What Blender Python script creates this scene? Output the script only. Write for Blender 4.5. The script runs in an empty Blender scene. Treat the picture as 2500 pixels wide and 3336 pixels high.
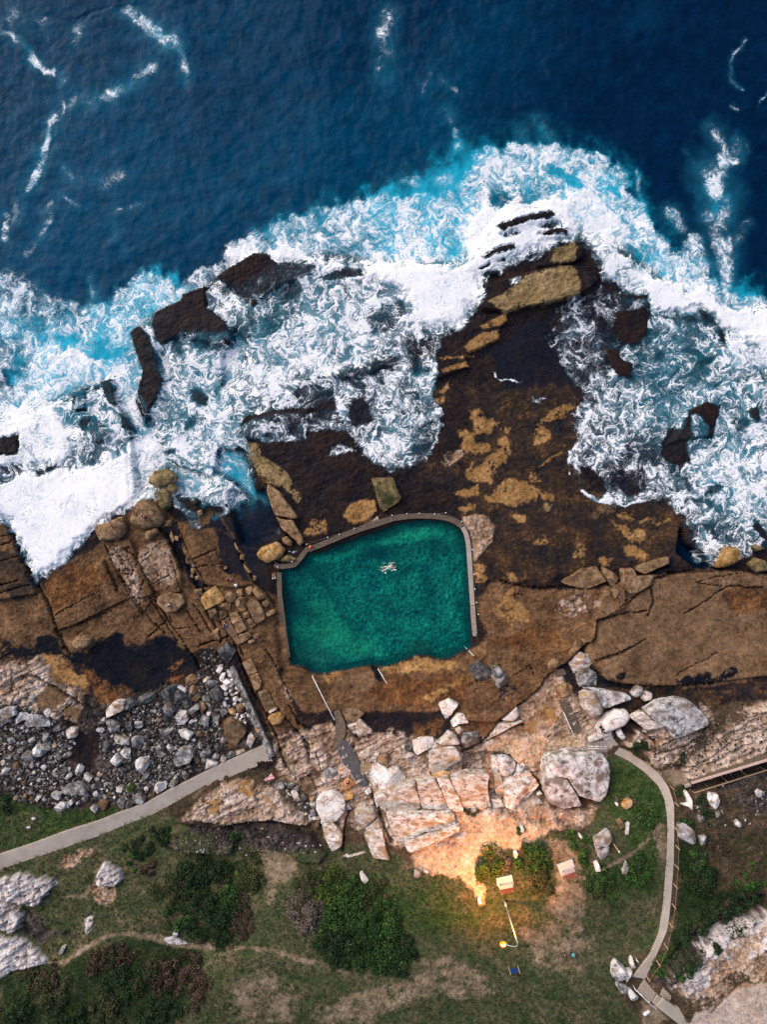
import bpy, bmesh, math, random
import numpy as np
from mathutils import Vector, Matrix, Quaternion
scene = bpy.context.scene
COL = scene.collection
R = math.radians
# ---------------- camera: straight down from about a hundred metres
cam_d = bpy.data.cameras.new("camera"); cam = bpy.data.objects.new("camera", cam_d); COL.objects.link(cam)
cam.location = (0, 0, 105.0); cam.rotation_euler = (0, 0, 0)
cam_d.sensor_fit = 'VERTICAL'; cam_d.sensor_height = 36.0; cam_d.lens = 36.0 * 2310.0 / 3336.0
cam_d.clip_start = 1.0; cam_d.clip_end = 6000.0
scene.camera = cam
# ---------------- sky, soft evening sun, exposure
SUN_EL, SUN_AZ = 38.0, 312.0        # azimuth clockwise from +Y (picture up)
world = bpy.data.worlds.new("World"); scene.world = world; world.use_nodes = True
wn = world.node_tree; wn.nodes.clear()
_o = wn.nodes.new('ShaderNodeOutputWorld'); _b = wn.nodes.new('ShaderNodeBackground'); _s = wn.nodes.new('ShaderNodeTexSky')
_s.sky_type = 'NISHITA'; _s.sun_disc = False; _s.sun_elevation = R(SUN_EL); _s.sun_rotation = R(SUN_AZ)
_s.air_density = 1.0; _s.dust_density = 3.0; _s.ozone_density = 1.0
_b.inputs['Strength'].default_value = 0.11
wn.links.new(_s.outputs[0], _b.inputs[0]); wn.links.new(_b.outputs[0], _o.inputs[0])
sun_d = bpy.data.lights.new("sun", 'SUN'); sun = bpy.data.objects.new("sun", sun_d); COL.objects.link(sun)
sun_d.energy = 1.15; sun_d.angle = R(70); sun_d.color = (1.0, .86, .72)
_dir = Vector((math.sin(R(SUN_AZ)) * math.cos(R(SUN_EL)), math.cos(R(SUN_AZ)) * math.cos(R(SUN_EL)), math.sin(R(SUN_EL))))
sun.rotation_euler = _dir.to_track_quat('Z', 'Y').to_euler()
scene.view_settings.view_transform = 'Standard'; scene.view_settings.look = 'None'
scene.view_settings.gamma = 1.0; scene.view_settings.exposure = 0.75
scene.cycles.max_bounces = 5; scene.cycles.transparent_max_bounces = 8; scene.cycles.diffuse_bounces = 2
scene.cycles.use_denoising = False

# ======================= the lie of the land: traced shapes, noise, height =======================
CAM_H = 105.0            # metres above the sea
FPX = 2310.0             # focal length in photo pixels
CX, CY = 1250.0, 1668.0
TILE = dict(a=(0,0,1000,1658),b=(750,0,1000,1658),c=(1500,0,1000,1658),d=(0,800,850,1658),e=(700,800,850,1658),
 f=(1400,700,600,1658),g=(1900,850,600,1658),h=(1400,1250,600,1658),i=(1900,1400,600,1658),j=(0,1500,600,1658),
 k=(450,1600,600,1658),l=(900,1600,700,1658),m=(1500,1800,600,1658),n=(1900,2100,600,1658),o=(0,2050,500,1658),
 p=(450,2050,500,1658),q=(0,2450,600,1658),r=(500,2450,600,1658),s=(900,2200,600,1658),t=(1400,2200,600,1658),
 u=(1350,2650,600,952),v=(1900,2600,600,952),w=(0,2900,700,952),x=(650,2750,750,952),y=(1900,2200,300,952),
 z=(0,0,2500,1658),B=(2000,3050,300,952),R=(2180,2440,320,952),S=(0,0,1,1))
def P(tile, txt):
    x0, y0, w, d = TILE[tile]
    a = np.array([[float(q) for q in t.split(',')] for t in txt.split()], dtype=np.float64)
    return a * (w / d) + np.array([x0, y0])
def PP(txt):
    return [P(ln.split(None, 1)[0], ln.split(None, 1)[1]) for ln in txt.strip().splitlines()]

_rng = np.random.default_rng(7)
_TAB = _rng.random((256, 256)).astype(np.float32)
_TAB2 = _rng.random((256, 256)).astype(np.float32)
_ANG = (_TAB * 2 * np.pi)
_GX, _GY = np.cos(_ANG).astype(np.float32), np.sin(_ANG).astype(np.float32)
def gnoise(x, y, seed=0):
    x = x + seed * 37.17; y = y + seed * 91.73
    ix = np.floor(x); iy = np.floor(y)
    fx = (x - ix).astype(np.float32); fy = (y - iy).astype(np.float32)
    ix = ix.astype(np.int32) & 255; iy = iy.astype(np.int32) & 255
    jx = (ix + 1) & 255; jy = (iy + 1) & 255
    u = fx * fx * (3 - 2 * fx); v = fy * fy * (3 - 2 * fy)
    a = _GX[ix, iy] * fx + _GY[ix, iy] * fy
    b = _GX[jx, iy] * (fx - 1) + _GY[jx, iy] * fy
    c = _GX[ix, jy] * fx + _GY[ix, jy] * (fy - 1)
    d = _GX[jx, jy] * (fx - 1) + _GY[jx, jy] * (fy - 1)
    return (a + (b - a) * u + ((c + (d - c) * u) - (a + (b - a) * u)) * v) * 1.5
def fbm(x, y, lam, octv=4, seed=0, gain=.5):
    s = 0; a = 1.0; t = 0; f = 1.0 / lam
    for o in range(octv):
        s = s + a * gnoise(x * f, y * f, seed + o * 3 + 1); t += a * a
        a *= gain; f *= 2.03
    return s / math.sqrt(t)
def worley(x, y, lam, seed=0):
    x = x / lam + seed * 17.31; y = y / lam + seed * 5.77
    ix = np.floor(x).astype(np.int32); iy = np.floor(y).astype(np.int32)
    f1 = np.full(x.shape, 9., np.float32); f2 = f1.copy(); idv = np.zeros(x.shape, np.float32)
    for dx in (-1, 0, 1):
        for dy in (-1, 0, 1):
            cx = ix + dx; cy = iy + dy
            a = _TAB[cx & 255, cy & 255]; b = _TAB2[cx & 255, cy & 255]
            d = ((cx + a - x) ** 2 + (cy + b - y) ** 2).astype(np.float32)
            m = d < f1
            f2 = np.where(m, f1, np.minimum(f2, d)); f1 = np.where(m, d, f1); idv = np.where(m, (a * 7.31 + b * 3.17) % 1.0, idv)
    return np.sqrt(f1), np.sqrt(f2), idv
def sst(a, b, v):
    t = np.clip((v - a) / (b - a), 0, 1)
    return t * t * (3 - 2 * t)
def sd_poly(px, py, poly, pad):
    """signed distance (positive inside) to a closed polygon, only near it; returns (index, distance)"""
    lo = poly.min(0) - pad; hi = poly.max(0) + pad
    ix = np.nonzero((px > lo[0]) & (px < hi[0]) & (py > lo[1]) & (py < hi[1]))[0]
    x = px[ix]; y = py[ix]
    d2 = np.full(x.shape, 1e9, np.float32); ins = np.zeros(x.shape, bool)
    n = len(poly)
    for k in range(n):
        ax, ay = poly[k]; bx, by = poly[(k + 1) % n]
        ex, ey = bx - ax, by - ay
        L = ex * ex + ey * ey + 1e-9
        t = np.clip(((x - ax) * ex + (y - ay) * ey) / L, 0, 1)
        d2 = np.minimum(d2, (x - ax - t * ex) ** 2 + (y - ay - t * ey) ** 2)
        c = (ay > y) != (by > y)
        if c.any():
            xi = ax + (y - ay) / (by - ay + 1e-12) * ex
            ins ^= c & (x < xi)
    d = np.sqrt(d2)
    return ix, np.where(ins, d, -d)
def sd_line(px, py, ln, pad):
    lo = ln.min(0) - pad; hi = ln.max(0) + pad
    ix = np.nonzero((px > lo[0]) & (px < hi[0]) & (py > lo[1]) & (py < hi[1]))[0]
    x = px[ix]; y = py[ix]
    d2 = np.full(x.shape, 1e9, np.float32)
    for k in range(len(ln) - 1):
        ax, ay = ln[k]; bx, by = ln[k + 1]
        ex, ey = bx - ax, by - ay
        t = np.clip(((x - ax) * ex + (y - ay) * ey) / (ex * ex + ey * ey + 1e-9), 0, 1)
        d2 = np.minimum(d2, (x - ax - t * ex) ** 2 + (y - ay - t * ey) ** 2)
    return ix, np.sqrt(d2)

# ---- smooth base height (metres) over photo position
_BH = np.array([float(v) for v in """-300,600,0.6 0,900,.5 600,700,.4 1300,500,.4 2000,500,.4 2800,700,.4 300,1300,.5 0,1700,2.0 -300,1800,2.4 300,1850,2.3 600,1780,1.8 830,1700,1.0 560,1400,.7 1000,1300,.9 1300,1200,.9 1700,900,1.8 1550,1050,1.5 2000,1200,.9 2400,1200,.8 2800,1300,.8
1250,1560,1.2 1250,1850,1.2 1700,1500,1.2 2100,1600,1.1 2450,1750,1.2 2800,1800,1.4 1700,1950,1.9 2300,1950,2.3 2800,2050,2.8 150,2120,3.2 -300,2200,4 500,2080,1.8 800,2100,2.3 1250,2220,2.2 1700,2200,2.9 2300,2150,3.0
100,2380,4.6 400,2380,3.4 700,2380,3.1 1000,2380,3.6 1300,2380,4.0 1700,2360,5.0 2000,2340,5.2 2400,2330,6 100,2630,6.1 500,2590,4.8 880,2480,4.2 1150,2530,4.9 1450,2530,6.2 1800,2480,6.4 2100,2480,7.1 2450,2530,8.5 2800,2600,9
100,2820,8 -300,2850,8.5 500,2740,7 800,2700,6.6 1100,2740,7.6 1400,2740,9.2 1700,2740,10.2 2150,2740,10.6 2450,2740,10.6 100,2980,10 500,2950,10 1000,2950,11 1500,2950,11.4 2000,2950,12 2400,2880,10.8 2600,3000,14 2300,3200,15.2 2600,3250,17
-300,3300,13 300,3300,13 900,3300,13.2 1500,3300,13.2 2000,3300,13.8 2500,3500,17 1500,3600,14 500,3600,14""".replace(',', ' ').split()]).reshape(-1, 3)
_BX = np.arange(-700, 3221, 20.0); _BY = np.arange(-700, 4021, 20.0)
_gx, _gy = np.meshgrid(_BX, _BY)
_wn = np.zeros_like(_gx); _ws = np.zeros_like(_gx)
for _x, _y, _h in _BH:
    _w = np.exp(-((_gx - _x) ** 2 + (_gy - _y) ** 2) / (2 * 125.0 ** 2)) + 1e-9 / (1 + ((_gx - _x) ** 2 + (_gy - _y) ** 2) / 1e6)
    _wn += _w * _h; _ws += _w
_BG = (_wn / _ws).astype(np.float32)
def base_h(sx, sy):
    fx = np.clip((np.asarray(sx, np.float64) + 700) / 20, 0, len(_BX) - 1.001); fy = np.clip((np.asarray(sy, np.float64) + 700) / 20, 0, len(_BY) - 1.001)
    ix = fx.astype(int); iy = fy.astype(int); u = fx - ix; v = fy - iy
    return (_BG[iy, ix] * (1 - u) + _BG[iy, ix + 1] * u) * (1 - v) + (_BG[iy + 1, ix] * (1 - u) + _BG[iy + 1, ix + 1] * u) * v
def to_world(sx, sy, z):
    k = (CAM_H - z) / FPX
    return (sx - CX) * k, (CY - sy) * k
def from_world(X, Y):
    sx = CX + X * FPX / CAM_H; sy = CY - Y * FPX / CAM_H
    for _ in range(6):
        z = base_h(sx, sy)
        sx = CX + X * FPX / (CAM_H - z); sy = CY - Y * FPX / (CAM_H - z)
    return sx, sy

POOL = P('l', '30,600 160,590 240,480 330,480 560,385 820,300 950,248 1150,222 1300,235 1400,280 1450,345 1470,430 1480,600 1497,900 1520,1215 1440,1255 1330,1312 1260,1312 1180,1280 1080,1280 960,1330 850,1370 720,1355 520,1400 330,1430 270,1420 200,1370 100,1355 88,1260 70,1050 50,850')

# ---- foam: (tile, outline, density, softness); applied in order, each blends towards its value
FOAM = """
z .62 16 0,600 40,690 60,740 110,725 165,750 240,690 252,640 300,582 350,592 380,622 430,582 480,562 500,512 560,502 640,482 700,452 760,432 820,418 880,427 920,440 960,430 1000,400 1022,350 1050,322 1130,302 1200,312 1280,332 1340,352 1380,440 1420,490 1470,540 1500,560 1530,560 1560,620 1600,640 1760,640 1760,1150 1640,1150 1600,1215 1545,1225 1500,1170 1475,1118 1440,1075 1395,1085 1320,1088 1265,1068 1232,1010 1242,970 1290,930 1260,850 1200,760 1190,700 1230,665 1300,640 1400,655 1395,625 1320,610 1280,560 1260,520 1200,540 1150,560 1050,600 1040,650 1000,700 960,720 940,780 935,860 955,920 930,990 870,1020 800,1000 760,940 700,930 640,950 560,945 527,930 532,1000 550,1080 500,1100 420,1080 380,1060 330,1060 290,1090 200,1150 140,1210 80,1255 30,1150 -100,1050 -100,600
z .52 30 -100,560 60,600 190,700 150,760 100,900 0,830 -100,800
z .36 25 40,640 230,660 300,760 240,800 160,760 60,800 0,740
z .66 25 60,740 240,760 300,830 330,930 280,960 180,960 60,900
z .52 20 240,640 300,585 380,625 430,585 470,620 330,720 260,760 230,700
z .97 30 -100,970 30,950 50,1020 200,1000 290,960 305,1060 290,1090 200,1150 140,1210 80,1255 20,1130 -100,1050
z .93 26 -100,900 90,850 180,940 130,1010 40,1000 -100,940
z .74 25 320,780 480,700 540,760 530,930 540,1060 430,1085 330,1060 300,950
z .9 22 300,960 330,950 335,1050 290,1090
z .9 16 480,560 500,520 600,520 700,560 780,560 840,580 900,560 940,580 800,610 700,600 640,565 560,560 500,580
z .97 40 780,520 880,560 1030,570 1045,640 1000,700 940,720 880,700 860,640 820,600
z .78 30 640,640 760,620 880,640 900,720 760,800 640,840 540,870 520,800 560,720
z .6 26 480,600 640,580 700,640 580,720 520,780 470,700
z .46 26 520,500 700,450 830,415 930,450 900,520 760,520 640,510 540,530
z .5 30 860,430 1000,410 1010,540 940,540 860,500
z .72 30 850,440 900,430 930,500 900,540 850,520
z .96 30 1040,420 1100,400 1220,390 1300,440 1250,500 1150,540 1040,600 1000,590 1010,470
z .9 24 1220,400 1340,400 1420,520 1540,590 1560,650 1440,680 1330,620 1290,560 1260,500
z .62 22 1030,330 1200,310 1340,360 1380,470 1300,430 1150,400 1050,420
z .55 18 1330,440 1440,540 1520,590 1480,640 1390,570
z .985 24 1400,590 1470,600 1560,640 1580,660 1760,660 1760,760 1640,760 1540,690 1500,720 1420,700 1390,640
z .9 26 1500,680 1560,720 1760,750 1760,800 1580,800 1500,740
z .45 40 1200,680 1400,700 1560,760 1600,900 1480,1000 1300,1060 1240,990 1290,900 1200,760
z .60 40 1480,820 1760,800 1760,1150 1600,1200 1490,1100 1440,980
z .78 26 1490,980 1620,920 1760,920 1760,1100 1640,1120 1560,1060 1500,1090
z .66 30 1240,900 1330,800 1400,840 1400,900 1340,1000 1260,1000
z .72 14 1490,1090 1560,1100 1560,1220 1520,1215
d .42 14 300,500 500,420 620,520 500,720 360,640
d .9 14 220,720 360,660 480,650 540,700 400,720 280,760
d .1 12 380,590 450,550 520,570 480,650 390,650
d .12 12 520,680 640,560 700,700 580,730
d .15 12 680,680 780,620 800,710 690,725
d .1 14 0,790 110,780 110,850 40,900 0,900
d .07 5 985,430 1160,350 1165,315 1310,265 1320,400 1440,490 1480,600 1400,650 1250,600 1130,580 1040,640 1000,620 970,510
d .34 10 1110,600 1160,560 1250,560 1480,560 1480,640 1380,660 1240,650 1160,690 1110,680
d .06 5 835,560 880,515 930,540 980,640 1010,760 1040,860 1040,910 970,1030 930,1140 870,1000 890,880 915,800 870,680
d .4 8 850,1000 900,960 960,1060 950,1120 900,1150
d .1 5 640,865 710,850 755,1030 690,1000
d .1 4 580,890 630,865 640,910 590,925
d .35 6 458,940 540,910 565,990 545,1050 490,1060 470,1040
d .05 4 490,1040 545,1030 545,1055 490,1060
d .45 8 505,1110 600,1090 720,1180 700,1250 560,1280 440,1230 530,1190
d .1 5 505,1105 600,1088 590,1120 530,1180
d .12 5 755,1060 800,1090 850,1180 780,1160
d .07 5 0,1230 130,1195 120,1330 0,1330
d .4 8 0,1400 150,1390 160,1430 60,1500 0,1520
d .3 6 230,1440 360,1390 380,1410 240,1470
d .12 8 1210,920 1260,910 1330,970 1320,1030 1220,990
d .25 8 1170,1130 1250,1060 1320,1100 1190,1180
d .2 8 1030,1310 1120,1285 1120,1320 1040,1335
d .95 6 920,500 965,540 1020,690 1080,800 1060,870 1025,740 960,580
d .9 6 745,870 800,1000 850,1130 910,1170 860,1010 790,900
d .45 20 1390,1300 1540,1310 1620,1560 1660,1640 1500,1540 1400,1480
e .2 12 30,190 250,50 330,60 420,110 640,130 660,170 560,220 420,260 330,330 250,400 160,330 60,240
e .04 8 40,180 240,60 330,65 400,120 330,170 240,210 160,260 60,230
e .36 14 200,330 400,260 560,240 520,400 400,560 300,600 220,450
e .15 6 840,140 930,150 940,190 720,230 660,210 700,180
e .45 10 980,400 1190,360 1210,430 1100,560 1010,560 970,500
e .3 10 640,835 740,820 900,780 1150,690 1150,760 950,850 1000,950 900,960 760,850
e .62 14 780,900 860,1140 890,1240 960,1340 1060,1410 1160,1440 1270,1400 1350,1320 1430,1200 1440,1060 1380,950 1370,800 1370,600 1210,600 1150,760 1000,860
e .75 10 1000,1240 1100,1200 1200,1260 1150,1400 1060,1390 960,1320
e .35 10 1230,1150 1400,1100 1420,1200 1340,1320 1260,1340
e .35 8 1220,600 1360,600 1370,800 1280,830 1220,700
e .26 8 500,920 620,870 750,930 770,1030 600,1090 530,1000
e .9 6 390,1000 460,930 500,920 510,1010 420,1040
e .03 6 200,1085 400,1050 500,1030 600,1040 760,990 780,1010 600,1080 560,1090 440,1060 220,1130 160,1150
e .5 10 190,1190 240,1110 400,1080 560,1060 580,1240 300,1255
e .3 8 560,1080 780,1020 740,1110 640,1120 590,1180
e .88 8 770,1010 800,990 850,1080 840,1130 800,1090
e .2 8 870,980 960,960 1000,1120 880,1160 850,1080
f .05 5 610,100 780,50 960,0 1100,-20 1130,10 1090,40 960,55 800,90 660,150
f .05 5 970,180 1150,130 1240,150 1230,185 1100,190
f .07 5 470,385 640,290 760,275 770,310 640,350 500,400
f .1 4 450,490 540,430 560,450 480,490
f .12 5 460,555 540,510 610,510 610,550
f .4 7 640,180 780,140 820,170 700,215
f .4 8 990,110 1100,60 1210,100 1100,140
f .4 7 870,370 960,330 1060,360 1000,420 890,450
f .15 4 610,425 680,400 690,420 620,435
f .55 10 700,600 800,580 790,650 720,650
f .45 10 1130,830 1260,780 1340,720 1440,740 1430,790 1300,800 1250,860 1180,920 1130,890
c .12 12 440,885 560,890 640,980 700,1005 690,1020 600,1000 500,940
c .15 12 310,1010 400,940 460,1000 430,1050 330,1060
c .15 12 155,1045 240,1010 290,1060 230,1100 170,1080
c .35 14 330,960 480,930 560,1000 460,1060 340,1060
c .3 14 780,930 870,950 870,1050 780,1040
c .25 14 880,1330 1000,1340 1060,1400 960,1400 880,1370
c .6 20 1180,1380 1290,1280 1340,1420 1300,1560 1230,1540
g .24 12 0,150 130,210 300,300 480,310 580,300 590,480 580,660 480,760 330,760 200,700 60,480
g .04 7 300,480 560,420 585,480 580,650 480,750 340,740 260,640
g .05 7 300,310 480,320 580,305 580,350 420,350
g .05 6 210,800 320,790 330,880 440,930 430,1060 300,1050 210,900
g .42 14 640,500 1100,430 1200,500 1280,640 1290,760 1150,880 1000,960 900,960 950,680 750,540
g .12 10 1060,470 1110,430 1200,500 1180,560 1100,560
g .1 8 1200,640 1270,600 1295,740 1230,740
g .15 8 900,490 1000,480 1050,560 920,560
g .2 10 640,820 740,820 740,880 690,980 650,900
g .2 10 770,1020 860,980 880,1030 790,1090
g .16 10 1010,900 1200,850 1180,900 1050,970
g .05 6 940,1350 1110,1265 1240,1310 1200,1420 1160,1590 960,1610 760,1650 900,1480
g .4 8 960,1390 1040,1400 1120,1500 1100,1580 970,1590
g .08 6 1460,1350 1560,1290 1590,1440 1540,1460
g .2 8 1320,1450 1380,1410 1500,1440 1470,1510 1390,1540
g .3 12 660,1130 750,1110 760,1300 690,1310
i .08 6 780,-10 960,-10 960,80 930,180 990,330 930,300 860,420 760,290 700,240 720,110
i .35 6 760,290 860,330 870,420 800,440
i .15 8 1080,560 1200,480 1280,510 1240,560 1100,600
i .25 10 980,640 1100,600 1180,640 1220,740 1120,690
i .22 10 240,400 340,350 550,340 600,470 560,560 400,620 300,500
i .03 7 -20,330 70,340 200,480 210,560 130,620 -20,530
i .35 10 380,100 540,60 600,300 400,260
i .35 10 1090,860 1180,860 1220,1000 1120,960
i .3 10 1140,1080 1240,1060 1230,1190 1160,1140
i .1 6 1520,870 1570,840 1658,920 1658,1010 1590,930
h .92 4 1250,600 1290,580 1280,640 1260,760 1275,830 1255,820
h .9 4 1340,930 1440,1000 1520,1060 1640,1060 1640,1090 1520,1080 1400,1010
i .9 4 -10,545 60,590 140,640 230,560 260,600 360,680 500,620 600,640 520,665 370,700 250,650 140,665 -10,570
f .85 3 580,1410 620,1480 740,1470 790,1500 860,1500 780,1515 730,1490 640,1505 590,1460
h .6 6 920,90 960,130 1050,130 1000,180 930,170
e .7 8 740,1280 790,1260 900,1300 800,1330 730,1340
k .4 8 300,30 480,180 560,220 560,340 480,340 420,220 320,130
k .4 8 650,240 760,180 760,90 810,130 820,200 720,260 690,280
k .5 8 900,0 960,0 1040,60 1020,100
k .9 8 0,0 160,0 170,100 80,70 0,85
k .9 8 300,10 420,0 560,0 520,45 420,40
k .25 10 1200,340 1280,330 1290,400 1210,380
k .4 6 1340,540 1440,530 1430,560 1350,570
k .12 12 720,220 850,260 860,360 790,300
"""
STREAK = """
a .42 16 0,170 60,180 130,240 170,320 230,370 300,390 330,430
a .5 30 680,30 760,100 850,180 940,230
a .42 16 940,230 990,320 1005,420
a .38 26 820,350 700,440 600,500 500,540 400,530 340,560 290,620
a .52 18 300,610 255,680 235,800 200,890 170,960 130,1020
a .22 20 120,1030 90,1110 60,1180
a .25 16 260,1080 250,1190 200,1290 130,1370
a .2 30 440,960 560,980 650,940
a .22 14 740,1100 640,1130 610,1180 620,1280
a .3 22 420,100 400,200
a .3 14 330,900 360,950 400,970
a .3 10 340,1060 420,1100
a .22 40 60,90 200,110
a .3 16 30,1170 20,1280
a .35 30 20,1480 80,1600
a .35 18 480,1500 500,1600
a .3 14 200,1520 240,1600
b .4 34 850,60 830,150 840,280 840,400
b .22 18 1080,390 1055,480
b .2 14 1130,400 1220,480
b .3 20 1180,590 1190,640
b .28 18 1220,700 1240,790
b .3 30 1180,960 1130,980
b .3 30 930,990 1010,980
c .36 7 1550,210 1470,300 1465,420 1530,480
c .3 6 1480,560 1510,590
c .34 6 1658,510 1630,540
c .45 30 1380,700 1440,800 1420,880
c .5 22 1500,760 1500,860 1410,880
c .3 12 1550,780 1560,820
c .62 46 1340,920 1390,980 1430,1090
c .74 50 1420,1080 1400,1150
c .48 44 1400,1180 1420,1280 1430,1380
c .66 40 1440,1300 1440,1400
c .66 30 1460,1450 1440,1560 1420,1600
c .6 34 1280,1300 1330,1420 1370,1560
c .25 18 1560,1200 1500,1300
c .2 10 1290,880 1220,800
c .28 10 960,930 990,1080
c .3 30 1150,1150 1200,1230
c .25 30 340,720 380,800
c .25 30 420,660 470,720
z .3 16 1540,820 1580,900
"""
# turquoise (aerated) water and lighter sandy patches: x,y,radius,amount in full-picture units
AER = """
970,420,70,.8 985,360,45,.5 990,300,40,.3 900,470,90,.75 830,450,70,.55 1150,360,120,.45 1280,390,90,.5 1040,340,60,.4 1390,500,70,.5 1500,590,50,.6 700,480,80,.4 600,505,60,.35 330,650,70,.6 240,720,80,.75 120,760,90,.6 180,850,120,.9 60,830,60,.3 300,780,60,.8 420,780,80,.6 420,900,120,.8 470,1030,100,.8 340,620,50,.6 20,700,60,.35 900,520,110,.8 1000,500,70,.7 1620,640,60,.6 1480,760,120,.8 1560,880,120,.8 1420,860,100,.6 1600,1040,120,.8 940,640,40,.6 925,830,40,.8 870,930,60,.5 700,700,120,.7 560,720,80,.6 1545,420,50,.3 1330,420,80,.5 560,1050,60,.5 230,320,50,.12 90,330,60,.18 360,90,60,.2 250,190,60,.15 60,120,60,.12
1250,450,60,.6 1400,600,60,.7 1440,560,40,.5
"""
SAND = """
600,350,130,.35 480,420,150,.3 700,330,140,.35 820,270,120,.3 930,230,110,.45 970,330,90,.45 1000,120,120,.3 760,400,100,.2 380,470,160,.25 220,450,180,.25 100,250,200,.3 300,280,150,.3 560,60,200,.25 350,20,150,.2 150,560,160,.3 1130,90,150,.2 1090,30,60,.25 1400,30,60,.2 60,480,160,.3 850,330,90,.2 680,250,100,.15
"""
# ---- ground colours: palette stops run from dark to light along a noise; linear albedo
PAL = dict(
 reef=[(.005,.006,.012),(.012,.0095,.012),(.021,.013,.012),(.036,.021,.014)],
 reefb=[(.004,.007,.017),(.008,.010,.019),(.014,.012,.017),(.024,.017,.016)],
 mix=[(.007,.009,.017),(.020,.016,.015),(.048,.028,.016),(.15,.08,.033)],
 brown=[(.032,.018,.011),(.085,.047,.024),(.150,.085,.042),(.235,.14,.072)],
 rust=[(.03,.015,.010),(.075,.035,.016),(.15,.068,.024),(.27,.13,.05)],
 gold=[(.10,.055,.022),(.24,.13,.045),(.33,.185,.07),(.42,.26,.12)],
 ochre=[(.10,.07,.03),(.20,.14,.06),(.27,.19,.09),(.33,.25,.14)],
 slate=[(.06,.035,.020),(.115,.068,.036),(.165,.10,.055),(.23,.145,.085)],
 pale=[(.08,.055,.04),(.27,.185,.125),(.45,.36,.30),(.60,.52,.48)],
 tanp=[(.075,.045,.028),(.22,.14,.085),(.37,.27,.20),(.55,.46,.40)],
 white=[(.16,.14,.135),(.38,.35,.345),(.52,.49,.49),(.66,.63,.63)],
 rubble=[(.010,.009,.010),(.026,.021,.020),(.065,.052,.046),(.18,.155,.14)],
 dark=[(.002,.004,.010),(.004,.006,.012),(.008,.008,.010),(.022,.016,.011)],  # wet black rock; in the right-hand hollow it stands for shadow
 grass=[(.015,.034,.009),(.028,.056,.014),(.046,.076,.022),(.075,.095,.038)],
 grassd=[(.007,.015,.006),(.012,.024,.008),(.020,.034,.010),(.036,.044,.018)],
 mixg=[(.020,.038,.014),(.044,.060,.024),(.085,.080,.042),(.16,.12,.078)],
 scrub=[(.022,.026,.014),(.05,.036,.022),(.085,.055,.036),(.14,.10,.07)],
 soil=[(.075,.062,.038),(.14,.105,.066),(.21,.16,.11),(.30,.235,.175)],
 sand=[(.20,.13,.08),(.36,.25,.16),(.47,.35,.24),(.58,.46,.36)],
 conc=[(.26,.20,.16),(.34,.27,.22),(.40,.33,.28),(.46,.39,.34)],
 pool=[(.007,.035,.045),(.022,.085,.085),(.055,.20,.145),(.12,.36,.23)],
 poolb=[(.05,.055,.040),(.095,.105,.065),(.14,.17,.10),(.17,.24,.14)],
)
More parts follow.
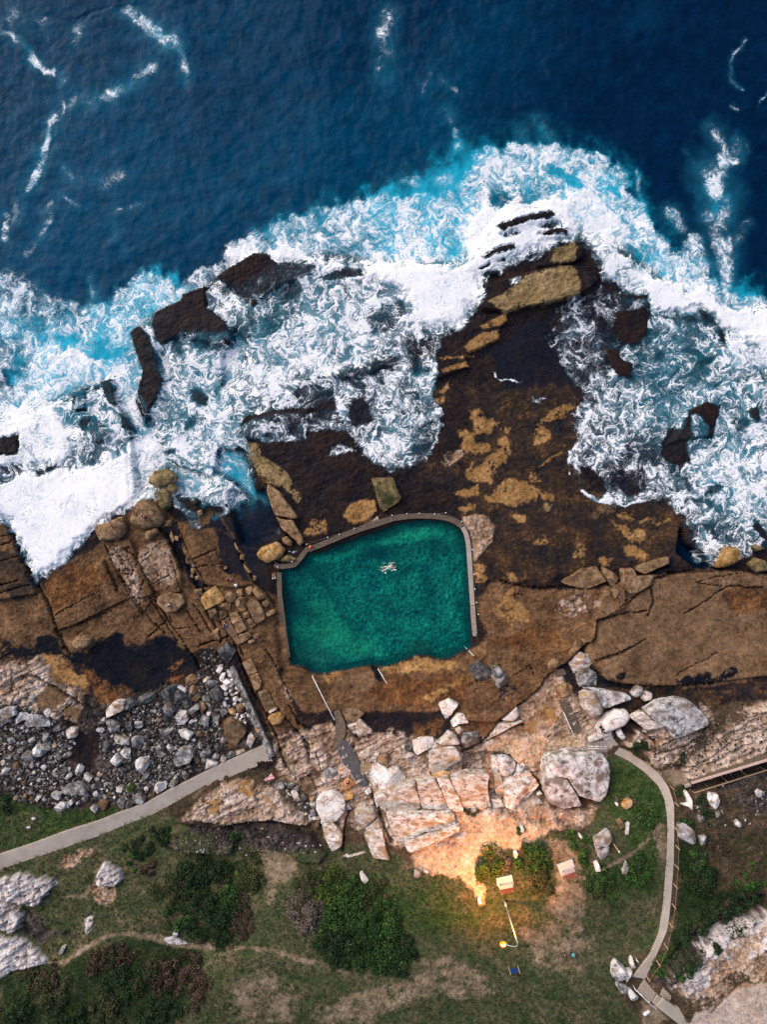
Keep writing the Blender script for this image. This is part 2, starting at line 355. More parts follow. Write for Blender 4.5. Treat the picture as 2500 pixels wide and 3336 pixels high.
# tile, palette, edge softness, edge wander, cover (1 = solid, less = in patches), outline
ZONE = """
z scrub 20 30 1 -30000,1700 300,1700 600,1660 800,1620 1300,1600 1658,1500 30000,1500 30000,30000 -30000,30000
z brown 12 22 1 100,1262 140,1215 215,1180 290,1085 340,1075 380,1130 470,1105 520,1180 545,1260 600,1290 620,1340 640,1440 560,1450 480,1400 440,1400 400,1420 330,1380 230,1400 150,1410 110,1340
j rust 14 26 .8 400,1050 560,900 760,960 900,900 1030,1040 900,1200 700,1280 480,1370 400,1250
j tanp 10 12 .75 950,760 1180,800 1250,1000 1290,1250 1200,1330 1040,960
j tanp 10 12 .8 1290,850 1350,700 1500,720 1620,1000 1560,1130 1330,1100 1260,900
k reefb 8 12 1 700,330 860,440 930,640 1020,830 800,790 750,620 720,560
k reefb 8 16 1 560,340 700,200 860,440 700,330
k reefb 8 10 1 200,340 330,280 450,640 620,850 520,900 430,740
k brown 6 12 1 600,830 760,720 850,740 1020,840 900,860 700,860
k reefb 8 14 1 860,250 1060,500 1150,650 1160,900 1040,780 940,600 860,440
k brown 8 12 .9 1150,900 1250,1040 1290,1300 1340,1500 1250,1480 1100,1250 1120,1180
d brown 10 16 1 0,1560 60,1700 140,1900 -40,1900
z rubble 20 24 1 -100,1440 60,1440 180,1500 250,1495 400,1480 450,1440 490,1430 560,1560 590,1610 560,1620 420,1670 240,1740 100,1760 0,1750 -100,1750
z brown 8 20 1 -100,1080 0,1085 75,1255 100,1290 140,1400 190,1500 100,1500 0,1470 -100,1500
j mix 10 22 1 -60,780 150,800 230,960 330,1150 180,1300 60,1180 -60,1210
o dark 10 26 1 330,170 400,60 560,20 700,200 760,260 850,240 960,180 1100,90 1250,40 1340,50 1280,120 1400,180 1460,230 1560,170 1700,220 1700,660 1450,690 1250,600 1100,600 1000,420 900,330 700,330 500,260
p dark 10 22 1 -10,200 150,210 190,70 330,60 480,200 560,260 660,390 560,440 400,470 300,550 200,680 -10,700
o rust 10 26 .7 900,350 1100,560 1300,600 1400,700 1250,800 1050,820 950,600
p rust 8 14 .6 300,420 480,330 540,340 380,450
o pale 18 30 1 -80,330 100,360 420,300 600,500 700,640 850,680 950,800 850,1020 500,920 300,880 100,820 -80,850
o dark 14 26 .8 0,90 330,200 380,100 560,300 300,330 0,330
o gold 10 22 .75 440,310 700,270 740,400 920,520 960,620 860,640 740,600 640,620 560,440
o slate 8 14 1 420,720 560,560 760,720 640,850 500,880 420,830
o slate 8 14 1 680,900 780,790 930,830 920,960 840,940
z mix 16 30 1 1000,1060 1240,1000 1280,1060 1320,1090 1440,1075 1480,1130 1480,1210 1400,1215 1240,1235 1170,1260 1110,1258 1060,1262 1035,1290 1020,1180 1000,1110
z mix 18 30 .75 900,830 1000,840 1200,780 1250,860 1280,900 1240,1000 1000,1060 900,1040 960,960
z reefb 24 30 1 1060,760 1150,680 1200,720 1250,830 1100,840
z reef 24 30 1 930,880 1000,840 1040,920 960,1000 900,1000
h gold 8 22 .9 250,430 340,420 420,520 560,560 560,610 340,620 270,520
h gold 8 22 .9 380,260 470,220 490,320 620,330 550,460 420,440
h gold 8 24 .9 620,520 720,510 760,600 700,690 640,740 600,820 560,900 480,900 330,850 340,790 420,760 500,740 520,660 620,620
h gold 8 24 .85 500,1000 620,900 760,860 800,880 980,960 1120,960 1130,1030 960,1040 880,1100 700,1090 640,1070 500,1050
h gold 8 20 .85 960,340 1000,380 1080,420 1080,500 940,540
h gold 8 24 .6 1000,380 1200,300 1350,200 1340,160 1120,220 1000,300
h gold 6 14 .9 1000,740 1180,620 1190,630 1040,740
h gold 8 20 .7 930,780 1030,850 960,900 900,880
h gold 6 16 .8 220,990 330,940 450,920 450,1000 300,1010
h gold 6 18 .8 280,1110 410,1060 420,1130 300,1160
h gold 6 14 .7 640,400 740,380 720,450 640,440
h gold 8 20 .6 800,280 890,200 880,290
h ochre 8 16 .8 1020,1070 1100,1080 1090,1150 1050,1150
h tanp 5 8 1 300,1200 420,1170 520,1200 580,1290 570,1420 480,1520 440,1560 400,1610 390,1500 370,1340 320,1290
h gold 4 10 1 750,1180 860,1180 850,1240 800,1250
h tanp 6 20 .6 90,720 300,580 310,620 150,760
h gold 8 20 .5 930,1430 1000,1330 1090,1420 980,1440
h gold 6 20 .5 1300,1500 1440,1440 1400,1560 1320,1600
h gold 6 20 .5 1540,1580 1640,1540 1640,1640 1560,1650
h gold 6 16 .6 400,1600 520,1640 480,1700 380,1660
i gold 8 20 .7 310,750 440,720 460,820 340,800
i gold 6 14 .75 500,830 580,790 660,760 660,860 540,860
i gold 6 14 .5 660,850 790,790 770,830 680,870
i gold 10 24 .75 260,840 420,900 560,910 590,1000 480,1050 600,1110 590,1170 500,1170 380,960
i gold 6 12 .8 360,1060 440,1050 480,1130 380,1150
i gold 6 16 .7 150,1140 260,1150 250,1200 180,1220
i mix 10 24 1 640,1000 780,960 860,1060 800,1130 660,1110
i slate 10 24 .8 60,800 130,680 260,640 280,720 140,800
m brown 8 14 1 150,420 280,290 370,260 520,300 720,328 980,315 1230,330 1460,320 1460,480 1230,590 1190,780 1080,850 880,1030 800,1080 700,1220 500,1380 380,1500 260,1658 -80,1658 -80,1000 60,940 160,860 240,720 170,560
m gold 8 20 .7 130,180 250,200 240,270 150,300
m gold 6 16 .7 370,230 460,180 540,240 440,260
m gold 14 30 .6 300,500 420,300 520,340 600,600 400,620
m pale 14 26 .5 780,500 1050,360 1340,440 1330,540 1200,520 1000,560
m rust 20 36 .6 300,800 600,620 900,700 950,900 700,950 500,860
m reefb 16 30 .4 180,1180 400,1100 560,1250 400,1340 240,1300
z slate 6 10 1 1265,1410 1280,1330 1300,1270 1390,1240 1460,1240 1540,1228 1600,1235 1780,1260 1780,1480 1640,1470 1560,1480 1450,1490 1390,1490 1310,1470
i rust 18 30 .8 1250,1440 1700,1450 1700,1620 1300,1640
i slate 10 20 1 960,1300 1350,1250 1420,1330 1250,1360 1000,1380
n dark 8 20 .85 820,300 960,280 1080,250 1150,290 1330,190 1370,240 1260,340 980,390 840,370
n dark 6 16 .8 280,270 390,190 380,270 290,330
n mix 10 24 .8 -80,380 150,290 520,330 860,380 1250,420 1600,260 1700,240 1700,420 1300,480 1100,620 600,560 400,600 160,420 -80,400
n dark 5 8 1 130,330 240,390 420,400 520,330 440,330 280,340 170,280
l brown 8 14 1 60,1360 200,1380 280,1430 520,1405 720,1360 850,1380 960,1340 1080,1290 1180,1290 1260,1325 1340,1325 1450,1260 1560,1200 1700,1200 1700,1700 200,1700 40,1500
l gold 6 16 .8 800,1400 960,1345 1080,1295 1180,1295 1260,1330 1400,1330 1380,1400 1100,1380 900,1420
l gold 6 14 .8 330,1440 500,1410 520,1440 400,1500
l slate 10 20 .9 440,1480 620,1400 720,1380 780,1470 650,1560 480,1540
l dark 6 10 1 720,1355 790,1355 830,1480 790,1480
l rust 14 30 .9 700,1560 850,1440 1200,1430 1500,1420 1480,1560 1300,1658 900,1658
l gold 10 20 .7 1140,1600 1300,1500 1440,1440 1420,1480 1200,1640
l reef 10 26 .7 200,180 400,120 700,60 800,160 600,250 400,330 250,390
l gold 6 14 .85 520,190 560,100 700,60 770,80 790,160 700,230 600,260
l gold 6 16 .75 200,340 280,230 380,210 390,300 250,340
l tanp 4 8 .8 640,270 780,200 800,240 690,290
e ochre 8 18 .8 220,1300 330,1350 480,1470 470,1560 330,1520
e ochre 5 12 .5 460,1560 560,1540 600,1600 520,1640
e mix 6 12 1 180,1240 260,1270 330,1500 300,1520 220,1380
f reef 8 16 1 1280,480 1450,440 1520,640 1360,700 1300,560
f ochre 6 12 .95 520,800 720,680 860,570 1010,530 1180,480 1290,490 1340,620 1340,740 1050,810 690,890 600,850
f reef 4 10 1 490,620 720,590 700,680 620,720 500,760 460,820
f ochre 5 14 .9 1080,440 1120,310 1270,270 1310,310 1300,410 1150,440
f gold 4 10 .85 440,1010 690,890 700,960 640,1010 480,1030
f gold 4 10 .85 310,1190 440,1090 620,1050 620,1130 350,1250
f gold 3 8 .7 80,1300 400,1260 400,1280 100,1320
f gold 3 8 .85 100,1410 340,1320 350,1380 120,1430
f gold 3 8 .85 90,1590 175,1500 180,1560 130,1600
f gold 3 8 .7 50,1658 150,1620 140,1690 60,1700
e gold 8 16 .7 1550,1190 1658,1190 1640,1310 1560,1260
e tanp 8 20 .5 1430,1340 1560,1280 1480,1400
e gold 8 18 .8 1580,1460 1658,1360 1658,1500
d ochre 4 8 .8 1550,1240 1640,1250 1700,1480 1640,1460
o reef 14 26 .9 740,1200 860,1060 1100,1100 1100,1330 1000,1500 900,1500 740,1420
o scrub 6 14 1 -60,1100 200,1130 200,1220 60,1380 -60,1400
p brown 10 22 .8 780,950 950,950 1150,1060 1150,1200 1000,1300 800,1200
p rust 6 14 .8 300,560 500,480 520,590 420,620
p brown 6 10 1 900,100 1060,180 1240,660 1500,1250 1620,1658 1700,1658 1700,900 1500,400 1300,0 1000,-100
s mix 12 26 .7 0,560 200,400 300,500 560,620 700,900 600,1040 300,1050 100,950
p tanp 6 12 .7 1480,500 1640,650 1658,800 1560,700
z tanp 18 30 1 590,1590 700,1560 760,1590 900,1590 1000,1620 1100,1570 1200,1500 1280,1500 1320,1590 1310,1640 1180,1640 1160,1700 1200,1760 1240,1790 1100,1810 1000,1800 860,1830 780,1790 700,1760 650,1700 600,1680
z brown 14 26 1 590,1600 640,1600 720,1620 770,1640 760,1700 690,1690 620,1690
z pale 14 30 .55 590,1590 700,1560 760,1590 900,1590 1000,1620 1100,1570 1200,1500 1280,1500 1320,1590 1310,1640 1180,1640 1160,1700 1200,1760 1100,1800 1000,1790 860,1830 780,1790 700,1760 650,1700 600,1680
s pale 10 20 .9 40,700 140,600 260,700 340,820 280,900 180,930
s pale 10 18 .9 290,600 400,560 470,700 470,830 400,850
s pale 12 26 .7 640,440 760,380 860,490 850,560 1010,480 1210,560 1150,700 1010,840 860,680 720,580
s brown 6 12 1 530,330 600,400 640,560 540,690 490,700 560,480
s rust 8 20 .7 1240,420 1480,400 1480,540 1280,560
r rust 10 20 .8 470,380 640,300 700,260 900,270 1060,350 1150,480 1080,500 860,420 700,480 600,540 500,500
r pale 12 24 .9 230,640 460,390 720,240 900,260 1130,370 1280,520 1420,640 1300,640 1060,590 860,610 660,640 400,600 270,640
r gold 8 18 .7 470,410 640,380 600,530 520,510
r gold 8 18 .7 700,280 860,270 1080,400 1100,500 960,380
r dark 4 8 1 230,640 400,640 560,680 690,640 800,610 1060,600 1200,600 1340,640 1330,670 1100,640 900,640 700,680 560,720 400,670
r rubble 12 26 1 30,790 180,690 420,640 560,700 700,660 900,660 1200,650 1480,740 1600,900 1560,1010 1330,990 1250,900 1080,900 950,840 880,900 700,930 480,910 300,900 100,880
r scrub 10 26 .9 100,800 300,780 660,820 700,920 400,900 120,880
t sand 14 26 .9 450,690 700,560 860,560 1060,500 1200,540 1380,560 1390,650 1100,660 1060,780 900,820 760,760 600,720
t sand 14 24 .8 230,1250 800,1290 1000,1340 1150,1380 1080,1440 1000,1500 700,1500 520,1560 420,1658 250,1640 0,1600 0,1500 200,1400
u mixg 20 30 1 280,150 780,120 880,260 880,460 640,540 280,540
u sand 14 24 1 0,180 250,60 500,60 720,50 780,90 620,140 520,190 440,180 330,230 320,350 380,380 360,470 290,510 200,480 120,400 60,340 0,300
u white 10 26 .5 0,60 200,70 300,120 180,180 0,170
t tanp 10 22 .8 850,1180 1300,1200 1658,1150 1658,1290 1200,1370 1000,1340
m tanp 10 26 1 380,1500 520,1390 700,1230 820,1090 900,1100 980,1200 900,1330 1000,1500 1060,1658 260,1658
m gold 10 26 .6 400,1620 620,1500 800,1400 900,1480 700,1600
n pale 12 26 .9 -60,420 130,410 180,560 100,700 -60,760
n pale 14 24 1 360,900 700,540 850,480 1100,560 1290,700 1200,900 900,950 540,950
n pale 14 30 1 540,950 900,800 1280,740 1340,640 1658,480 1740,480 1740,1010 1640,1040 960,1240 900,1100 880,1020 700,1080 600,1040
n scrub 10 22 .9 850,890 1100,720 1420,560 1480,640 1200,800 1000,960 860,1060
n grassd 6 12 1 840,940 900,930 890,1100 850,1080
n soil 8 16 1 700,1140 840,1100 940,1180 940,1240 830,1280 740,1200
n rubble 12 26 .8 960,1260 1740,1010 1740,1300 1400,1330 1000,1330
n scrub 14 30 1 940,1330 1740,1200 1740,1658 940,1658
n rubble 16 30 .7 1360,1320 1658,1280 1700,1480 1400,1500
z grass 14 22 1 -100,1720 60,1770 230,1745 300,1720 60,1800 -100,1830
q grass 10 22 1 -20,380 100,440 300,480 460,540 700,510 800,560 1060,480 1110,520 880,620 600,700 240,830 -20,900
q mixg 12 30 .6 0,520 300,520 420,640 300,760 0,860
z mixg 16 30 1 -100,1860 60,1850 220,1800 330,1750 380,1770 480,1820 640,1830 800,1820 900,1870 1000,1900 1040,1960 1180,1900 1200,1840 1280,1780 1320,1640 1400,1650 1440,1720 1460,1800 1450,1900 1430,2010 1380,2060 1340,2140 1400,2240 3000,2260 30000,2400 30000,30000 -30000,30000 -30000,1850
t scrub 8 20 .8 1100,650 1460,660 1580,690 1460,720 1260,690 1100,710
n grass 12 30 .95 230,1000 330,1000 560,1150 700,1300 740,1450 730,1658 380,1658 260,1500 210,1200
n grassd 8 16 1 370,900 560,860 580,920 540,950 500,1000 580,1060 700,1150 640,1130 480,990
v grass 14 30 1 215,80 330,40 430,0 430,140 380,130 300,240 240,260
v grass 16 30 1 20,420 240,300 380,200 400,260 350,480 240,470 180,540 60,540
v soil 12 24 .8 380,100 440,120 430,320 380,320
v mixg 20 30 1 150,560 400,480 420,600 360,760 260,860 60,900 100,700
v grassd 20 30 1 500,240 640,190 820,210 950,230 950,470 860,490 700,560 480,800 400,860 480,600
v scrub 20 36 .7 640,200 950,240 950,420 720,520 620,300
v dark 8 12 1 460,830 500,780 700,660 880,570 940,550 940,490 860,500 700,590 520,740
v white 12 24 1 430,880 560,740 720,640 960,560 960,720 700,860 600,980 440,960
v white 14 26 .75 500,860
v tanp 14 26 .45 500,860 700,700 960,600 960,1180 560,1180 600,1060 440,960
v white 14 30 .8 480,860 640,830 600,960 500,950
v conc 10 10 1 600,1060 760,960 960,900 960,1180 500,1180 560,1060
v rubble 8 20 .9 350,960 450,850 560,740 640,700 560,820 480,900 420,960
v soil 10 22 1 290,1060 390,1080 440,1140 400,1180 290,1180 310,1130
q white 10 20 1 -30,1150 130,1110 300,1070 480,1140 480,1210 400,1300 370,1360 260,1370 100,1320 -30,1260
q white 10 18 1 -30,1310 40,1310 210,1390 220,1460 170,1590 100,1610 0,1570 -30,1560
q rubble 10 20 .9 230,1440 380,1480 420,1570 280,1658 160,1640 200,1560
w white 8 12 1 -40,190 60,195 150,230 190,280 210,300 205,320 130,335 60,350 0,390 -40,400
w rubble 6 14 .9 110,150 180,110 190,170 340,190 330,210 250,200 180,240 150,210
q white 10 18 1 890,1080 960,980 1080,1040 1100,1130 1050,1200 930,1190 860,1150
q tanp 10 22 .9 800,1170 870,1170 1030,1190 1050,1350 900,1400 830,1300
q tanp 8 20 .8 480,1000 700,880 850,870 820,960 600,1060
q white 5 10 .9 750,1470 840,1430 830,1560 780,1640
r soil 16 26 .85 990,840 1200,900 1330,950 1280,1050 1150,1200 1060,1230 1000,1150 1040,1000 900,870
r mixg 14 26 1 870,870 1000,850 1040,950 960,900
x soil 20 36 .65 260,100 400,90 380,150 330,200 320,260 280,240
x mixg 20 30 1 180,260 400,240 480,420 700,560 850,560 950,420 950,744 0,744 0,430 180,420
x soil 24 40 .5 130,560 300,500 420,620 380,744 150,744
x soil 24 40 .65 480,680 640,600 850,570 950,580 850,660 700,744 470,744
x grass 16 30 .9 640,110 760,130 960,300 960,380 860,380 820,280 700,220
u grass 14 30 .9 0,430 120,330 160,430 200,500 300,520 340,580 60,640 -60,640
u mixg 20 34 1 340,520 460,440 560,420 620,500 740,600 620,700 500,740 300,700
u soil 22 40 .6 540,600 640,580 780,600 940,640 900,780 820,860 700,780 600,740
u soil 20 40 .7 680,400 840,260 880,420 900,600 700,600
u soil 16 24 .8 690,140 780,150 860,240 850,340 740,330 720,250
u soil 20 34 .5 0,760 200,720 420,860 380,952 0,952
w grassd 22 36 .8 0,400 200,340 420,280 560,210 800,250 900,300 900,480 700,593 0,593
w soil 6 8 1 200,315 300,300 400,230 500,190 600,180 730,200 830,235 952,235 952,265 830,262 720,240 560,200 480,215 380,270 300,322 200,328
w soil 4 6 .9 505,60 520,100 555,165 570,178 545,175 512,110
q soil 5 8 .9 530,1310 640,1290 740,1270 800,1200 830,1240 760,1300 620,1320
x soil 5 8 .8 0,408 150,420 300,430 480,480 620,530 620,545 470,500 300,448 150,436 0,424
v soil 5 8 .9 -60,430 0,405 100,360 240,280 340,200 350,212 250,295 120,370 0,425
"""
# dark joints, ledges and wall-shadow lines drawn into the rock: tile, width (photo px), points
CRACK = """
j 11 0,360 60,520 130,690 240,950 330,1110 430,1290 500,1480 560,1640 620,1740
j 4 940,760 1030,940 1130,1130 1250,1310 1330,1410 1480,1560
j 3 960,780 1060,1020 1170,1230 1290,1400
j 5 1120,790 1250,880 1300,1000 1400,1200 1500,1420
j 2 1100,850 1190,1090
j 2 1060,760 1120,960 1200,1130
j 2.5 700,1470 1090,1280 1170,1240
j 3 1010,860 1170,780
j 2 1190,1030 1250,920
j 2.5 1250,1250 1310,1070
j 2.5 1280,1390 1400,1220
j 3 1380,1230 1480,1400 1658,1640
j 6 1430,610 1560,780 1640,1000
j 2.5 1540,850 1640,1180
j 2 1300,860 1400,790 1490,700
j 2 1290,910 1370,860
j 2 1370,1120 1560,1010
j 3 940,900 1060,1180
j 2 1090,1000 1170,970
j 3 1320,1600 1500,1440
j 2 490,1400 760,1250 930,1160
j 2 560,1520 800,1440 1000,1350
j 4 -20,700 130,660
j 3 -20,770 120,730
j 4 -20,1130 180,1080
j 3 -20,1200 330,1100
j 2 -20,560 60,540
j 2 0,910 190,860
k 12 190,340 330,500 440,640 520,830 630,970
k 8 870,450 940,640 1050,820 1160,930 1230,1040
k 3 0,620 120,830 260,1020
k 4 490,620 600,570 700,520
k 9 560,960 620,1090 700,1240 740,1360
k 4 820,1120 900,1280 940,1370
k 6 740,1180 900,1390 950,1480
k 3 340,280 420,480 530,680 620,850
k 2.5 500,690 760,650
k 2 140,920 20,980
k 3 100,960 230,1160 350,1350
k 2.5 280,1120 320,1240 480,1230
k 2.5 430,1070 560,1280
k 5 560,1380 760,1330 920,1260
k 7 420,1400 520,1520 570,1658
k 3 500,1020 660,1280
k 2 540,1400 700,1340
k 3 1150,900 1240,1030 1290,1040
k 4 1290,320 1350,420 1490,480
k 4 1220,100 1260,60 1270,220 1360,420
p 8 1040,180 1110,350 1240,680 1380,900 1480,1140 1600,1500
p 4 1280,680 1380,900
p 3 1380,220 1500,420 1658,760
p 3 1120,360 1190,510 1260,670
i 7 470,1290 540,1300 640,1270 780,1230
i 8 640,1340 800,1290 960,1280 1170,1270 1240,1240
i 7 600,1420 620,1560 570,1658
i 4 900,1650 1050,1560 1270,1410 1400,1400 1450,1420 1600,1410
i 2.5 1270,1410 1130,1390 1000,1370
i 2 1000,1370 1180,1320 1400,1290
i 7 160,1230 180,1320 250,1410
i 6 340,1250 360,1420
i 4 360,1580 480,1480 620,1390
m 7 370,262 520,300 720,328 980,300 1020,318
m 5 1200,600 1300,580 1460,540 1658,520
m 8 1215,600 1200,760 1100,850 1010,970 880,1030 800,1080 700,1220 600,1310 500,1380
m 4 1225,970 1450,900 1560,830 1658,770
m 3 1420,480 1520,400 1658,330
m 3 560,380 480,370
m 2 60,1200 150,1130 130,1250
m 2.5 490,1090 620,1000 660,1100
t 8 1060,0 960,140 800,260 680,370 560,520 440,620 290,690
t 5 860,440 700,490 540,580 300,700
t 3 1110,520 1060,560
n 4 100,130 250,90 440,10
n 3 820,270 930,200 1100,120 1200,60
n 5 560,950 800,830 1100,740
n 4 640,980 900,900 1160,720
n 5 900,1100 1100,1020 1300,880
n 4 1120,720 1230,900
n 3 1080,860 1100,1000
n 4 560,600 640,690
n 6 430,660 520,740
n 6 480,740 640,860
o 8 340,480 500,550 640,630 780,720 880,790 980,850
o 5 660,900 740,1060
o 3 690,890 860,720
o 9 590,0 640,100 700,200
r 8 1130,0 1290,240
s 12 870,1090 930,1230 980,1380 1040,1500
s 4 1420,930 1480,1050 1600,1330
s 3 1560,930 1658,1110
s 4 1260,980 1310,1190
s 4 900,1060 1010,1050 1170,980
s 4 960,1230 1270,1230 1600,1220
s 4 1020,1330 1230,1260
s 4 1100,1490 1340,1400 1640,1350
s 5 0,280 100,420 240,560 300,760
s 4 110,270 200,430 290,470
s 4 360,680 420,860
s 8 660,1220 620,1330 600,1580
s 5 230,560 290,640 300,780
t 4 0,870 60,980 160,1180
t 4 180,930 300,1180
t 5 480,1000 570,1210
t 3 0,1390 220,1350
v 4 640,1060 730,970 830,890
"""
def paint(sx, sy, need_foam=True):
    """everything that varies over the place, for points given by photo position"""
    n = sx.shape
    sx = sx.astype(np.float32); sy = sy.astype(np.float32)
    w1 = fbm(sx, sy, 90, 4, 1); w2 = fbm(sx, sy, 90, 4, 2)
    w3 = fbm(sx, sy, 22, 4, 3, .6); w4 = fbm(sx, sy, 22, 4, 4, .6)
    wx = w1 * .6 + w3 * .45; wy = w2 * .6 + w4 * .45
    out = {}
    # --- rock and soil colour
    na = fbm(sx, sy, 60, 5, 5, .62); nb = fbm(sx, sy, 9, 3, 6, .6); ncov = .78 * fbm(sx, sy, 40, 5, 8, .68) + .5 * fbm(sx, sy, 9, 3, 18, .6)
    # bedding stretched along the strata
    ca, sa = math.cos(-.42), math.sin(-.42)
    bed = fbm((sx * ca + sy * sa) * .18, -sx * sa + sy * ca, 16, 4, 9, .6)
    tone = np.clip(.5 + .40 * na + .30 * nb + .08 * bed, 0, 1)
    col = np.zeros(n + (3,), np.float32); wet = np.ones(n, np.float32)
    def pal(name, t):
        c = np.array(PAL[name], np.float32)
        k = np.clip(t * 3, 0, 2.999); i = k.astype(int); f = (k - i)[..., None]
        return c[i] * (1 - f) + c[i + 1] * f
    col[:] = pal('reef', tone)
    rgh = np.full(n, .14, np.float32); veg = np.zeros(n, np.float32)
    RGH = dict(reef=.08, reefb=.06, mix=.09, brown=.175, rust=.18, gold=.10, ochre=.18, slate=.06, pale=.42, tanp=.30, white=.50, rubble=.30, dark=.05, grass=.10, grassd=.12, mixg=.10, scrub=.16, soil=.08, sand=.24, conc=.02)
    VEG = dict(grass=1, grassd=.9, mixg=.75, scrub=.35)
    WETP = dict(reef=1, reefb=1, mix=.8, dark=1.2, gold=.5, ochre=.5)
    for ln in ZONE.strip().splitlines():
        t = ln.split()
        poly = P(t[0], ' '.join(t[5:])); soft = float(t[2]); war = float(t[3]); cov = float(t[4])
        ix, d = sd_poly(sx + wx * war, sy + wy * war, poly, soft + 4)
        w = sst(-soft * .5, soft * .5, d)
        if cov < 1: tw = .5 if t[1] in ('soil', 'scrub', 'grass', 'grassd', 'mixg') else .16; w = w * sst(-tw, tw, ncov[ix] + (min(cov, .9) - .5) * 1.1 + np.clip(d, -10, 40) * .008 - .08)
        col[ix] += (pal(t[1], tone[ix]) - col[ix]) * w[:, None]
        wet[ix] += (WETP.get(t[1], 0) - wet[ix]) * w
        rgh[ix] += (RGH[t[1]] - rgh[ix]) * w; veg[ix] += (VEG.get(t[1], 0) - veg[ix]) * w
    out['rgh'] = rgh; out['veg'] = veg; out['na'] = na; out['nb'] = nb; out['bed'] = bed
    # --- joints
    crk = np.zeros(n, np.float32)
    for ln in CRACK.strip().splitlines():
        t = ln.split(None, 2); hw = float(t[1]) * .62
        ix, d = sd_line(sx + w4 * 3.0, sy + w3 * 3.0, P(t[0], t[2]), hw + 6)
        crk[ix] = np.maximum(crk[ix], 1 - sst(hw * .35, hw * 1.15, d + 1.2 * nb[ix]))
    # small random joints in the dry rock, along two directions
    c2, s2 = math.cos(1.08), math.sin(1.08)
    f1, f2, ida = worley((sx * c2 + sy * s2) * .42 + 5 * w3, (-sx * s2 + sy * c2) + 5 * w4, 26, 3)
    out['blk'] = f2 - f1; out['bid'] = ida
    gate = sst(-.1, .5, fbm(sx, sy, 130, 2, 15) + .15)
    crk = np.maximum(crk, sst(.085, .02, f2 - f1) * sst(.17, .2, rgh) * sst(.0, .5, gate) * .7 * sst(1080, 860, sx + .35 * (sy - 2000)) )
    out['crk'] = crk
    ixp, dp = sd_poly(sx, sy, POOL, 60)
    pd = np.full(n, -60., np.float32); pd[ixp] = dp; out['pool'] = pd
    # pool floor
    inp = pd > -14
    if inp.any():
        q = np.nonzero(inp)[0]; x = sx[q] + 14 * wx[q]; y = sy[q] + 14 * wy[q]
        tp = np.clip(.46 + .30 * na[q] + .42 * nb[q], 0, 1)
        cp = pal('pool', tp)
        def zone(poly, soft, amt, colr):
            ix, d = sd_poly(x, y, poly, soft + 2)
            w = sst(-soft, soft, d) * amt
            cp[ix] += (np.array(colr, np.float32) - cp[ix]) * w[:, None] * (.75 + .5 * np.clip(nb[q][ix], -1, 1))[:, None]
        zone(P('l', '240,490 420,520 640,470 840,370 1000,320 1280,300 1300,350 900,390 700,440 480,540 300,560'), 16, .8, (.16, .52, .28))
        zone(P('l', '280,860 440,880 560,1040 560,1160 380,1080 260,960'), 22, .6, (.14, .32, .16))
        zone(P('l', '110,1060 300,1030 600,1120 820,1260 700,1330 480,1300 250,1200 110,1180'), 22, .7, (.16, .30, .15))
        zone(P('l', '640,460 800,400 900,470 860,540 720,540'), 18, .85, (.006, .030, .055))
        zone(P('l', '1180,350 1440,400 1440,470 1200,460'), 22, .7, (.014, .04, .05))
        zone(P('l', '40,780 130,800 200,900 280,950 300,1010 120,1040 60,980'), 18, .75, (.035, .05, .05))
        zone(P('l', '100,1200 320,1200 500,1330 400,1420 90,1350'), 22, .85, (.12, .115, .085))
        zone(P('l', '920,1330 1060,1200 1180,1180 1240,1280 1160,1320 1060,1300'), 9, .9, (.08, .075, .05))
        zone(P('l', '1240,1290 1460,1220 1520,1160 1520,1240 1330,1320 1240,1320'), 9, .9, (.05, .05, .04))
        zone(P('l', '500,1370 720,1310 850,1330 860,1380 700,1370 520,1410'), 10, .8, (.012, .03, .035))
        zone(P('l', '210,600 380,700 560,1030 660,1230 640,1240 540,1060 420,860 360,740 280,640'), 8, .6, (.014, .04, .042))
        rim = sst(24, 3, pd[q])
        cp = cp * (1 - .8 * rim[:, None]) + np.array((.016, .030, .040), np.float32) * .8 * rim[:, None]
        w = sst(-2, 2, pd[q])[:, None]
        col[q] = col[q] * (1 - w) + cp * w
    out['wet'] = np.clip(wet, 0, 1.2)
    out['col'] = col
    # --- the sea
    if not need_foam: return out
    dens = np.zeros(n, np.float32); aer = np.zeros(n, np.float32); lite = np.zeros(n, np.float32)
    fw1 = fbm(sx, sy, 46, 5, 21, .62); fw2 = fbm(sx, sy, 46, 5, 22, .62)
    ax = sx + fw1 * 20; ay = sy + fw2 * 20
    bx = sx + w3 * 5; by = sy + w4 * 5
    for ln in FOAM.strip().splitlines():
        t = ln.split(); v = float(t[1]); soft = float(t[2]); poly = P(t[0], ' '.join(t[3:]))
        if soft >= 12: ix, d = sd_poly(ax, ay, poly, soft * 1.2 + 2)
        else: ix, d = sd_poly(bx, by, poly, soft * 1.2 + 2)
        w = sst(-soft * .9, soft * .9, d)
        dens[ix] += (v - dens[ix]) * w
    hz = np.zeros(n, np.float32)
    for ln in STREAK.strip().splitlines():
        t = ln.split(); ptsl = P(t[0], ' '.join(t[3:])); r = float(t[2]) * (TILE[t[0]][2] / TILE[t[0]][3]) * 1.15
        ix, d = sd_line(sx + fw1 * 9, sy + fw2 * 9, ptsl, r * 1.6)
        dens[ix] = np.maximum(dens[ix], float(t[1]) * 1.05 * (1 - sst(r * .1, r * 1.6, d)) * np.clip(.75 + .9 * w1[ix], .1, 1.3))
        ix, d = sd_line(sx + fw1 * 14, sy + fw2 * 14, ptsl, r * 4)
        hz[ix] = np.maximum(hz[ix], float(t[1]) * (1 - sst(0, r * 3.4, d)))
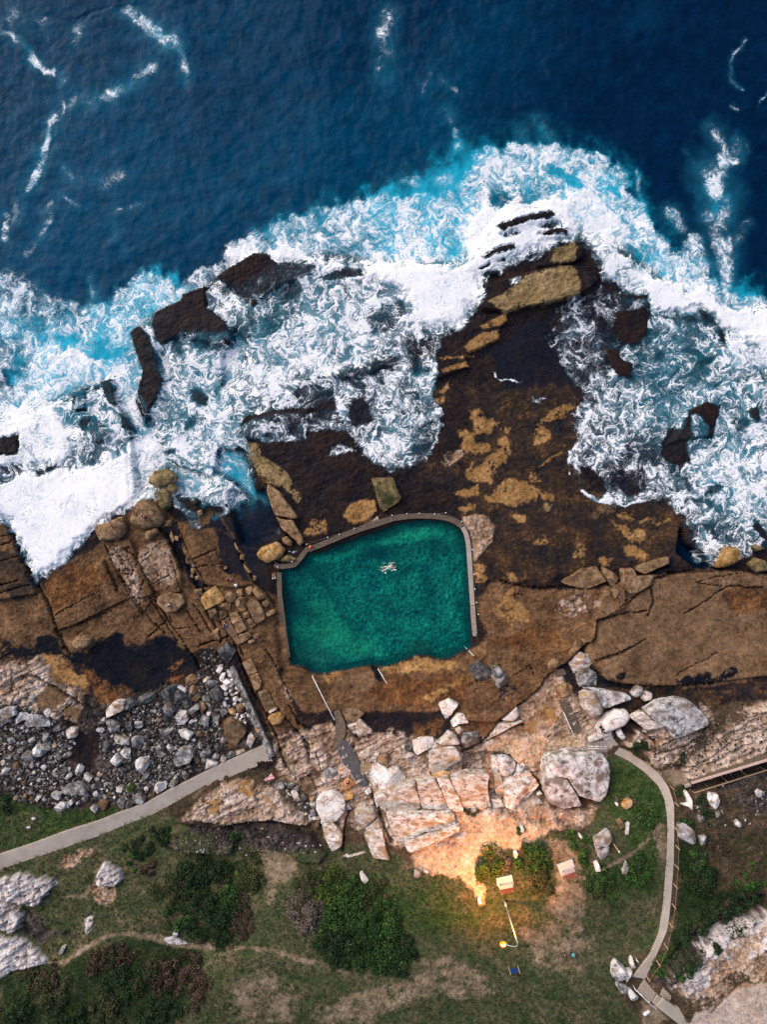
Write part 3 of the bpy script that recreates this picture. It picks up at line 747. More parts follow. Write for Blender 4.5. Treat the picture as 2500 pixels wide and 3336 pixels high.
    for arr, tab in ((aer, AER), (lite, SAND)):
        for it in tab.split():
            x, y, r, v = [float(q) for q in it.split(',')]
            x *= 1.5078; y *= 1.5078; r *= 1.5078
            g = np.exp(-((ax + fw1 * r * .25 - x) ** 2 + (ay + fw2 * r * .25 - y) ** 2) / (2 * (r * .6) ** 2)) * v
            arr[:] = arr + g * (1 - arr)
    # filament network
    m = np.nonzero(dens > .01)[0]
    foam = np.zeros(n, np.float32)
    # carry the foam along a swirling current, so that its net is drawn out into strands
    X = sx[m] + 5 * w3[m] + 10 * fw1[m]; Y = sy[m] + 5 * w4[m] + 10 * fw2[m]; X0, Y0 = X.copy(), Y.copy()
    e = 2.0
    for st in range(7):
        p0 = gnoise(X / 105, Y / 105, 51) + .42 * gnoise(X / 44, Y / 44, 52)
        px_ = gnoise((X + e) / 105, Y / 105, 51) + .42 * gnoise((X + e) / 44, Y / 44, 52)
        py_ = gnoise(X / 105, (Y + e) / 105, 51) + .42 * gnoise(X / 44, (Y + e) / 44, 52)
        X = X + (py_ - p0) / e * 300; Y = Y - (px_ - p0) / e * 300
    strk = fbm(X * .6, Y * .6, 34, 3, 53, .5)
    nets = []
    for lam, sd in ((40, 11), (21, 12), (11, 13)):
        a, b, _ = worley(X, Y, lam, sd)
        nets.append(np.exp(-(b - a) / .26))
    rdg = np.clip(1 - np.abs(fbm(X, Y, 46, 3, 35, .5)) * 2.2, 0, 1)
    pick = sst(-.25, .25, fbm(X0, Y0, 80, 2, 41))
    net = nets[0] * (.60 - .2 * pick) + nets[1] * (.42 + .2 * pick) + nets[2] * .20 + .34 * rdg + .20 * fw1[m] + .22 * strk
    srt = np.sort(net[::7]); rk = np.searchsorted(srt, net) / float(len(srt))
    mid = 1 - np.abs(2 * dens[m] - 1) ** 3
    dd = np.clip(dens[m] + (.20 * w1[m] + .26 * strk + .16 * fw2[m]) * mid, 0, 1)
    cov = np.where(dd < .8, dd * .74, .592 + (dd - .8) * 2.1)
    soft = .26 + .50 * dd
    puff = np.clip(.5 + .55 * fbm(X, Y, 40, 4, 43, .55), 0, 1)
    core = sst(.80, .98, dd)
    f = sst(-.5, .5, (rk - (1 - cov)) / soft)
    f = np.maximum(f * (.88 + .12 * puff), core * (.80 + .20 * puff)) * sst(.02, .2, dd) * (.55 + .45 * sst(.25, .6, dd))
    milk = np.zeros(n, np.float32); milk[m] = sst(.2, .95, dd) * np.clip(.25 + 1.1 * puff, 0, 1); out['milk'] = milk
    fx = sx.copy(); fy = sy.copy(); fx[m] = X; fy[m] = Y; out['flow'] = np.stack([fx, fy, np.zeros_like(fx)], 1) / 22.0; ddf = np.zeros(n, np.float32); ddf[m] = dd; out['dd'] = ddf
    foam[m] = f
    out['haze'] = hz; out['dens'] = dens; out['foam'] = foam; out['aer'] = aer; out['lite'] = lite; out['fw1'] = fw1
    return out
def sea_mask(sx, sy):
    """1 in the open sea, 0 over the reef and the land"""
    poly = P('z', '-30000,-30000 30000,-30000 30000,660 1600,655 1560,650 1500,640 1440,600 1330,520 1270,500 1200,440 1120,430 1040,500 1000,560 800,560 700,545 600,560 500,560 440,620 330,680 280,740 280,800 160,840 40,900 -30000,930')
    ix, d = sd_poly(sx, sy, poly, 40)
    m = np.zeros(sx.shape, np.float32); m[ix] = sst(-22, 22, d)
    # narrow inlets where deep water reaches into the rock
    for q in ('d 930,520 1090,800 1060,900 960,1040 980,1200 1100,1400 1360,1480 1400,1300 1540,1310 1640,1640 1500,1500 1380,1440 1240,1590 1120,1580 1060,1400 880,1600 840,1200 700,870 830,560',
              'g 980,240 1700,280 1700,640 1290,640 1200,500 1100,430', 'e 50,700 130,540 200,620 140,840 60,900', 'k 800,0 1140,0 1220,220 1300,390 1080,500 930,480 860,250', 'i 890,900 940,1040 1240,1250 1040,1250 860,1100'):
        ix, d = sd_poly(sx, sy, P(q.split(None, 1)[0], q.split(None, 1)[1]), 30)
        m[ix] = np.maximum(m[ix], sst(-10, 14, d) * (.3 if q[0] == 'k' else .8))
    for ln in globals().get('RAISE', '').strip().splitlines():
        t = ln.split()
        if t[0] in 'defg':
            ix, d = sd_poly(sx, sy, P(t[0], ' '.join(t[3:])), 14); m[ix] *= 1 - sst(-12, 0, d)
    return m
# ======================= helpers =======================
def tag(o, label=None, cat=None, group=None, kind=None):
    if label: o['label'] = label
    if cat: o['category'] = cat; o['kind'] = 'thing'
    if group: o['group'] = group
    if kind: o['kind'] = kind
    return o
def np_mesh(name, V, F, smooth=True):
    """mesh from a vertex array and a quad/triangle index array"""
    me = bpy.data.meshes.new(name)
    V = np.ascontiguousarray(V, np.float32); F = np.ascontiguousarray(F, np.int32)
    k = F.shape[1]
    me.vertices.add(len(V)); me.vertices.foreach_set('co', V.ravel())
    me.loops.add(F.size); me.loops.foreach_set('vertex_index', F.ravel())
    me.polygons.add(len(F)); me.polygons.foreach_set('loop_start', np.arange(0, F.size, k, dtype=np.int32))
    me.update(calc_edges=True)
    me.polygons.foreach_set('use_smooth', np.full(len(F), smooth, bool))
    me.update()
    return me
def set_col(me, name, rgb):
    a = me.attributes.new(name, 'FLOAT_COLOR', 'POINT')
    a.data.foreach_set('color', np.concatenate([rgb, np.ones((len(rgb), 1))], 1).astype(np.float32).ravel())
def set_f(me, name, v):
    a = me.attributes.new(name, 'FLOAT', 'POINT'); a.data.foreach_set('value', np.asarray(v, np.float32).ravel())
def link(name, me, mat=None, parent=None, loc=None):
    o = bpy.data.objects.new(name, me); COL.objects.link(o)
    if mat is not None: me.materials.append(mat)
    if parent is not None: o.parent = parent
    if loc is not None: o.location = loc
    return o
def empty(name, loc, rz=0.0):
    o = bpy.data.objects.new(name, None); COL.objects.link(o); o.location = loc; o.rotation_euler = (0, 0, rz); o.empty_display_size = .3
    return o
class MB:
    """collects boxes, tubes and plates into one mesh"""
    def __init__(s): s.bm = bmesh.new()
    def box(s, c, d, rz=0.0, bev=0.0, rot=None):
        m = Matrix.Translation(c) @ (rot.to_matrix().to_4x4() if rot else Matrix.Rotation(rz, 4, 'Z')) @ Matrix.Diagonal((d[0], d[1], d[2], 1))
        r = bmesh.ops.create_cube(s.bm, size=1.0, matrix=m)
        if bev:
            es = list({e for v in r['verts'] for e in v.link_edges})
            bmesh.ops.bevel(s.bm, geom=es, offset=bev, segments=2, profile=.6, affect='EDGES')
        return s
    def tube(s, pts, r, n=8, cap=True):
        pts = [Vector(p) for p in pts]; rr = r if isinstance(r, (list, tuple)) else [r] * len(pts)
        rings = []; up = Vector((0, 0, 1))
        for i, p in enumerate(pts):
            d = (pts[min(i + 1, len(pts) - 1)] - pts[max(i - 1, 0)]).normalized()
            a = d.cross(up if abs(d.z) < .95 else Vector((1, 0, 0))).normalized(); b = a.cross(d)
            rings.append([s.bm.verts.new(p + (a * math.cos(t) + b * math.sin(t)) * rr[i]) for t in [2 * math.pi * k / n for k in range(n)]])
        for q, w in zip(rings, rings[1:]):
            for k in range(n): s.bm.faces.new((q[k], q[(k + 1) % n], w[(k + 1) % n], w[k]))
        if cap: s.bm.faces.new(rings[0][::-1]); s.bm.faces.new(rings[-1])
        return s
    def ball(s, c, r, seg=10, sc=(1, 1, 1)):
        bmesh.ops.create_uvsphere(s.bm, u_segments=seg, v_segments=max(6, seg // 2), radius=r, matrix=Matrix.Translation(c) @ Matrix.Diagonal((sc[0], sc[1], sc[2], 1)))
        return s
    def build(s, name, mat, parent=None, smooth=False, loc=None):
        me = bpy.data.meshes.new(name); bmesh.ops.recalc_face_normals(s.bm, faces=s.bm.faces[:]); s.bm.to_mesh(me); s.bm.free()
        if smooth: me.polygons.foreach_set('use_smooth', np.ones(len(me.polygons), bool))
        return link(name, me, mat, parent, loc)
# ---------------- materials
class NT:
    def __init__(s, name):
        s.m = bpy.data.materials.new(name); s.m.use_nodes = True; s.t = s.m.node_tree; s.t.nodes.clear()
        s.out = s.t.nodes.new('ShaderNodeOutputMaterial')
    def n(s, typ, **kw):
        nd = s.t.nodes.new('ShaderNode' + typ)
        for k, v in kw.items():
            if k.startswith('i_'):
                key = k[2:].replace('_', ' '); nd.inputs[int(key) if key.isdigit() else key].default_value = v
            else: setattr(nd, k, v)
        return nd
    def l(s, a, b): s.t.links.new(a, b)
    def ramp(s, fac, stops, interp='LINEAR'):
        r = s.n('ValToRGB'); r.color_ramp.interpolation = interp; e = r.color_ramp.elements
        while len(e) < len(stops): e.new(.5)
        for x, (p, c) in zip(e, stops): x.position = p; x.color = (c[0], c[1], c[2], 1) if len(c) == 3 else c
        s.l(fac, r.inputs[0]); return r.outputs[0]
    def noise(s, vec, scale, detail=4, rough=.55, dist=0.0):
        q = s.n('TexNoise', i_Scale=scale, i_Detail=detail, i_Roughness=rough, i_Distortion=dist)
        if vec is not None: s.l(vec, q.inputs['Vector'])
        return q.outputs['Fac']
    def math(s, op, a, b=None, c=None, clamp=False):
        m = s.n('Math', operation=op, use_clamp=clamp)
        for i, v in enumerate((a, b, c)):
            if v is None: continue
            if hasattr(v, 'is_linked') or hasattr(v, 'node'): s.l(v, m.inputs[i])
            else: m.inputs[i].default_value = v
        return m.outputs[0]
    def mix(s, fac, a, b, blend='MIX'):
        m = s.n('Mix', data_type='RGBA', blend_type=blend)
        for v, i in ((fac, 0), (a, 6), (b, 7)):
            if hasattr(v, 'node'): s.l(v, m.inputs[i])
            elif i == 0: m.inputs[0].default_value = v
            else: m.inputs[i].default_value = (v[0], v[1], v[2], 1)
        return m.outputs[2]
    def bsdf(s, col, rough=.8, spec=.3, bump=None, bstr=.4, bdist=.1, metal=0):
        b = s.n('BsdfPrincipled')
        for v, k in ((col, 'Base Color'), (rough, 'Roughness'), (spec, 'Specular IOR Level'), (metal, 'Metallic')):
            if hasattr(v, 'node'): s.l(v, b.inputs[k])
            elif k == 'Base Color': b.inputs[k].default_value = (v[0], v[1], v[2], 1)
            else: b.inputs[k].default_value = v
        if bump is not None:
            bp = s.n('Bump', i_Strength=bstr, i_Distance=bdist); s.l(bump, bp.inputs['Height']); s.l(bp.outputs[0], b.inputs['Normal'])
        return b
    def done(s, b): s.l(b.outputs[0], s.out.inputs[0]); return s.m
def mat_ground():
    t = NT('ground_rock_and_soil'); tc = t.n('TexCoord').outputs['Object']
    c = t.n('Attribute', attribute_name='col').outputs['Color']; w = t.n('Attribute', attribute_name='wet').outputs['Fac']
    n1 = t.noise(tc, .9, 6, .62); n2 = t.noise(tc, 6.0, 5, .65); n3 = t.noise(tc, 2.2, 4, .6)
    f = t.math('MULTIPLY_ADD', n2, 1.1, .38); f = t.math('MULTIPLY_ADD', n1, .35, t.math('SUBTRACT', f, .10))
    fc = t.n('CombineColor'); [t.l(f, fc.inputs[i]) for i in range(3)]
    c2 = t.mix(1.0, c, fc.outputs[0], 'MULTIPLY')
    mo = t.ramp(t.noise(tc, 1.5, 8, .74), [(.34, (.38, .38, .40)), (.47, (.92, .92, .92)), (.66, (1.42, 1.40, 1.36))]); c2 = t.mix(.85, c2, mo, 'MULTIPLY')
    pt_ = t.ramp(t.noise(tc, 3.6, 5, .7), [(.33, (.28, .28, .30)), (.385, (1, 1, 1))]); c2 = t.mix(.75, c2, pt_, 'MULTIPLY')
    hue = t.ramp(n3, [(.35, (1.10, .97, .90)), (.65, (.92, 1.0, 1.10))])
    c3 = t.mix(1.0, c2, hue, 'MULTIPLY')
    c3 = t.mix(t.math('MULTIPLY', t.n('Attribute', attribute_name='joint').outputs['Fac'], .8), c3, (.010, .007, .006))  # joints coloured dark too, adding to the shade in their grooves
    ro = t.math('MULTIPLY_ADD', w, -.45, .92); ro = t.math('MULTIPLY_ADD', n2, .25, t.math('SUBTRACT', ro, .12))
    sp = t.math('MULTIPLY_ADD', w, -.07, .13)
    bh = t.math('MULTIPLY_ADD', n2, .5, n1)
    return t.done(t.bsdf(c3, ro, sp, bh, .26, .16))
def mat_sea():
    t = NT('sea_water'); tc = t.n('TexCoord').outputs['Object']
    at_ = lambda k, o='Fac': t.n('Attribute', attribute_name=k).outputs[o]
    wc = at_('water', 'Color'); f = at_('foam'); al = at_('film'); dd = at_('dd'); fl = at_('flow', 'Vector')
    n = t.noise(tc, 5.0, 5, .65); n2 = t.noise(tc, 1.3, 5, .55, .3); n3 = t.noise(tc, .35, 4, .6); nf = t.noise(fl, .55, 3, .6)
    # the fine net of foam, drawn along the same current as the broad strands
    nw = t.n('TexNoise', i_Scale=1.7, i_Detail=4, i_Roughness=.6); t.l(fl, nw.inputs['Vector'])
    va = t.n('VectorMath', operation='MULTIPLY_ADD'); t.l(nw.outputs['Color'], va.inputs[0]); va.inputs[1].default_value = (.75, .75, 0); t.l(fl, va.inputs[2])
    def lace(scale, wide):
        v = t.n('TexVoronoi', feature='DISTANCE_TO_EDGE', i_Scale=scale, voronoi_dimensions='2D'); t.l(va.outputs[0], v.inputs['Vector'])
        w = t.math('MULTIPLY_ADD', t.math('POWER', dd, 1.6), wide, .012); w = t.math('MULTIPLY', w, t.math('MULTIPLY_ADD', nf, 1.7, .12))
        return t.math('SUBTRACT', 1.0, t.math('DIVIDE', v.outputs['Distance'], t.math('MAXIMUM', w, .004)), clamp=True)
    l1 = lace(.95, .30); l2 = t.math('MULTIPLY', lace(2.1, .26), .85)
    L = t.math('MULTIPLY', t.math('MAXIMUM', l1, l2), 1.8, clamp=True)
    fade = t.math('MULTIPLY', dd, 2.6, clamp=True)
    s1 = t.math('ADD', t.math('MULTIPLY', f, .50), t.math('MULTIPLY', L, t.math('MULTIPLY_ADD', f, .55, .28)))
    core = t.math('MULTIPLY', t.math('SUBTRACT', dd, .80), 5.5, clamp=True)
    fs = t.math('MULTIPLY', t.math('MAXIMUM', s1, t.math('MULTIPLY', core, t.math('MULTIPLY_ADD', f, .3, .70))), fade, clamp=True)
    tint = t.math('MULTIPLY_ADD', n2, .5, t.math('MULTIPLY_ADD', n3, 1.0, .25)); cc = t.n('CombineColor'); [t.l(tint, cc.inputs[i]) for i in range(3)]
    wc2 = t.mix(1.0, wc, cc.outputs[0], 'MULTIPLY')
    white = t.ramp(n2, [(.25, (.72, .77, .83)), (.50, (.84, .845, .87))])
    c = t.mix(fs, wc2, white)
    ro = t.math('MULTIPLY_ADD', fs, .55, .22)
    bh = t.math('MULTIPLY', t.math('MULTIPLY_ADD', n, .35, n2), t.math('SUBTRACT', 1.1, fs))
    b = t.bsdf(c, ro, .04, bh, .07, .25)
    tr = t.n('BsdfTransparent'); mx = t.n('MixShader')
    a = t.math('MAXIMUM', al, fs); t.l(a, mx.inputs[0]); t.l(tr.outputs[0], mx.inputs[1]); t.l(b.outputs[0], mx.inputs[2])
    t.l(mx.outputs[0], t.out.inputs[0]); return t.m
def mat_pool():
    t = NT('pool_water'); tc = t.n('TexCoord').outputs['Object']
    n = t.noise(tc, 1.6, 4, .6, .4); n2 = t.noise(tc, .25, 4, .6)
    tr = t.n('BsdfTransparent'); t.l(t.ramp(n2, [(.3, (.20, .90, .96)), (.7, (.34, 1.0, .96))]), tr.inputs[0])
    b = t.bsdf(t.ramp(n2, [(.3, (.002, .075, .085)), (.7, (.004, .14, .12))]), .12, .3, n, .12, .12)
    mx = t.n('MixShader', i_0=.16); t.l(tr.outputs[0], mx.inputs[1]); t.l(b.outputs[0], mx.inputs[2])
    t.l(mx.outputs[0], t.out.inputs[0]); return t.m
def mat_rock(name, stops, pits=.3, stain=None, streak=(1, 1, 1)):
    t = NT(name); tc = t.n('TexCoord').outputs['Object']; oi = t.n('ObjectInfo')
    va = t.n('VectorMath', operation='MULTIPLY_ADD'); t.l(oi.outputs['Random'], va.inputs[0]); va.inputs[1].default_value = (37, 53, 71); t.l(tc, va.inputs[2])
    mp = t.n('Mapping'); mp.inputs['Scale'].default_value = streak; t.l(va.outputs[0], mp.inputs['Vector']); v = mp.outputs[0]
    n1 = t.noise(v, 1.1, 6, .62, .4); n2 = t.noise(v, 7.0, 5, .68); n3 = t.noise(v, .6, 3, .5)
    f = t.math('MULTIPLY_ADD', n2, .35, t.math('SUBTRACT', n1, .175))
    f = t.math('MULTIPLY_ADD', t.math('SUBTRACT', f, .5), 1.9, .54)
    c = t.ramp(f, stops)
    k = t.math('MULTIPLY_ADD', oi.outputs['Random'], .40, .80); kc = t.n('CombineColor'); [t.l(k, kc.inputs[i]) for i in range(3)]
    c = t.mix(1.0, c, kc.outputs[0], 'MULTIPLY')
    if stain:
        c = t.mix(t.ramp(n3, [(.50, (0, 0, 0)), (.66, (1, 1, 1))]), c, stain)
    pit = t.ramp(t.noise(v, 3.2, 6, .72), [(.30, (1, 1, 1)), (.40, (0, 0, 0))])
    c = t.mix(t.math('MULTIPLY', pit, pits), c, [q * .22 for q in stops[0][1]])
    vo = t.n('TexVoronoi', feature='DISTANCE_TO_EDGE', i_Scale=.62, i_Randomness=1.0); wv = t.n('VectorMath', operation='MULTIPLY_ADD'); nv = t.n('TexNoise', i_Scale=1.3, i_Detail=5, i_Roughness=.65); t.l(v, nv.inputs['Vector'])
    t.l(nv.outputs['Color'], wv.inputs[0]); wv.inputs[1].default_value = (.9, .9, .9); t.l(v, wv.inputs[2]); t.l(wv.outputs[0], vo.inputs['Vector'])
    ck = t.ramp(vo.outputs['Distance'], [(.0, (1, 1, 1)), (.035, (0, 0, 0))]); ck = t.math('MULTIPLY', ck, t.ramp(n3, [(.42, (1, 1, 1)), (.58, (.12, .12, .12))]))
    c = t.mix(t.math('MULTIPLY', ck, .8), c, [q * .14 for q in stops[0][1]])
    bh = t.math('MULTIPLY_ADD', n2, .4, n1); bh = t.math('SUBTRACT', bh, t.math('MULTIPLY', ck, .8))
    return t.done(t.bsdf(c, .88, .12, bh, .45, .16))
def mat_plain(name, a, b, scale=8, rough=.7, spec=.3, metal=0, bump=.2):
    t = NT(name); tc = t.n('TexCoord').outputs['Object']
    n = t.noise(tc, scale, 5, .65)
    return t.done(t.bsdf(t.ramp(n, [(.3, a), (.7, b)]), rough, spec, n, bump, .03, metal))
def mat_leaf(name, stops, rough=.75):
    t = NT(name); a = t.n('Attribute', attribute_name='tone').outputs['Fac']
    return t.done(t.bsdf(t.ramp(a, stops), rough, .2))
M = {}
M['ground'] = mat_ground(); M['sea'] = mat_sea(); M['pool'] = mat_pool()
M['tan'] = mat_rock('tan_sandstone', [(.25, (.09, .052, .028)), (.45, (.19, .115, .06)), (.62, (.27, .17, .095)), (.8, (.34, .23, .14))], .35)
M['gold'] = mat_rock('golden_sandstone', [(.25, (.15, .075, .025)), (.45, (.29, .16, .055)), (.62, (.37, .22, .085)), (.8, (.46, .31, .17))], .25)
M['olive'] = mat_rock('weedy_tan_sandstone', [(.25, (.07, .05, .022)), (.45, (.16, .115, .05)), (.62, (.23, .165, .08)), (.8, (.29, .21, .12))], .6, (.035, .05, .018))
M['brown'] = mat_rock('brown_sandstone', [(.25, (.06, .036, .022)), (.45, (.13, .08, .045)), (.62, (.18, .115, .068)), (.8, (.25, .17, .10))], .4)
M['dark'] = mat_rock('dark_grey_rock', [(.25, (.024, .024, .026)), (.45, (.055, .054, .056)), (.62, (.10, .098, .098)), (.8, (.18, .17, .17))], .35)
M['grey'] = mat_rock('weathered_grey_rock', [(.22, (.05, .045, .042)), (.42, (.15, .138, .133)), (.6, (.30, .285, .28)), (.8, (.48, .465, .46))], .75, (.07, .055, .045))
M['pale'] = mat_rock('pale_sandstone', [(.22, (.13, .095, .075)), (.40, (.42, .34, .29)), (.56, (.58, .51, .47)), (.8, (.70, .65, .62))], .7, (.33, .22, .13), (1, 1.8, 1))
M['white'] = mat_rock('fresh_white_sandstone', [(.25, (.42, .34, .28)), (.42, (.62, .55, .51)), (.6, (.70, .65, .63)), (.8, (.76, .72, .71))], .15)
M['lichen'] = mat_rock('lichened_white_rock', [(.22, (.07, .06, .058)), (.40, (.32, .29, .28)), (.55, (.54, .515, .51)), (.8, (.70, .68, .68))], .95, (.20, .155, .125))
M['orange'] = mat_rock('orange_sandstone', [(.25, (.30, .13, .04)), (.45, (.46, .24, .09)), (.7, (.55, .36, .20))], .15)
M['mud'] = mat_rock('wet_black_rock', [(.25, (.014, .013, .016)), (.5, (.03, .025, .026)), (.8, (.06, .045, .035))], .3)
M['concrete'] = mat_plain('old_concrete', (.25, .20, .165), (.40, .335, .285), 2.2, .85, .15)
M['concrete_dark'] = mat_plain('weedy_concrete', (.075, .055, .04), (.18, .135, .10), 3, .8, .2)
M['path'] = mat_plain('worn_concrete_path', (.31, .262, .225), (.42, .365, .32), .7, .9, .12)
M['steel'] = mat_plain('white_painted_steel', (.70, .70, .72), (.80, .80, .80), 9, .4, .5)
M['galv'] = mat_plain('galvanised_steel', (.45, .47, .50), (.60, .62, .64), 5, .45, .5, .6)
M['timber'] = mat_plain('weathered_timber', (.28, .18, .10), (.48, .34, .21), 6, .8, .2)
M['wood_red'] = mat_plain('red_brown_slats', (.13, .035, .022), (.20, .06, .035), 8, .6, .3)
M['chain'] = mat_plain('dark_chain', (.05, .045, .04), (.12, .10, .08), 8, .6, .4)
M['rope'] = mat_plain('brown_rope', (.16, .10, .06), (.30, .20, .12), 8, .9, .1)
M['blue'] = mat_plain('blue_sign_paint', (.008, .03, .16), (.012, .05, .22), 5, .5, .4)
M['asphalt'] = mat_plain('dark_tarred_ramp', (.045, .045, .055), (.10, .095, .10), 2.5, .8, .25)

# ======================= the ground and the sea =======================
RAISE = """
m .9 3 370,262 520,300 720,328 980,300 1020,318 1330,340 1460,320 1460,480 1215,600 1200,760 1100,850 1010,970 880,1030 800,1080 700,1220 600,1310 500,1380 300,1520 60,1500 0,1200 60,960 160,860 170,560 280,290
z .8 3 1265,1410 1280,1330 1300,1270 1390,1240 1460,1240 1540,1228 1600,1235 2400,1260 2400,1470 1640,1460 1560,1470 1450,1480 1390,1480 1310,1470
f 1.3 4 450,770 510,630 720,590 960,510 1170,470 1290,480 1480,480 1500,600 1440,680 1340,740 1050,810 690,890 600,880 470,860
f .9 4 960,490 960,450 1080,390 1100,320 1250,270 1340,250 1380,300 1370,400 1250,460
f .7 4 440,910 690,895 700,960 640,1010 620,1130 350,1250 330,1300 350,1380 100,1470 20,1500 10,1300 60,1150 200,1050
f .8 3 610,100 780,50 960,0 1100,-20 1130,10 1090,40 960,55 800,90 660,150
f .8 3 970,180 1150,130 1240,150 1230,185 1100,190
f .8 3 470,385 640,290 760,275 770,310 640,350 500,400
f .6 3 460,555 540,510 610,510 610,550
d .8 6 985,430 1160,350 1165,315 1310,265 1320,400 1440,490 1480,600 1400,650 1250,600 1130,580 1040,640 1000,620 970,510
d .8 5 835,560 880,515 930,540 980,640 1010,760 1040,860 1040,910 970,1030 930,1140 870,1000 890,880 915,800 870,680
d .6 7 640,865 710,850 755,1030 690,1000
d .6 7 755,1060 800,1090 850,1180 780,1160
d .6 7 0,1230 130,1195 120,1330 0,1330
d .6 7 458,940 540,910 565,990 545,1050 490,1060 470,1040
d .6 7 505,1110 600,1090 720,1180 700,1250 560,1280 440,1230 530,1190
e .6 9 30,190 250,50 330,60 420,110 640,130 660,170 560,220 420,260 330,330 250,400 160,330 60,240
e .5 10 160,1130 200,1085 400,1050 500,1030 600,1040 600,1120 300,1230 190,1230
e .5 7 640,835 740,820 900,780 1150,690 1150,740 950,840 760,850
g .4 9 0,150 130,210 300,300 580,300 590,480 580,660 480,760 330,760 200,700 60,480
g .6 7 210,800 320,790 330,880 440,930 430,1060 300,1050 210,900
g .6 7 940,1350 1110,1265 1240,1310 1200,1420 1160,1590 960,1610 760,1650 900,1480
g .6 7 1460,1350 1560,1290 1590,1440 1540,1460
j .9 3 -40,340 60,520 130,690 240,950 330,1110 330,1200 100,1240 -40,1260
j .5 3 780,980 930,900 1050,1160 1160,1240 700,1470 520,1530 490,1380 640,1260
j .7 3 960,740 1180,700 1240,860 1400,1200 1290,1250 1060,1000
j .8 3 1270,760 1340,660 1420,620 1560,800 1650,1020 1640,1180 1420,1230 1250,900
k .6 3 370,330 500,340 700,520 760,700 1020,840 880,870 700,850 560,840 490,620
l .4 5 520,190 560,100 700,60 770,80 790,160 700,230 600,260
h .4 4 300,1200 420,1170 520,1200 580,1290 570,1420 480,1520 440,1560 400,1610 390,1500 370,1340 320,1290
s .8 4 40,700 140,600 260,700 340,820 280,900 180,930
s .8 4 290,600 400,560 470,700 470,830 400,850
r 1.2 5 240,620 460,395 720,270 900,280 1130,370 1280,520 1410,630 1300,640 1060,590 860,610 660,640 400,600
r 1.0 6 60,790 180,680 420,650 560,700 700,680 760,760 700,900 480,900 300,890
r 1.0 6 980,830 1060,690 1180,660 1420,740 1560,900 1500,980 1330,970 1200,890
t -1.3 4 310,700 560,690 720,720 800,800 920,880 1010,990 1030,1100 900,1170 700,1230 550,1210 480,900 300,860
n 1.3 5 360,900 560,600 850,480 1000,500 1110,650 1100,720 920,800 600,940
n .8 5 540,950 900,810 1290,740 1440,600 1740,520 1740,1000 960,1220 900,1080 700,1060
n -1.5 5 980,1260 1740,1020 1740,1110 1000,1330
v -1.6 12 440,860 500,780 700,655 880,560 960,500 960,540 700,680 530,790
v 1.6 6 430,880 540,770 720,660 1000,540 1000,1200 560,1200 430,960
q 1.0 6 -30,1150 130,1110 300,1070 480,1140 480,1210 400,1300 370,1360 260,1370 100,1320 -30,1260
q 1.0 6 -30,1310 40,1310 210,1390 220,1460 170,1590 100,1610 0,1570 -30,1560
w .8 5 -40,190 60,195 150,230 190,280 210,300 205,320 130,335 60,350 0,390 -40,400
q .9 6 890,1080 960,980 1080,1040 1100,1130 1050,1200 930,1190 860,1150
o .8 5 0,300 100,360 420,300 600,500 700,640 850,680 950,800 850,1020 500,920 300,880 0,850
"""
FLAT = [P('q', '-30,920 260,835 600,710 890,620 1110,530 1330,450 1540,330 1658,270 1850,150 2050,60 2080,140 1900,220 1658,450 1540,510 1380,590 1150,680 940,780 640,900 280,1000 -30,1100'),
        P('n', '290,980 420,1050 560,1150 680,1270 740,1400 760,1658 825,1658 825,1440 780,1290 700,1170 560,1050 400,950 330,930'),
        P('v', '430,0 440,140 435,300 415,560 395,700 350,810 260,930 240,970 320,930 375,830 440,680 455,560 472,340 475,150 470,0')]
def land_z(sx, sy, o):
    z = base_h(sx, sy).astype(np.float32)
    rg = o['rgh'].copy()
    for poly in FLAT:
        ix, d = sd_poly(sx, sy, poly, 16); rg[ix] *= 1 - sst(-14, -2, d) * .95
    hi = sst(.26, .40, rg); z = z + rg * ((1.0 - .15 * hi) * o['na'] + (.40 - .18 * hi) * o['nb'] + (.35 + .75 * hi) * o['bed'])
    blk = sst(.14, .02, o['blk']) * sst(.2, .36, rg)
    z = z - blk * .35 * rg + (o['bid'] - .5) * .55 * rg * sst(.16, .3, rg)
    for ln in RAISE.strip().splitlines():
        t = ln.split(); poly = P(t[0], ' '.join(t[3:])); s = float(t[2])
        ix, d = sd_poly(sx + o['nb'] * 2.5 + o['na'] * 3, sy + o['nb'] * 2.5, poly, s + 2)
        z[ix] += float(t[1]) * sst(-s, s, d)
    z -= o['crk'] * .55
    pd = o['pool']
    pin = sst(-3, 4, pd)
    floor = -.75 + .25 * o['na'] + .1 * o['nb'] + .5 * sst(120, 20, pd)
    z = z * (1 - pin) + floor * pin
    ring = sst(-40, -20, pd) * sst(2, -2, pd)
    z = z * (1 - .7 * ring) + 1.25 * .7 * ring * 1.0
    return z
def axis(lo, hi, step, far, g=1.35):
    a = list(np.arange(lo, hi, step)); s = step
    while a[-1] < far: s = min(s * g, 250); a.append(a[-1] + s)
    s = step
    while a[0] > -far: s = min(s * g, 250); a.insert(0, a[0] - s)
    return np.array(a)
STEP = 0.13
GX = axis(-57.5, 57.5, STEP, 2500); GY = axis(-76.5, 76.5, STEP, 2500)
_X, _Y = np.meshgrid(GX, GY)
SXg, SYg = from_world(_X.ravel(), _Y.ravel())
G = paint(SXg, SYg)
SEA = sea_mask(SXg.astype(np.float32), SYg.astype(np.float32))
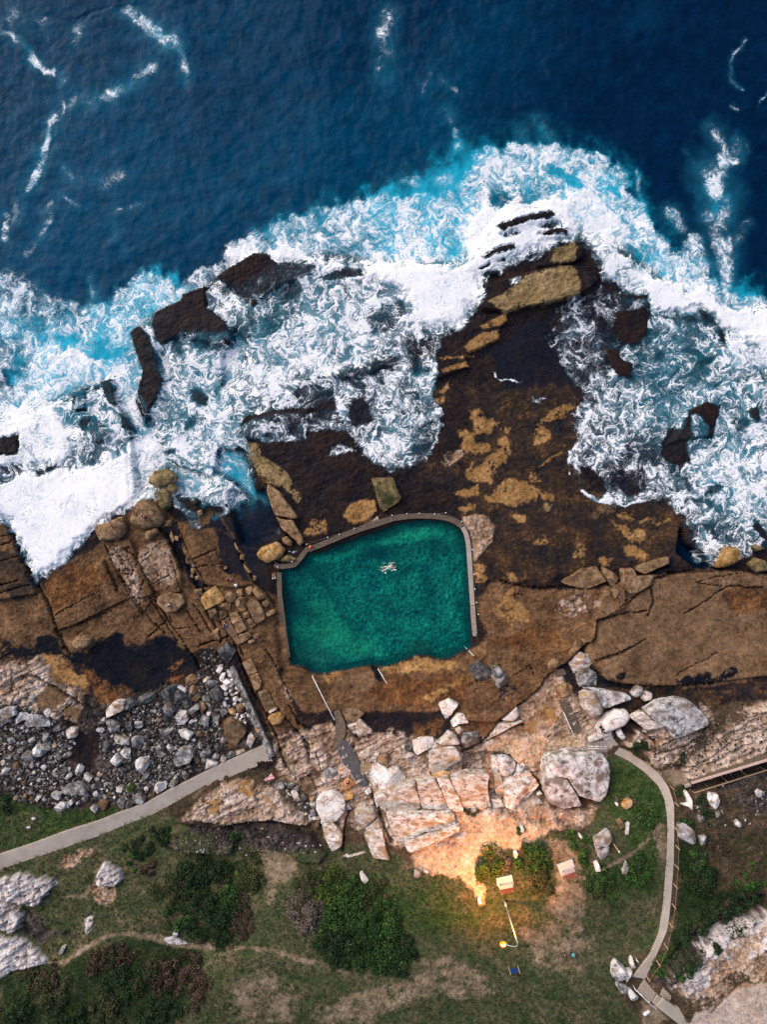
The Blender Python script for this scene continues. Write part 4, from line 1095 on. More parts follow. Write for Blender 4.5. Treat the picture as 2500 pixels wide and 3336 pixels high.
# cells that are land even far from the frame
LZ = land_z(SXg, SYg, G)
LZ = LZ - SEA * 5.0
film = np.clip(sst(.02, .3, G['dens']) * .22 + .42 * G['milk'] + .3 * sst(.7, 1, G['dens']), 0, 1)
ALPHA = np.maximum(SEA, film)
ZG = LZ.reshape(_X.shape)
NY, NX = _X.shape
def ground_z(x, y):
    i = int(np.clip(np.searchsorted(GX, x) - 1, 0, NX - 2)); j = int(np.clip(np.searchsorted(GY, y) - 1, 0, NY - 2))
    u = (x - GX[i]) / (GX[i + 1] - GX[i]); v = (y - GY[j]) / (GY[j + 1] - GY[j])
    return float((ZG[j, i] * (1 - u) + ZG[j, i + 1] * u) * (1 - v) + (ZG[j + 1, i] * (1 - u) + ZG[j + 1, i + 1] * u) * v)
def at(sx, sy, up=0.0):
    """the point of the ground seen at photo position (sx, sy), raised by `up` metres"""
    z = float(base_h(sx, sy))
    for _ in range(4):
        x, y = to_world(sx, sy, z + up); z = .5 * z + .5 * ground_z(x, y)
    x, y = to_world(sx, sy, z + up)
    return Vector((x, y, ground_z(x, y) + up))
idx = np.arange(NY * NX).reshape(NY, NX)
QUADS = np.stack([idx[:-1, :-1], idx[:-1, 1:], idx[1:, 1:], idx[1:, :-1]], -1).reshape(-1, 4)
def sheet(name, z, keep, mat, cols, fl, vecs={}):
    q = QUADS[keep[QUADS].any(1)]
    used = np.zeros(NY * NX, bool); used[q.ravel()] = True
    remap = np.cumsum(used) - 1
    V = np.stack([_X.ravel()[used], _Y.ravel()[used], z[used]], 1)
    me = np_mesh(name, V, remap[q])
    for k, v in cols.items(): set_col(me, k, v[used])
    for k, v in fl.items(): set_f(me, k, v[used])
    for k, v in vecs.items():
        a = me.attributes.new(k, 'FLOAT_VECTOR', 'POINT'); a.data.foreach_set('vector', np.ascontiguousarray(v[used], np.float32).ravel())
    return link(name, me, mat)
o = sheet('ground', LZ, SEA < .999, M['ground'], dict(col=G['col']), dict(wet=G['wet'], joint=G['crk'])); tag(o, kind='structure')
# water colour: deep navy to turquoise where the surf carries air
_deep = np.array([.0001, .012, .042]); _mid = np.array([.0003, .060, .128]); _tq = np.array([.010, .34, .50]); _mk = np.array([.13, .46, .62])
_side = sst(2300, 200, SXg + .2 * SYg)
WC = _deep + (_mid - _deep) * np.clip(G['lite'] * .85 + .36 * _side + .12 * G['fw1'], 0, 1)[:, None]
_ae = np.clip(G['aer'] * 1.5 * sst(.0, .5, G['dens'] * 1.2 + G['aer'] * .6), 0, 1)
WC = WC + (_tq - WC) * _ae[:, None]
WC = WC + (np.array([.015, .17, .27]) - WC) * np.clip(.75 * G['haze'], 0, .6)[:, None]
WC = WC + (_mk - WC) * (.70 * G['milk'])[:, None]
swell = .28 * fbm(SXg, SYg, 260, 3, 61) + .10 * fbm(SXg, SYg, 40, 3, 62)
def blur(a, r, k=2):
    a = a.reshape(NY, NX)
    for _ in range(k):
        for ax in (0, 1):
            c = np.cumsum(np.pad(a, [(r + 1, r) if i == ax else (0, 0) for i in (0, 1)], mode='edge'), axis=ax)
            a = (np.take(c, range(2 * r + 1, c.shape[ax]), ax) - np.take(c, range(0, c.shape[ax] - 2 * r - 1), ax)) / (2 * r + 1)
    return a.ravel()
LZB = blur(LZ.astype(np.float64), 5)
LZF = np.where(film > .25, np.maximum(LZB + .04, LZ - .10), LZ)
SZ = np.where(SEA > .98, swell, np.maximum(swell * SEA, LZF + .05 + .14 * film)) + .03 * G['foam'] + .35 * sst(.86, 1., G['dens'])
SZ = np.where((ALPHA < .01), LZ - .25, SZ)
o = sheet('sea', SZ.astype(np.float32), ALPHA > .012, M['sea'], dict(water=WC), dict(foam=G['foam'], film=ALPHA, dd=G['dd']), dict(flow=G['flow'])); tag(o, kind='structure')
# the pool's water
_pw = to_world(POOL[:, 0], POOL[:, 1], 1.0)
pb = bmesh.new(); _c = np.array([np.mean(_pw[0]), np.mean(_pw[1])])
vs = [pb.verts.new((_c[0] + (x - _c[0]) * 1.012, _c[1] + (y - _c[1]) * 1.012, 1.0)) for x, y in zip(*_pw)]
pb.faces.new(vs); bmesh.ops.triangulate(pb, faces=pb.faces[:]); bmesh.ops.recalc_face_normals(pb, faces=pb.faces[:])
me = bpy.data.meshes.new('pool_water'); pb.to_mesh(me); pb.free()
if me.polygons[0].normal.z < 0: me.flip_normals()
o = link('pool_water', me, M['pool']); tag(o, kind='structure')
# ======================= rocks one can point at =======================
def resample(poly, n, jit, rng):
    p = np.vstack([poly, poly[:1]]); seg = np.hypot(*np.diff(p, axis=0).T); s = np.concatenate([[0], np.cumsum(seg)])
    u = (np.arange(n) + .25) / n * s[-1]
    # keep the traced corners, slightly rounded
    q = np.stack([np.interp(u, s, p[:, 0]), np.interp(u, s, p[:, 1])], 1)
    q = .72 * q + .14 * np.roll(q, 1, 0) + .14 * np.roll(q, -1, 0)
    c = q.mean(0); d = q - c; rad = np.hypot(d[:, 0], d[:, 1])
    a = np.arctan2(d[:, 1], d[:, 0]); k = 1 + jit * np.array([sum(math.sin(f * t + ph) / f for f, ph in zip((3, 5, 9, 14), rng.uniform(0, 6.3, 4))) for t in a])
    return c + d * k[:, None]
def rock_mesh(name, outline, h, style, seed, sink=.35):
    """outline: metres about the rock's own centre. style F = broken facets, R = worn round, S = flat slab, C = cliff slab with beds"""
    rng = np.random.default_rng(seed)
    rad = np.sqrt((outline ** 2).sum(1)); Rm = rad.mean()
    n = int(np.clip(18 + Rm * 16, 18, 72))
    q = resample(outline, n, .035 if style != 'F' else .05, rng)
    if style == 'R': prof = [(1.0, -sink / max(h, .1)), (1.03, .25), (1.0, .52), (.93, .76), (.80, .92), (.62, 1.0), (.42, 1.04), (.2, 1.06)]
    elif style == 'S': prof = [(1.0, -sink / max(h, .1)), (1.0, .6), (.985, .88), (.95, .98), (.85, 1.0), (.68, 1.0), (.48, 1.0), (.25, 1.0)]
    elif style == 'C': prof = [(1.03, -sink / max(h, .1)), (1.02, .35), (1.0, .75), (.975, .92), (.92, .99), (.8, 1.0), (.62, 1.0), (.42, 1.0), (.2, 1.0)]
    else: prof = [(1.0, -sink / max(h, .1)), (1.02, .3), (.99, .62), (.92, .85), (.8, .97), (.6, 1.0), (.38, 1.0), (.18, 1.0)]
    npl = dict(F=5, R=0, S=1, C=3)[style]; planes = []
    for k in range(npl):
        a = rng.uniform(0, 6.283); sl = dict(F=rng.uniform(.25, .95), S=rng.uniform(0, .10), C=rng.uniform(.05, .22))[style]
        off = dict(F=rng.uniform(.72, 1.12), S=1.0, C=rng.uniform(.9, 1.05))[style]
        planes.append((math.cos(a), math.sin(a), sl, off))
    V = []
    for r, z in prof: V += [(x * r, y * r, z * h) for x, y in q]
    V.append((0, 0, prof[-1][1] * h)); V = np.array(V, np.float64)
    m = V[:, 2] > .3 * h
    zz = V[:, 2].copy()
    for cx, cy, sl, off in planes:
        zz = np.where(m, np.minimum(zz, off * h - sl * h * (V[:, 0] * cx + V[:, 1] * cy) / Rm * (.9 if style == 'F' else 1)), zz)
    zz = np.where(m, np.maximum(zz, .22 * h), zz)
    V[:, 2] = zz
    x = V[:, 0].astype(np.float32) + seed * 1.7; y = V[:, 1].astype(np.float32) + V[:, 2].astype(np.float32) * .7
    amp = dict(F=.10, R=.09, S=.035, C=.10)[style] * min(1.0, .35 + Rm * .3)
    nz = fbm(x, y, 1.0, 3, seed % 50, .55) * amp; nx = fbm(x, y, .8, 2, seed % 50 + 60) * amp * .8; ny = fbm(x, y, .8, 2, seed % 50 + 80) * amp * .8
    V[:, 2] += nz * m; V[:, 0] += nx; V[:, 1] += ny
    if style == 'C':   # worn beds run across the top of the big slabs
        st = np.sin((V[:, 0] * .35 + V[:, 1] * .94) * 2.6 + 1.5 * fbm(x, y, 3.0, 2, 5)); V[:, 2] += .07 * st * m
    F = []
    k = len(prof)
    for i in range(k - 1):
        for j in range(n): F.append((i * n + j, i * n + (j + 1) % n, (i + 1) * n + (j + 1) % n, (i + 1) * n + j))
    me = bpy.data.meshes.new(name)
    tris = [((k - 1) * n + j, (k - 1) * n + (j + 1) % n, k * n) for j in range(n)]
    me.from_pydata(V.tolist(), [], F + tris); me.update()
    if style in 'RSC': me.polygons.foreach_set('use_smooth', np.ones(len(me.polygons), bool))
    return me
ROCK_AREAS = []
_seed = [11]
def rock(poly, kind, style, h, label, name='boulder', group=None, cat=None, up=0.0, track=True):
    _seed[0] += 1
    c = poly.mean(0); p = at(c[0], c[1], 0)
    k = (CAM_H - (p.z + h * .5)) / FPX
    ctr = Vector(((c[0] - CX) * k, (CY - c[1]) * k, p.z))
    g = ground_z(ctr.x, ctr.y)
    outl = np.stack([(poly[:, 0] - c[0]) * k, -(poly[:, 1] - c[1]) * k], 1)
    A = .5 * np.sum(outl[:, 0] * np.roll(outl[:, 1], -1) - outl[:, 1] * np.roll(outl[:, 0], -1))
    if A < 0: outl = outl[::-1]
    o = link(name, rock_mesh(name, outl, h, style, _seed[0]), M[kind], None, (ctr.x, ctr.y, g + up))
    tag(o, label, cat or name.replace('_', ' '), group)
    if track: ROCK_AREAS.append(poly)
    return o
# tile, colour, style, height, name | label | outline      (a label starting with * belongs to the group after it)
ROCKS = """
j tan R 1.7 boulder|squarish tan boulder at the tip of the white surf fan|845,590 960,560 1090,500 1130,560 1120,650 1060,710 1000,720 900,725 860,660
j tan R 1.9 boulder|big rounded tan boulder at the surf's edge with a person sitting on it|1240,370 1300,355 1400,410 1460,470 1480,540 1410,600 1300,630 1230,600 1165,560 1200,430
j olive R 1.5 boulder|weedy boulder capped with foam, farthest out of the three in the surf|1390,90 1510,75 1590,140 1560,200 1440,250 1330,200
j olive R 1.0 boulder|small round weedy boulder between the two larger ones in the surf|1500,220 1540,195 1590,250 1570,295 1500,280
j olive R 1.3 boulder|oval green-stained boulder beside the big rounded boulder in the surf|1420,270 1490,250 1540,310 1530,420 1480,460 1430,400 1405,310
j tan F .9 boulder|small square block just right of the big rounded surf boulder|1480,540 1550,530 1535,600 1475,590
j tan R .8 boulder|small block wedged under the squarish tan boulder in front of the surf|1010,710 1050,690 1075,720 1050,750
j tan R .9 boulder|rounded block below the big rounded surf boulder, at the head of the gully|1310,640 1400,610 1420,650 1340,720 1310,700
o tan R 1.3 boulder|lone pale tan boulder at the edge of the dark tide pool|770,140 880,30 985,110 960,180 850,225 780,190
k gold F 1.6 boulder|large golden block with a white corner above the jumbled rocks|550,960 600,915 690,850 775,960 760,1000 600,1070 565,1010
k tan S .9 rock_slab|flat six-sided tan slab with a dark clothed person sitting on it|180,950 280,905 400,930 425,1000 350,1080 250,1090 170,1010
k tan F 1.1 boulder|grooved round boulder touching the right corner of the golden block|780,930 830,900 880,930 870,990 830,1005 780,970
k tan F 1.0 boulder|cube-like tan boulder in the top row of the jumble left of the pool|880,880 940,875 950,935 890,950
k tan F 1.1 boulder|blunt tan boulder right of the cube-like one in the jumble|950,890 1000,850 1030,880 1020,940 960,920
k tan R 1.3 boulder|long sausage-shaped boulder at the right end of the jumble's top row|1025,890 1060,860 1150,930 1150,970 1090,980 1040,930
k tan F 1.3 boulder|kite-shaped tan boulder in the middle of the jumble left of the pool|865,1000 910,950 970,960 965,1075 910,1085 870,1030
k tan R .9 boulder|round tan boulder close to the pool's left wall|1110,995 1160,970 1190,1010 1160,1050 1120,1030
k brown C 1.2 boulder|dark cracked block split into squares near the pool's left wall|970,1005 1040,960 1085,990 1150,1100 1145,1150 1070,1200 1020,1110
k tan F 1.0 boulder|oblong boulder tucked under the golden block's right side|720,1010 830,1005 830,1070 720,1060
k brown F 1.0 boulder|brown boulder directly below the golden block's white corner|625,1080 690,1050 720,1090 720,1170 660,1160
k brown F .9 boulder|smaller brown boulder touching the one below the golden block|725,1080 790,1080 795,1130 740,1160
k brown F .8 boulder|small brown boulder between the kite-shaped boulder and the cracked block|940,1090 1000,1080 1005,1140 945,1140
k brown F .7 boulder|brown wedge left of the cracked block's lower corner|970,1160 1010,1145 1060,1200 1020,1240
k tan S .8 rock_slab|pale rectangular slab with a sunbather lying on it|820,1110 890,1080 985,1240 900,1285
k brown S .6 rock_slab|long narrow slab left of the sunbather's slab|745,1170 815,1135 900,1290 940,1360 900,1385 800,1260
k tan S .7 rock_slab|short slab with a dark stain below the sunbather's slab|905,1290 1000,1265 1030,1310 930,1370
k tan R .6 boulder|small loaf-shaped stone below the stained short slab|985,1345 1050,1325 1060,1350 1000,1380
k tan S .7 boulder|small slab leaning on the pool's left wall below the round boulder|1140,1100 1220,1060 1245,1090 1170,1130
k tan F .9 boulder|upright tan block at the gully's edge left of the narrow slab|665,1270 715,1230 735,1340 690,1350
k dark F 1.1 boulder|large smooth dark grey arrowhead-shaped boulder above the white stones|715,1430 800,1360 880,1440 800,1555 760,1520
k gold R 1.3 boulder|oval golden boulder outside the pool's upper left corner|1065,560 1120,500 1250,455 1325,530 1290,590 1160,650 1090,610
k tan R 1.1 boulder|round brown boulder between the oval golden one and the long ridge|1290,430 1340,405 1390,450 1380,500 1310,470
k olive R .8 boulder|low weedy boulder in the wet corner by the pool's kinked wall|1285,600 1350,570 1430,610 1380,640 1290,640
k tan C 1.6 rock_slab|long leaning ridge of tan rock above the pool's upper left corner|1160,0 1170,-60 1230,-30 1270,0 1440,230 1410,250 1270,225 1235,215 1190,90
k tan C 1.4 rock_slab|second tan ridge below the first, pointing at the pool corner|1245,230 1270,250 1395,265 1475,410 1495,460 1455,490 1420,440 1290,330
k tan F .6 boulder|*|430,590 460,600 460,660 425,650
k tan R .7 boulder|*|475,700 515,690 515,740 480,745
k tan R .6 boulder|*|470,750 505,745 505,785 475,780
k tan R .6 boulder|*|515,765 560,755 555,800 515,800
k brown F .7 boulder|*|500,890 570,875 575,940 510,930
k brown F .6 boulder|*|500,950 550,945 560,985 510,975
k tan R .6 boulder|*|920,570 960,575 965,620 915,620
k tan S .6 boulder|*|950,650 1030,730 1000,740 955,690
k tan S .5 boulder|*|870,450 910,530 890,540 865,480
k tan S .5 boulder|*|300,350 325,440 310,470 285,400
k tan S .5 boulder|*|330,400 365,410 360,450 330,440
k tan R .5 boulder|*|905,530 930,535 925,560 905,555
k tan R .5 boulder|*|1035,760 1065,770 1060,810 1035,800
k tan R .5 boulder|*|770,680 800,670 805,700 775,710
k mud R 1.0 boulder|*|500,60 540,70 545,110 500,130
k tan R .7 boulder|*|530,180 570,165 580,215 540,230
l olive F 1.8 boulder|five-sided weedy block standing on the reef above the pool's top wall|735,-100 900,-108 965,50 945,85 830,160 800,120
m tan F 1.3 boulder|large wedge of tan rock on the brown platform's upper edge|915,265 1000,210 1090,150 1230,125 1320,260 1130,330 1000,300
m tan F 1.2 boulder|triangular block right of the large wedge on the platform edge|1280,125 1360,165 1440,230 1370,310 1290,200
i tan S 1.0 boulder|long bar of tan rock lying in the wet cleft on the right|470,1240 560,1200 770,1140 780,1200 550,1300 480,1270
i tan S 1.1 rock_slab|hook-shaped tan slab beside the wet cleft on the right|345,1250 450,1245 480,1320 640,1310 600,1400 500,1460 420,1480 365,1420
m tan F .9 boulder|small tan boulder in the gap below the triangular block|1370,340 1410,325 1450,350 1400,420
m tan F .5 boulder|*|1310,340 1355,340 1350,400 1305,390
m tan F .5 boulder|*|1040,340 1110,340 1100,385 1040,385
i gold R 1.7 boulder|round golden boulder at the tip of the right-hand wash|1220,1180 1290,1060 1390,1060 1440,1160 1280,1240 1210,1240
i olive R 1.2 boulder|dark weedy boulder right of the round golden one in the wash|1480,1210 1560,1150 1650,1180 1680,1270 1560,1285
i olive R 1.0 boulder|small weedy boulder lapped by foam at the frame's right edge|1520,1060 1560,1030 1640,1070 1560,1100
m pale F 1.4 boulder|pale pinkish block at the corner of the right-hand slab|980,990 1080,900 1200,930 1220,980 1050,1125
m grey F 1.3 boulder|jagged grey block below the pale pinkish block|1050,1110 1150,1030 1240,1100 1230,1210 1080,1215
m tan F .7 boulder|tan wedge beside the worn steps under the platform ledge|790,1000 840,960 890,960 880,1020 800,1050
m tan F .8 boulder|long tan block stuck in the ledge above the worn steps|985,905 1050,800 1100,795 1080,860 1000,950
m tan F .5 boulder|small tan flake at the upper end of the ledge block|1090,770 1170,800 1120,820
m grey F 1.0 boulder|greenish grey boulder near the pool's lower right corner|290,1030 340,1020 430,1110 415,1180 340,1230 280,1120
m dark F 1.1 boulder|dark barnacled boulder behind the pool's lower right steps|90,1030 170,980 270,1040 280,1110 180,1160 100,1100
m tanblk F 1.0 boulder|half-round tan boulder at the head of the stone staircase|860,1220 960,1180 1010,1200 1020,1270 890,1320
m pale R 1.7 boulder|big smooth cream boulder right of the staircase|1080,1270 1130,1235 1210,1260 1280,1400 1265,1450 1180,1480 1100,1400
m lichen C 1.3 boulder|ribbed grey outcrop above the smooth cream boulder|1110,1225 1300,1235 1520,1280 1540,1320 1290,1400 1215,1270
t white F 1.2 boulder|white broken boulder with a brown chip on the brown shelf|85,265 180,215 265,260 210,330 150,405 110,330
t white F 1.2 boulder|white boulder with a round dark hole next to the chipped one|190,430 250,350 310,350 355,430 260,440 220,475
t pale F .8 boulder|small pale boulder below the pair of white ones|230,490 270,460 310,500 260,530
t white R .8 rock_slab|smooth white tongue of rock on the edge of the brown shelf|650,400 720,345 790,280 810,360 760,415 700,410
t pale S .7 rock_slab|long pale splinter of rock along the shelf edge|530,560 640,430 760,425 850,400 700,480 590,545
t pale R 1.3 boulder|humped grey-banded boulder left of the shelf's foot|70,610 170,510 230,530 285,620 200,630 120,630
t grey R 1.0 boulder|low stained boulder right of the humped banded boulder|285,600 300,530 440,520 460,600 320,660
t pale C 1.5 rock_slab|broad stained block behind the small white block and banded boulder|0,690 150,630 240,640 300,740 200,800 60,880 0,850
t orange R .9 boulder|honey-coloured boulder with an eye-shaped hole at the slab cliff's rim|30,890 130,850 200,880 170,930 40,930
t lichen F 1.9 boulder|rough brown and grey block left of the big pointed boulder|560,740 700,725 780,790 750,880 660,940 600,900 560,850
t lichen F 1.5 boulder|wedge-shaped boulder above the big pointed boulder|760,870 800,800 840,780 915,860 800,915
t pale F 1.6 boulder|upright pale blade between rough block and big pointed boulder|580,900 640,890 670,980 665,1090 600,1080
t pale F 2.6 boulder|big pale pointed boulder in the hollow left of the huge white one|675,990 700,950 920,895 1000,1010 900,1120 800,1235 680,1190
t lichen C 3.2 boulder|huge lichened white boulder left of the grassy slope and curved path|1035,800 1080,740 1260,700 1450,700 1580,730 1620,850 1590,1050 1520,1130 1330,1060 1230,900 1110,880 1035,900
t lichen C 2.6 boulder|slanting pitted flank leaning under the huge white boulder|1030,910 1105,885 1225,910 1330,1075 1370,1165 1200,1185 1070,1130 1025,1000
t white F .8 boulder|*|970,1075 1010,1060 1030,1085 980,1105
t grey F .8 boulder|*|960,1150 1000,1120 1035,1160 1020,1190 965,1190
t pale F 1.0 boulder|small pale boulder under the upright blade|550,1120 640,1120 680,1170 670,1205 570,1210
s pale C 1.6 rock_slab|leftmost pale slab of the stepped cliff above the lamp|880,1095 1040,1030 1180,980 1255,965 1310,1180 1270,1220 1000,1240 930,1180
s pale C 1.6 rock_slab|pale slab second from the left in the stepped cliff|1265,960 1430,930 1500,1060 1560,1205 1315,1190
s pale C 1.5 rock_slab|narrow pale slab third from the left in the stepped cliff|1445,930 1555,920 1660,1120 1690,1215 1570,1215
t pale C 1.6 rock_slab|broad pitted slab at the right end of the stepped cliff|185,925 330,880 470,880 545,890 520,1000 560,1220 320,1215 240,1060
t pale C 1.5 rock_slab|plain pale slab between the narrow one and the pitted one|85,935 175,930 310,1200 180,1218
s pale C 1.2 rock_slab|left block of the cliff's second tier, edged with moss|1000,1252 1280,1242 1590,1232 1620,1340 1340,1400 1180,1480 1090,1490 1020,1335
s pale C 1.0 rock_slab|third tier of the stepped cliff, tinted gold by the lamp|1150,1515 1400,1430 1650,1350 1650,1400 1420,1500 1200,1600
t pale C 1.0 rock_slab|right block of the cliff's second tier, smooth and bluish|0,1245 215,1240 240,1340 0,1385
s white F 1.5 boulder|white boulder shaped like a shark fin beside the dark ramp|830,900 895,790 1010,860 1100,840 1160,920 1160,970 940,1040 880,1060
s orange F 1.1 boulder|orange block with a red and navy clothed person on it|585,1000 640,930 715,980 640,1050 600,1045
s orange S .7 boulder|square orange block with a round hole bored through its top|612,1070 690,1058 692,1110 622,1130
s white F .7 boulder|small white boulder at the foot of the shark fin boulder|790,1040 840,1010 860,1050 820,1075
s white S 1.2 boulder|large white slab cut by a diagonal groove, upper half|360,1120 410,1070 520,1050 620,1120 615,1150 400,1285 360,1200
s white S 1.1 boulder|lower half of the white slab below its diagonal groove|403,1295 622,1162 620,1220 540,1310 400,1335
s white F .7 boulder|small white triangle of rock right of the grooved slab|630,1170 650,1165 680,1215 630,1220
s pale F 1.3 boulder|cracked pale boulder below the grooved white slab|410,1340 500,1330 600,1450 590,1540 500,1590 430,1450
s pale R 1.4 boulder|rounded pale boulder at the top of the rib beside the cliff cleft|700,1230 740,1200 870,1190 910,1270 800,1380 720,1310
s pale F 1.3 boulder|second pale boulder of the rib beside the cliff cleft|795,1385 920,1300 945,1390 870,1430 800,1410
s pale F 1.3 boulder|long crumbling foot of the rib beside the cliff cleft|790,1440 950,1400 990,1560 1030,1660 870,1650
s tan F .8 boulder|*|300,1090 360,1100 335,1132 300,1125
s grey R .7 boulder|*|215,1090 250,1070 280,1110 250,1140 220,1130
s grey F .8 boulder|*|300,1150 350,1140 355,1190 310,1200
s pale F .7 boulder|*|130,1050 180,1035 225,1140 190,1160
s grey F .8 boulder|*|0,960 60,970 80,1010 20,1040 -30,1010
s grey F .7 boulder|*|95,980 160,975 150,1020 100,1025
s grey F .6 boulder|*|150,1020 195,1005 205,1040 165,1055
s grey R .6 boulder|*|305,1220 345,1215 360,1260 310,1265
s white F .4 boulder|*|325,1275 390,1275 395,1300 325,1300
s brown R .7 boulder|*|345,1320 395,1310 390,1370 350,1380
s white F 1.2 boulder|clean white block among grey boulders above the slab cliff|1230,610 1300,570 1420,565 1420,640 1270,720 1240,690
s dark F .9 boulder|dark grey boulder left of the clean white block|1155,620 1210,600 1235,640 1200,700 1160,680
s pale F .9 boulder|cracked pale boulder under the clean white block|1160,740 1210,700 1280,740 1200,800
s tan S .9 boulder|square grey-tan block above the shark fin boulder|915,710 1000,705 1015,830 910,770
s pale F 1.0 boulder|pale broken rock right of the handrail's lower end|700,400 740,380 860,490 850,530 730,570 720,490
s brown C .8 rock_slab|two dark slabs of broken rock beside the long handrail|590,330 640,300 740,290 800,340 720,410 640,415
s grey F .9 boulder|grey boulder on the left of the dark ramp's foot|415,870 480,830 550,870 500,930 430,920
s brown F .8 boulder|round brown boulder at the bottom of the muddy gap|210,940 280,910 350,1000 360,1080 290,1090 220,1010
s pale F .9 boulder|*|820,800 900,700 930,700 900,780
u white F .7 boulder|small white stone between the two round bushes|515,200 530,193 540,215 528,235 517,225
u white F .6 boulder|*|548,75 560,65 572,85 565,100 550,95
u white F .6 boulder|*|852,115 862,110 878,140 868,145
u grey F .8 boulder|*|0,300 25,295 40,320 20,340 0,330
u pale F .7 boulder|*|45,295 60,285 75,300 65,312 48,308
n white R 1.5 boulder|pale oval boulder with a person lying on it beside the upper steps|120,740 210,640 290,590 400,590 430,650 390,720 240,780 150,805
n lichen C 2.2 boulder|big domed white outcrop with pits on the right-hand slope|555,595 690,510 850,480 960,510 1050,590 1110,670 1100,710 930,780 800,830 740,720 640,690
n pale C 1.6 boulder|smooth grey slab left of the domed outcrop|440,660 540,600 640,690 760,620 740,720 690,740 560,760
n pale S .7 boulder|narrow pale ledge block beside the upper landing|45,850 140,800 260,780 265,805 60,880
n white R .7 boulder|white crescent stone at the corner of the upper landing|305,790 340,755 360,790 395,840 360,862 315,830
n lichen R 1.0 boulder|round grey boulder above the domed outcrop's left end|430,430 490,360 540,380 540,440 480,475 440,460
n pale R 1.0 boulder|round golden-white boulder beside the round grey one|520,470 570,420 630,440 620,500 550,510
n white F 1.3 boulder|tall white boulder alone on the scrub below the timber rails|1140,1400 1160,1350 1235,1360 1240,1430 1210,1490 1150,1450
n white F .9 boulder|small white boulder near the frame's right edge in the scrub|1570,1340 1600,1310 1630,1330 1620,1395 1580,1380
n white F 1.0 boulder|white spearhead-shaped rock beside the curved path's bend|920,1330 950,1325 985,1400 985,1495 940,1450 885,1440 950,1430
n lichen R .8 boulder|*|1370,1610 1400,1585 1435,1610 1420,1645 1385,1640
n grey R .7 boulder|*|1040,1550 1080,1535 1100,1580 1060,1610
n grey R .6 boulder|*|1200,1510 1240,1500 1240,1555 1200,1560
n orange S .8 boulder|flat orange-topped stone on the grass slope above the path bend|355,1440 400,1400 450,1400 440,1450 390,1480 360,1470
n white R .5 boulder|small white stone left of the orange-topped stone|295,1430 315,1425 325,1445 305,1455
n tan S .9 boulder|pale square block on the grass left of the path|310,1600 355,1580 380,1640 330,1658
v lichen F 1.2 boulder|white mottled rock beside the path's chain fence at its top end|500,145 530,135 575,165 590,235 560,240 500,205
v grey F .9 boulder|grey rock right of the white mottled rock by the fence|605,205 640,195 640,240 610,245
v lichen F 1.3 boulder|jagged white rock spur on the grass left of the path|65,220 140,170 155,200 130,240 140,300 100,335 75,290
v white F .9 boulder|small white rock at the end of the jagged spur|60,340 80,330 95,375 70,385
v lichen F .9 boulder|thin white rock shard on the grass near the jagged spur|205,375 230,330 240,360 225,395 205,395
v white F .6 boulder|*|225,140 245,130 235,190 220,195
B lichen F 1.6 boulder|big grey boulder with a dark hollow beside the bottom steps|0,330 40,280 140,360 130,420 90,480 30,480 -10,420
B white F 1.1 boulder|white fluted boulder between the hollow boulder and the path's end|140,370 190,355 205,390 150,500 125,440
B grey F 1.0 boulder|striped grey boulder below the hollow boulder by the bottom steps|30,520 70,490 155,540 155,605 90,600
B white F 1.0 boulder|white two-lobed boulder at the head of the bottom steps|160,550 190,560 270,640 250,665 195,680 160,625
B white F .9 boulder|upright white shard on the grass left of the path's end|185,240 205,225 215,300 245,335 200,350 172,300
B white F .5 boulder|thin white splinter on the grass left of the path's end|235,232 275,275 275,305 240,260
p tan S .35 rock_slab|upper flat paving slab along the masonry wall|1122,362 1222,316 1290,458 1200,508
p tan S .35 rock_slab|round-ended paving slab along the masonry wall|1202,512 1288,470 1335,560 1320,640 1262,668
p brown S .35 rock_slab|long brown paving slab along the masonry wall|1290,685 1400,650 1500,850 1380,895
p gold R .9 boulder|rusty round boulder at the lower end of the paving slabs|1400,960 1440,920 1540,900 1580,950 1540,1020 1450,1040
p pale S .5 boulder|narrow white stone lying across the paving slabs' lower end|1410,885 1490,840 1505,860 1425,905
p dark F 1.2 boulder|*|0,740 80,690 185,690 180,750 50,830 0,820
p dark F 1.3 boulder|*|225,690 330,610 430,600 390,760 270,785
p dark F 1.2 boulder|*|390,700 440,640 520,700 515,760 430,830 385,790
p tan F 1.1 boulder|square tan boulder at the top edge of the rubble field|500,530 570,488 660,545 640,580 520,610
p tan F 1.0 boulder|tan wedge below the square tan boulder in the rubble|530,640 600,600 680,655 600,710 540,690
p white S .7 boulder|white brick-shaped stone between two black boulders|425,620 440,605 520,640 525,680 500,680
p pale F .8 boulder|pale oblong stone above the barnacled boulder in the rubble|690,550 740,510 775,530 760,560 700,575
p grey F 1.0 boulder|*|720,590 760,555 865,570 780,645
p dark R 1.4 boulder|large dark round boulder beside the pile of white stones|765,690 850,610 920,690 920,760 860,790 800,760
p dark F .9 boulder|*|475,810 540,735 590,760 550,850 500,850
p brown F .8 boulder|*|580,740 640,700 675,730 640,780 590,780
p grey F .8 boulder|*|685,750 700,715 770,725 775,780 720,790
p grey F 1.3 boulder|*|275,800 300,780 370,810 390,890 330,950 275,900
p grey S 1.1 boulder|grey column-shaped boulder lying in the middle of the rubble|530,880 640,805 675,845 580,925
p tan F .9 boulder|*|670,800 700,785 735,850 690,915 670,890
p lichen F 1.6 boulder|*|375,980 430,880 510,890 550,970 500,1030 380,1040
p dark F .9 boulder|*|245,960 290,930 370,970 300,1020
p grey F 1.1 boulder|*|780,910 830,895 880,930 870,1040 820,1010
p grey F 1.0 boulder|*|640,1020 690,930 770,950 750,1060
p lichen F 1.2 boulder|*|410,1090 500,1085 590,1130 545,1205 440,1160
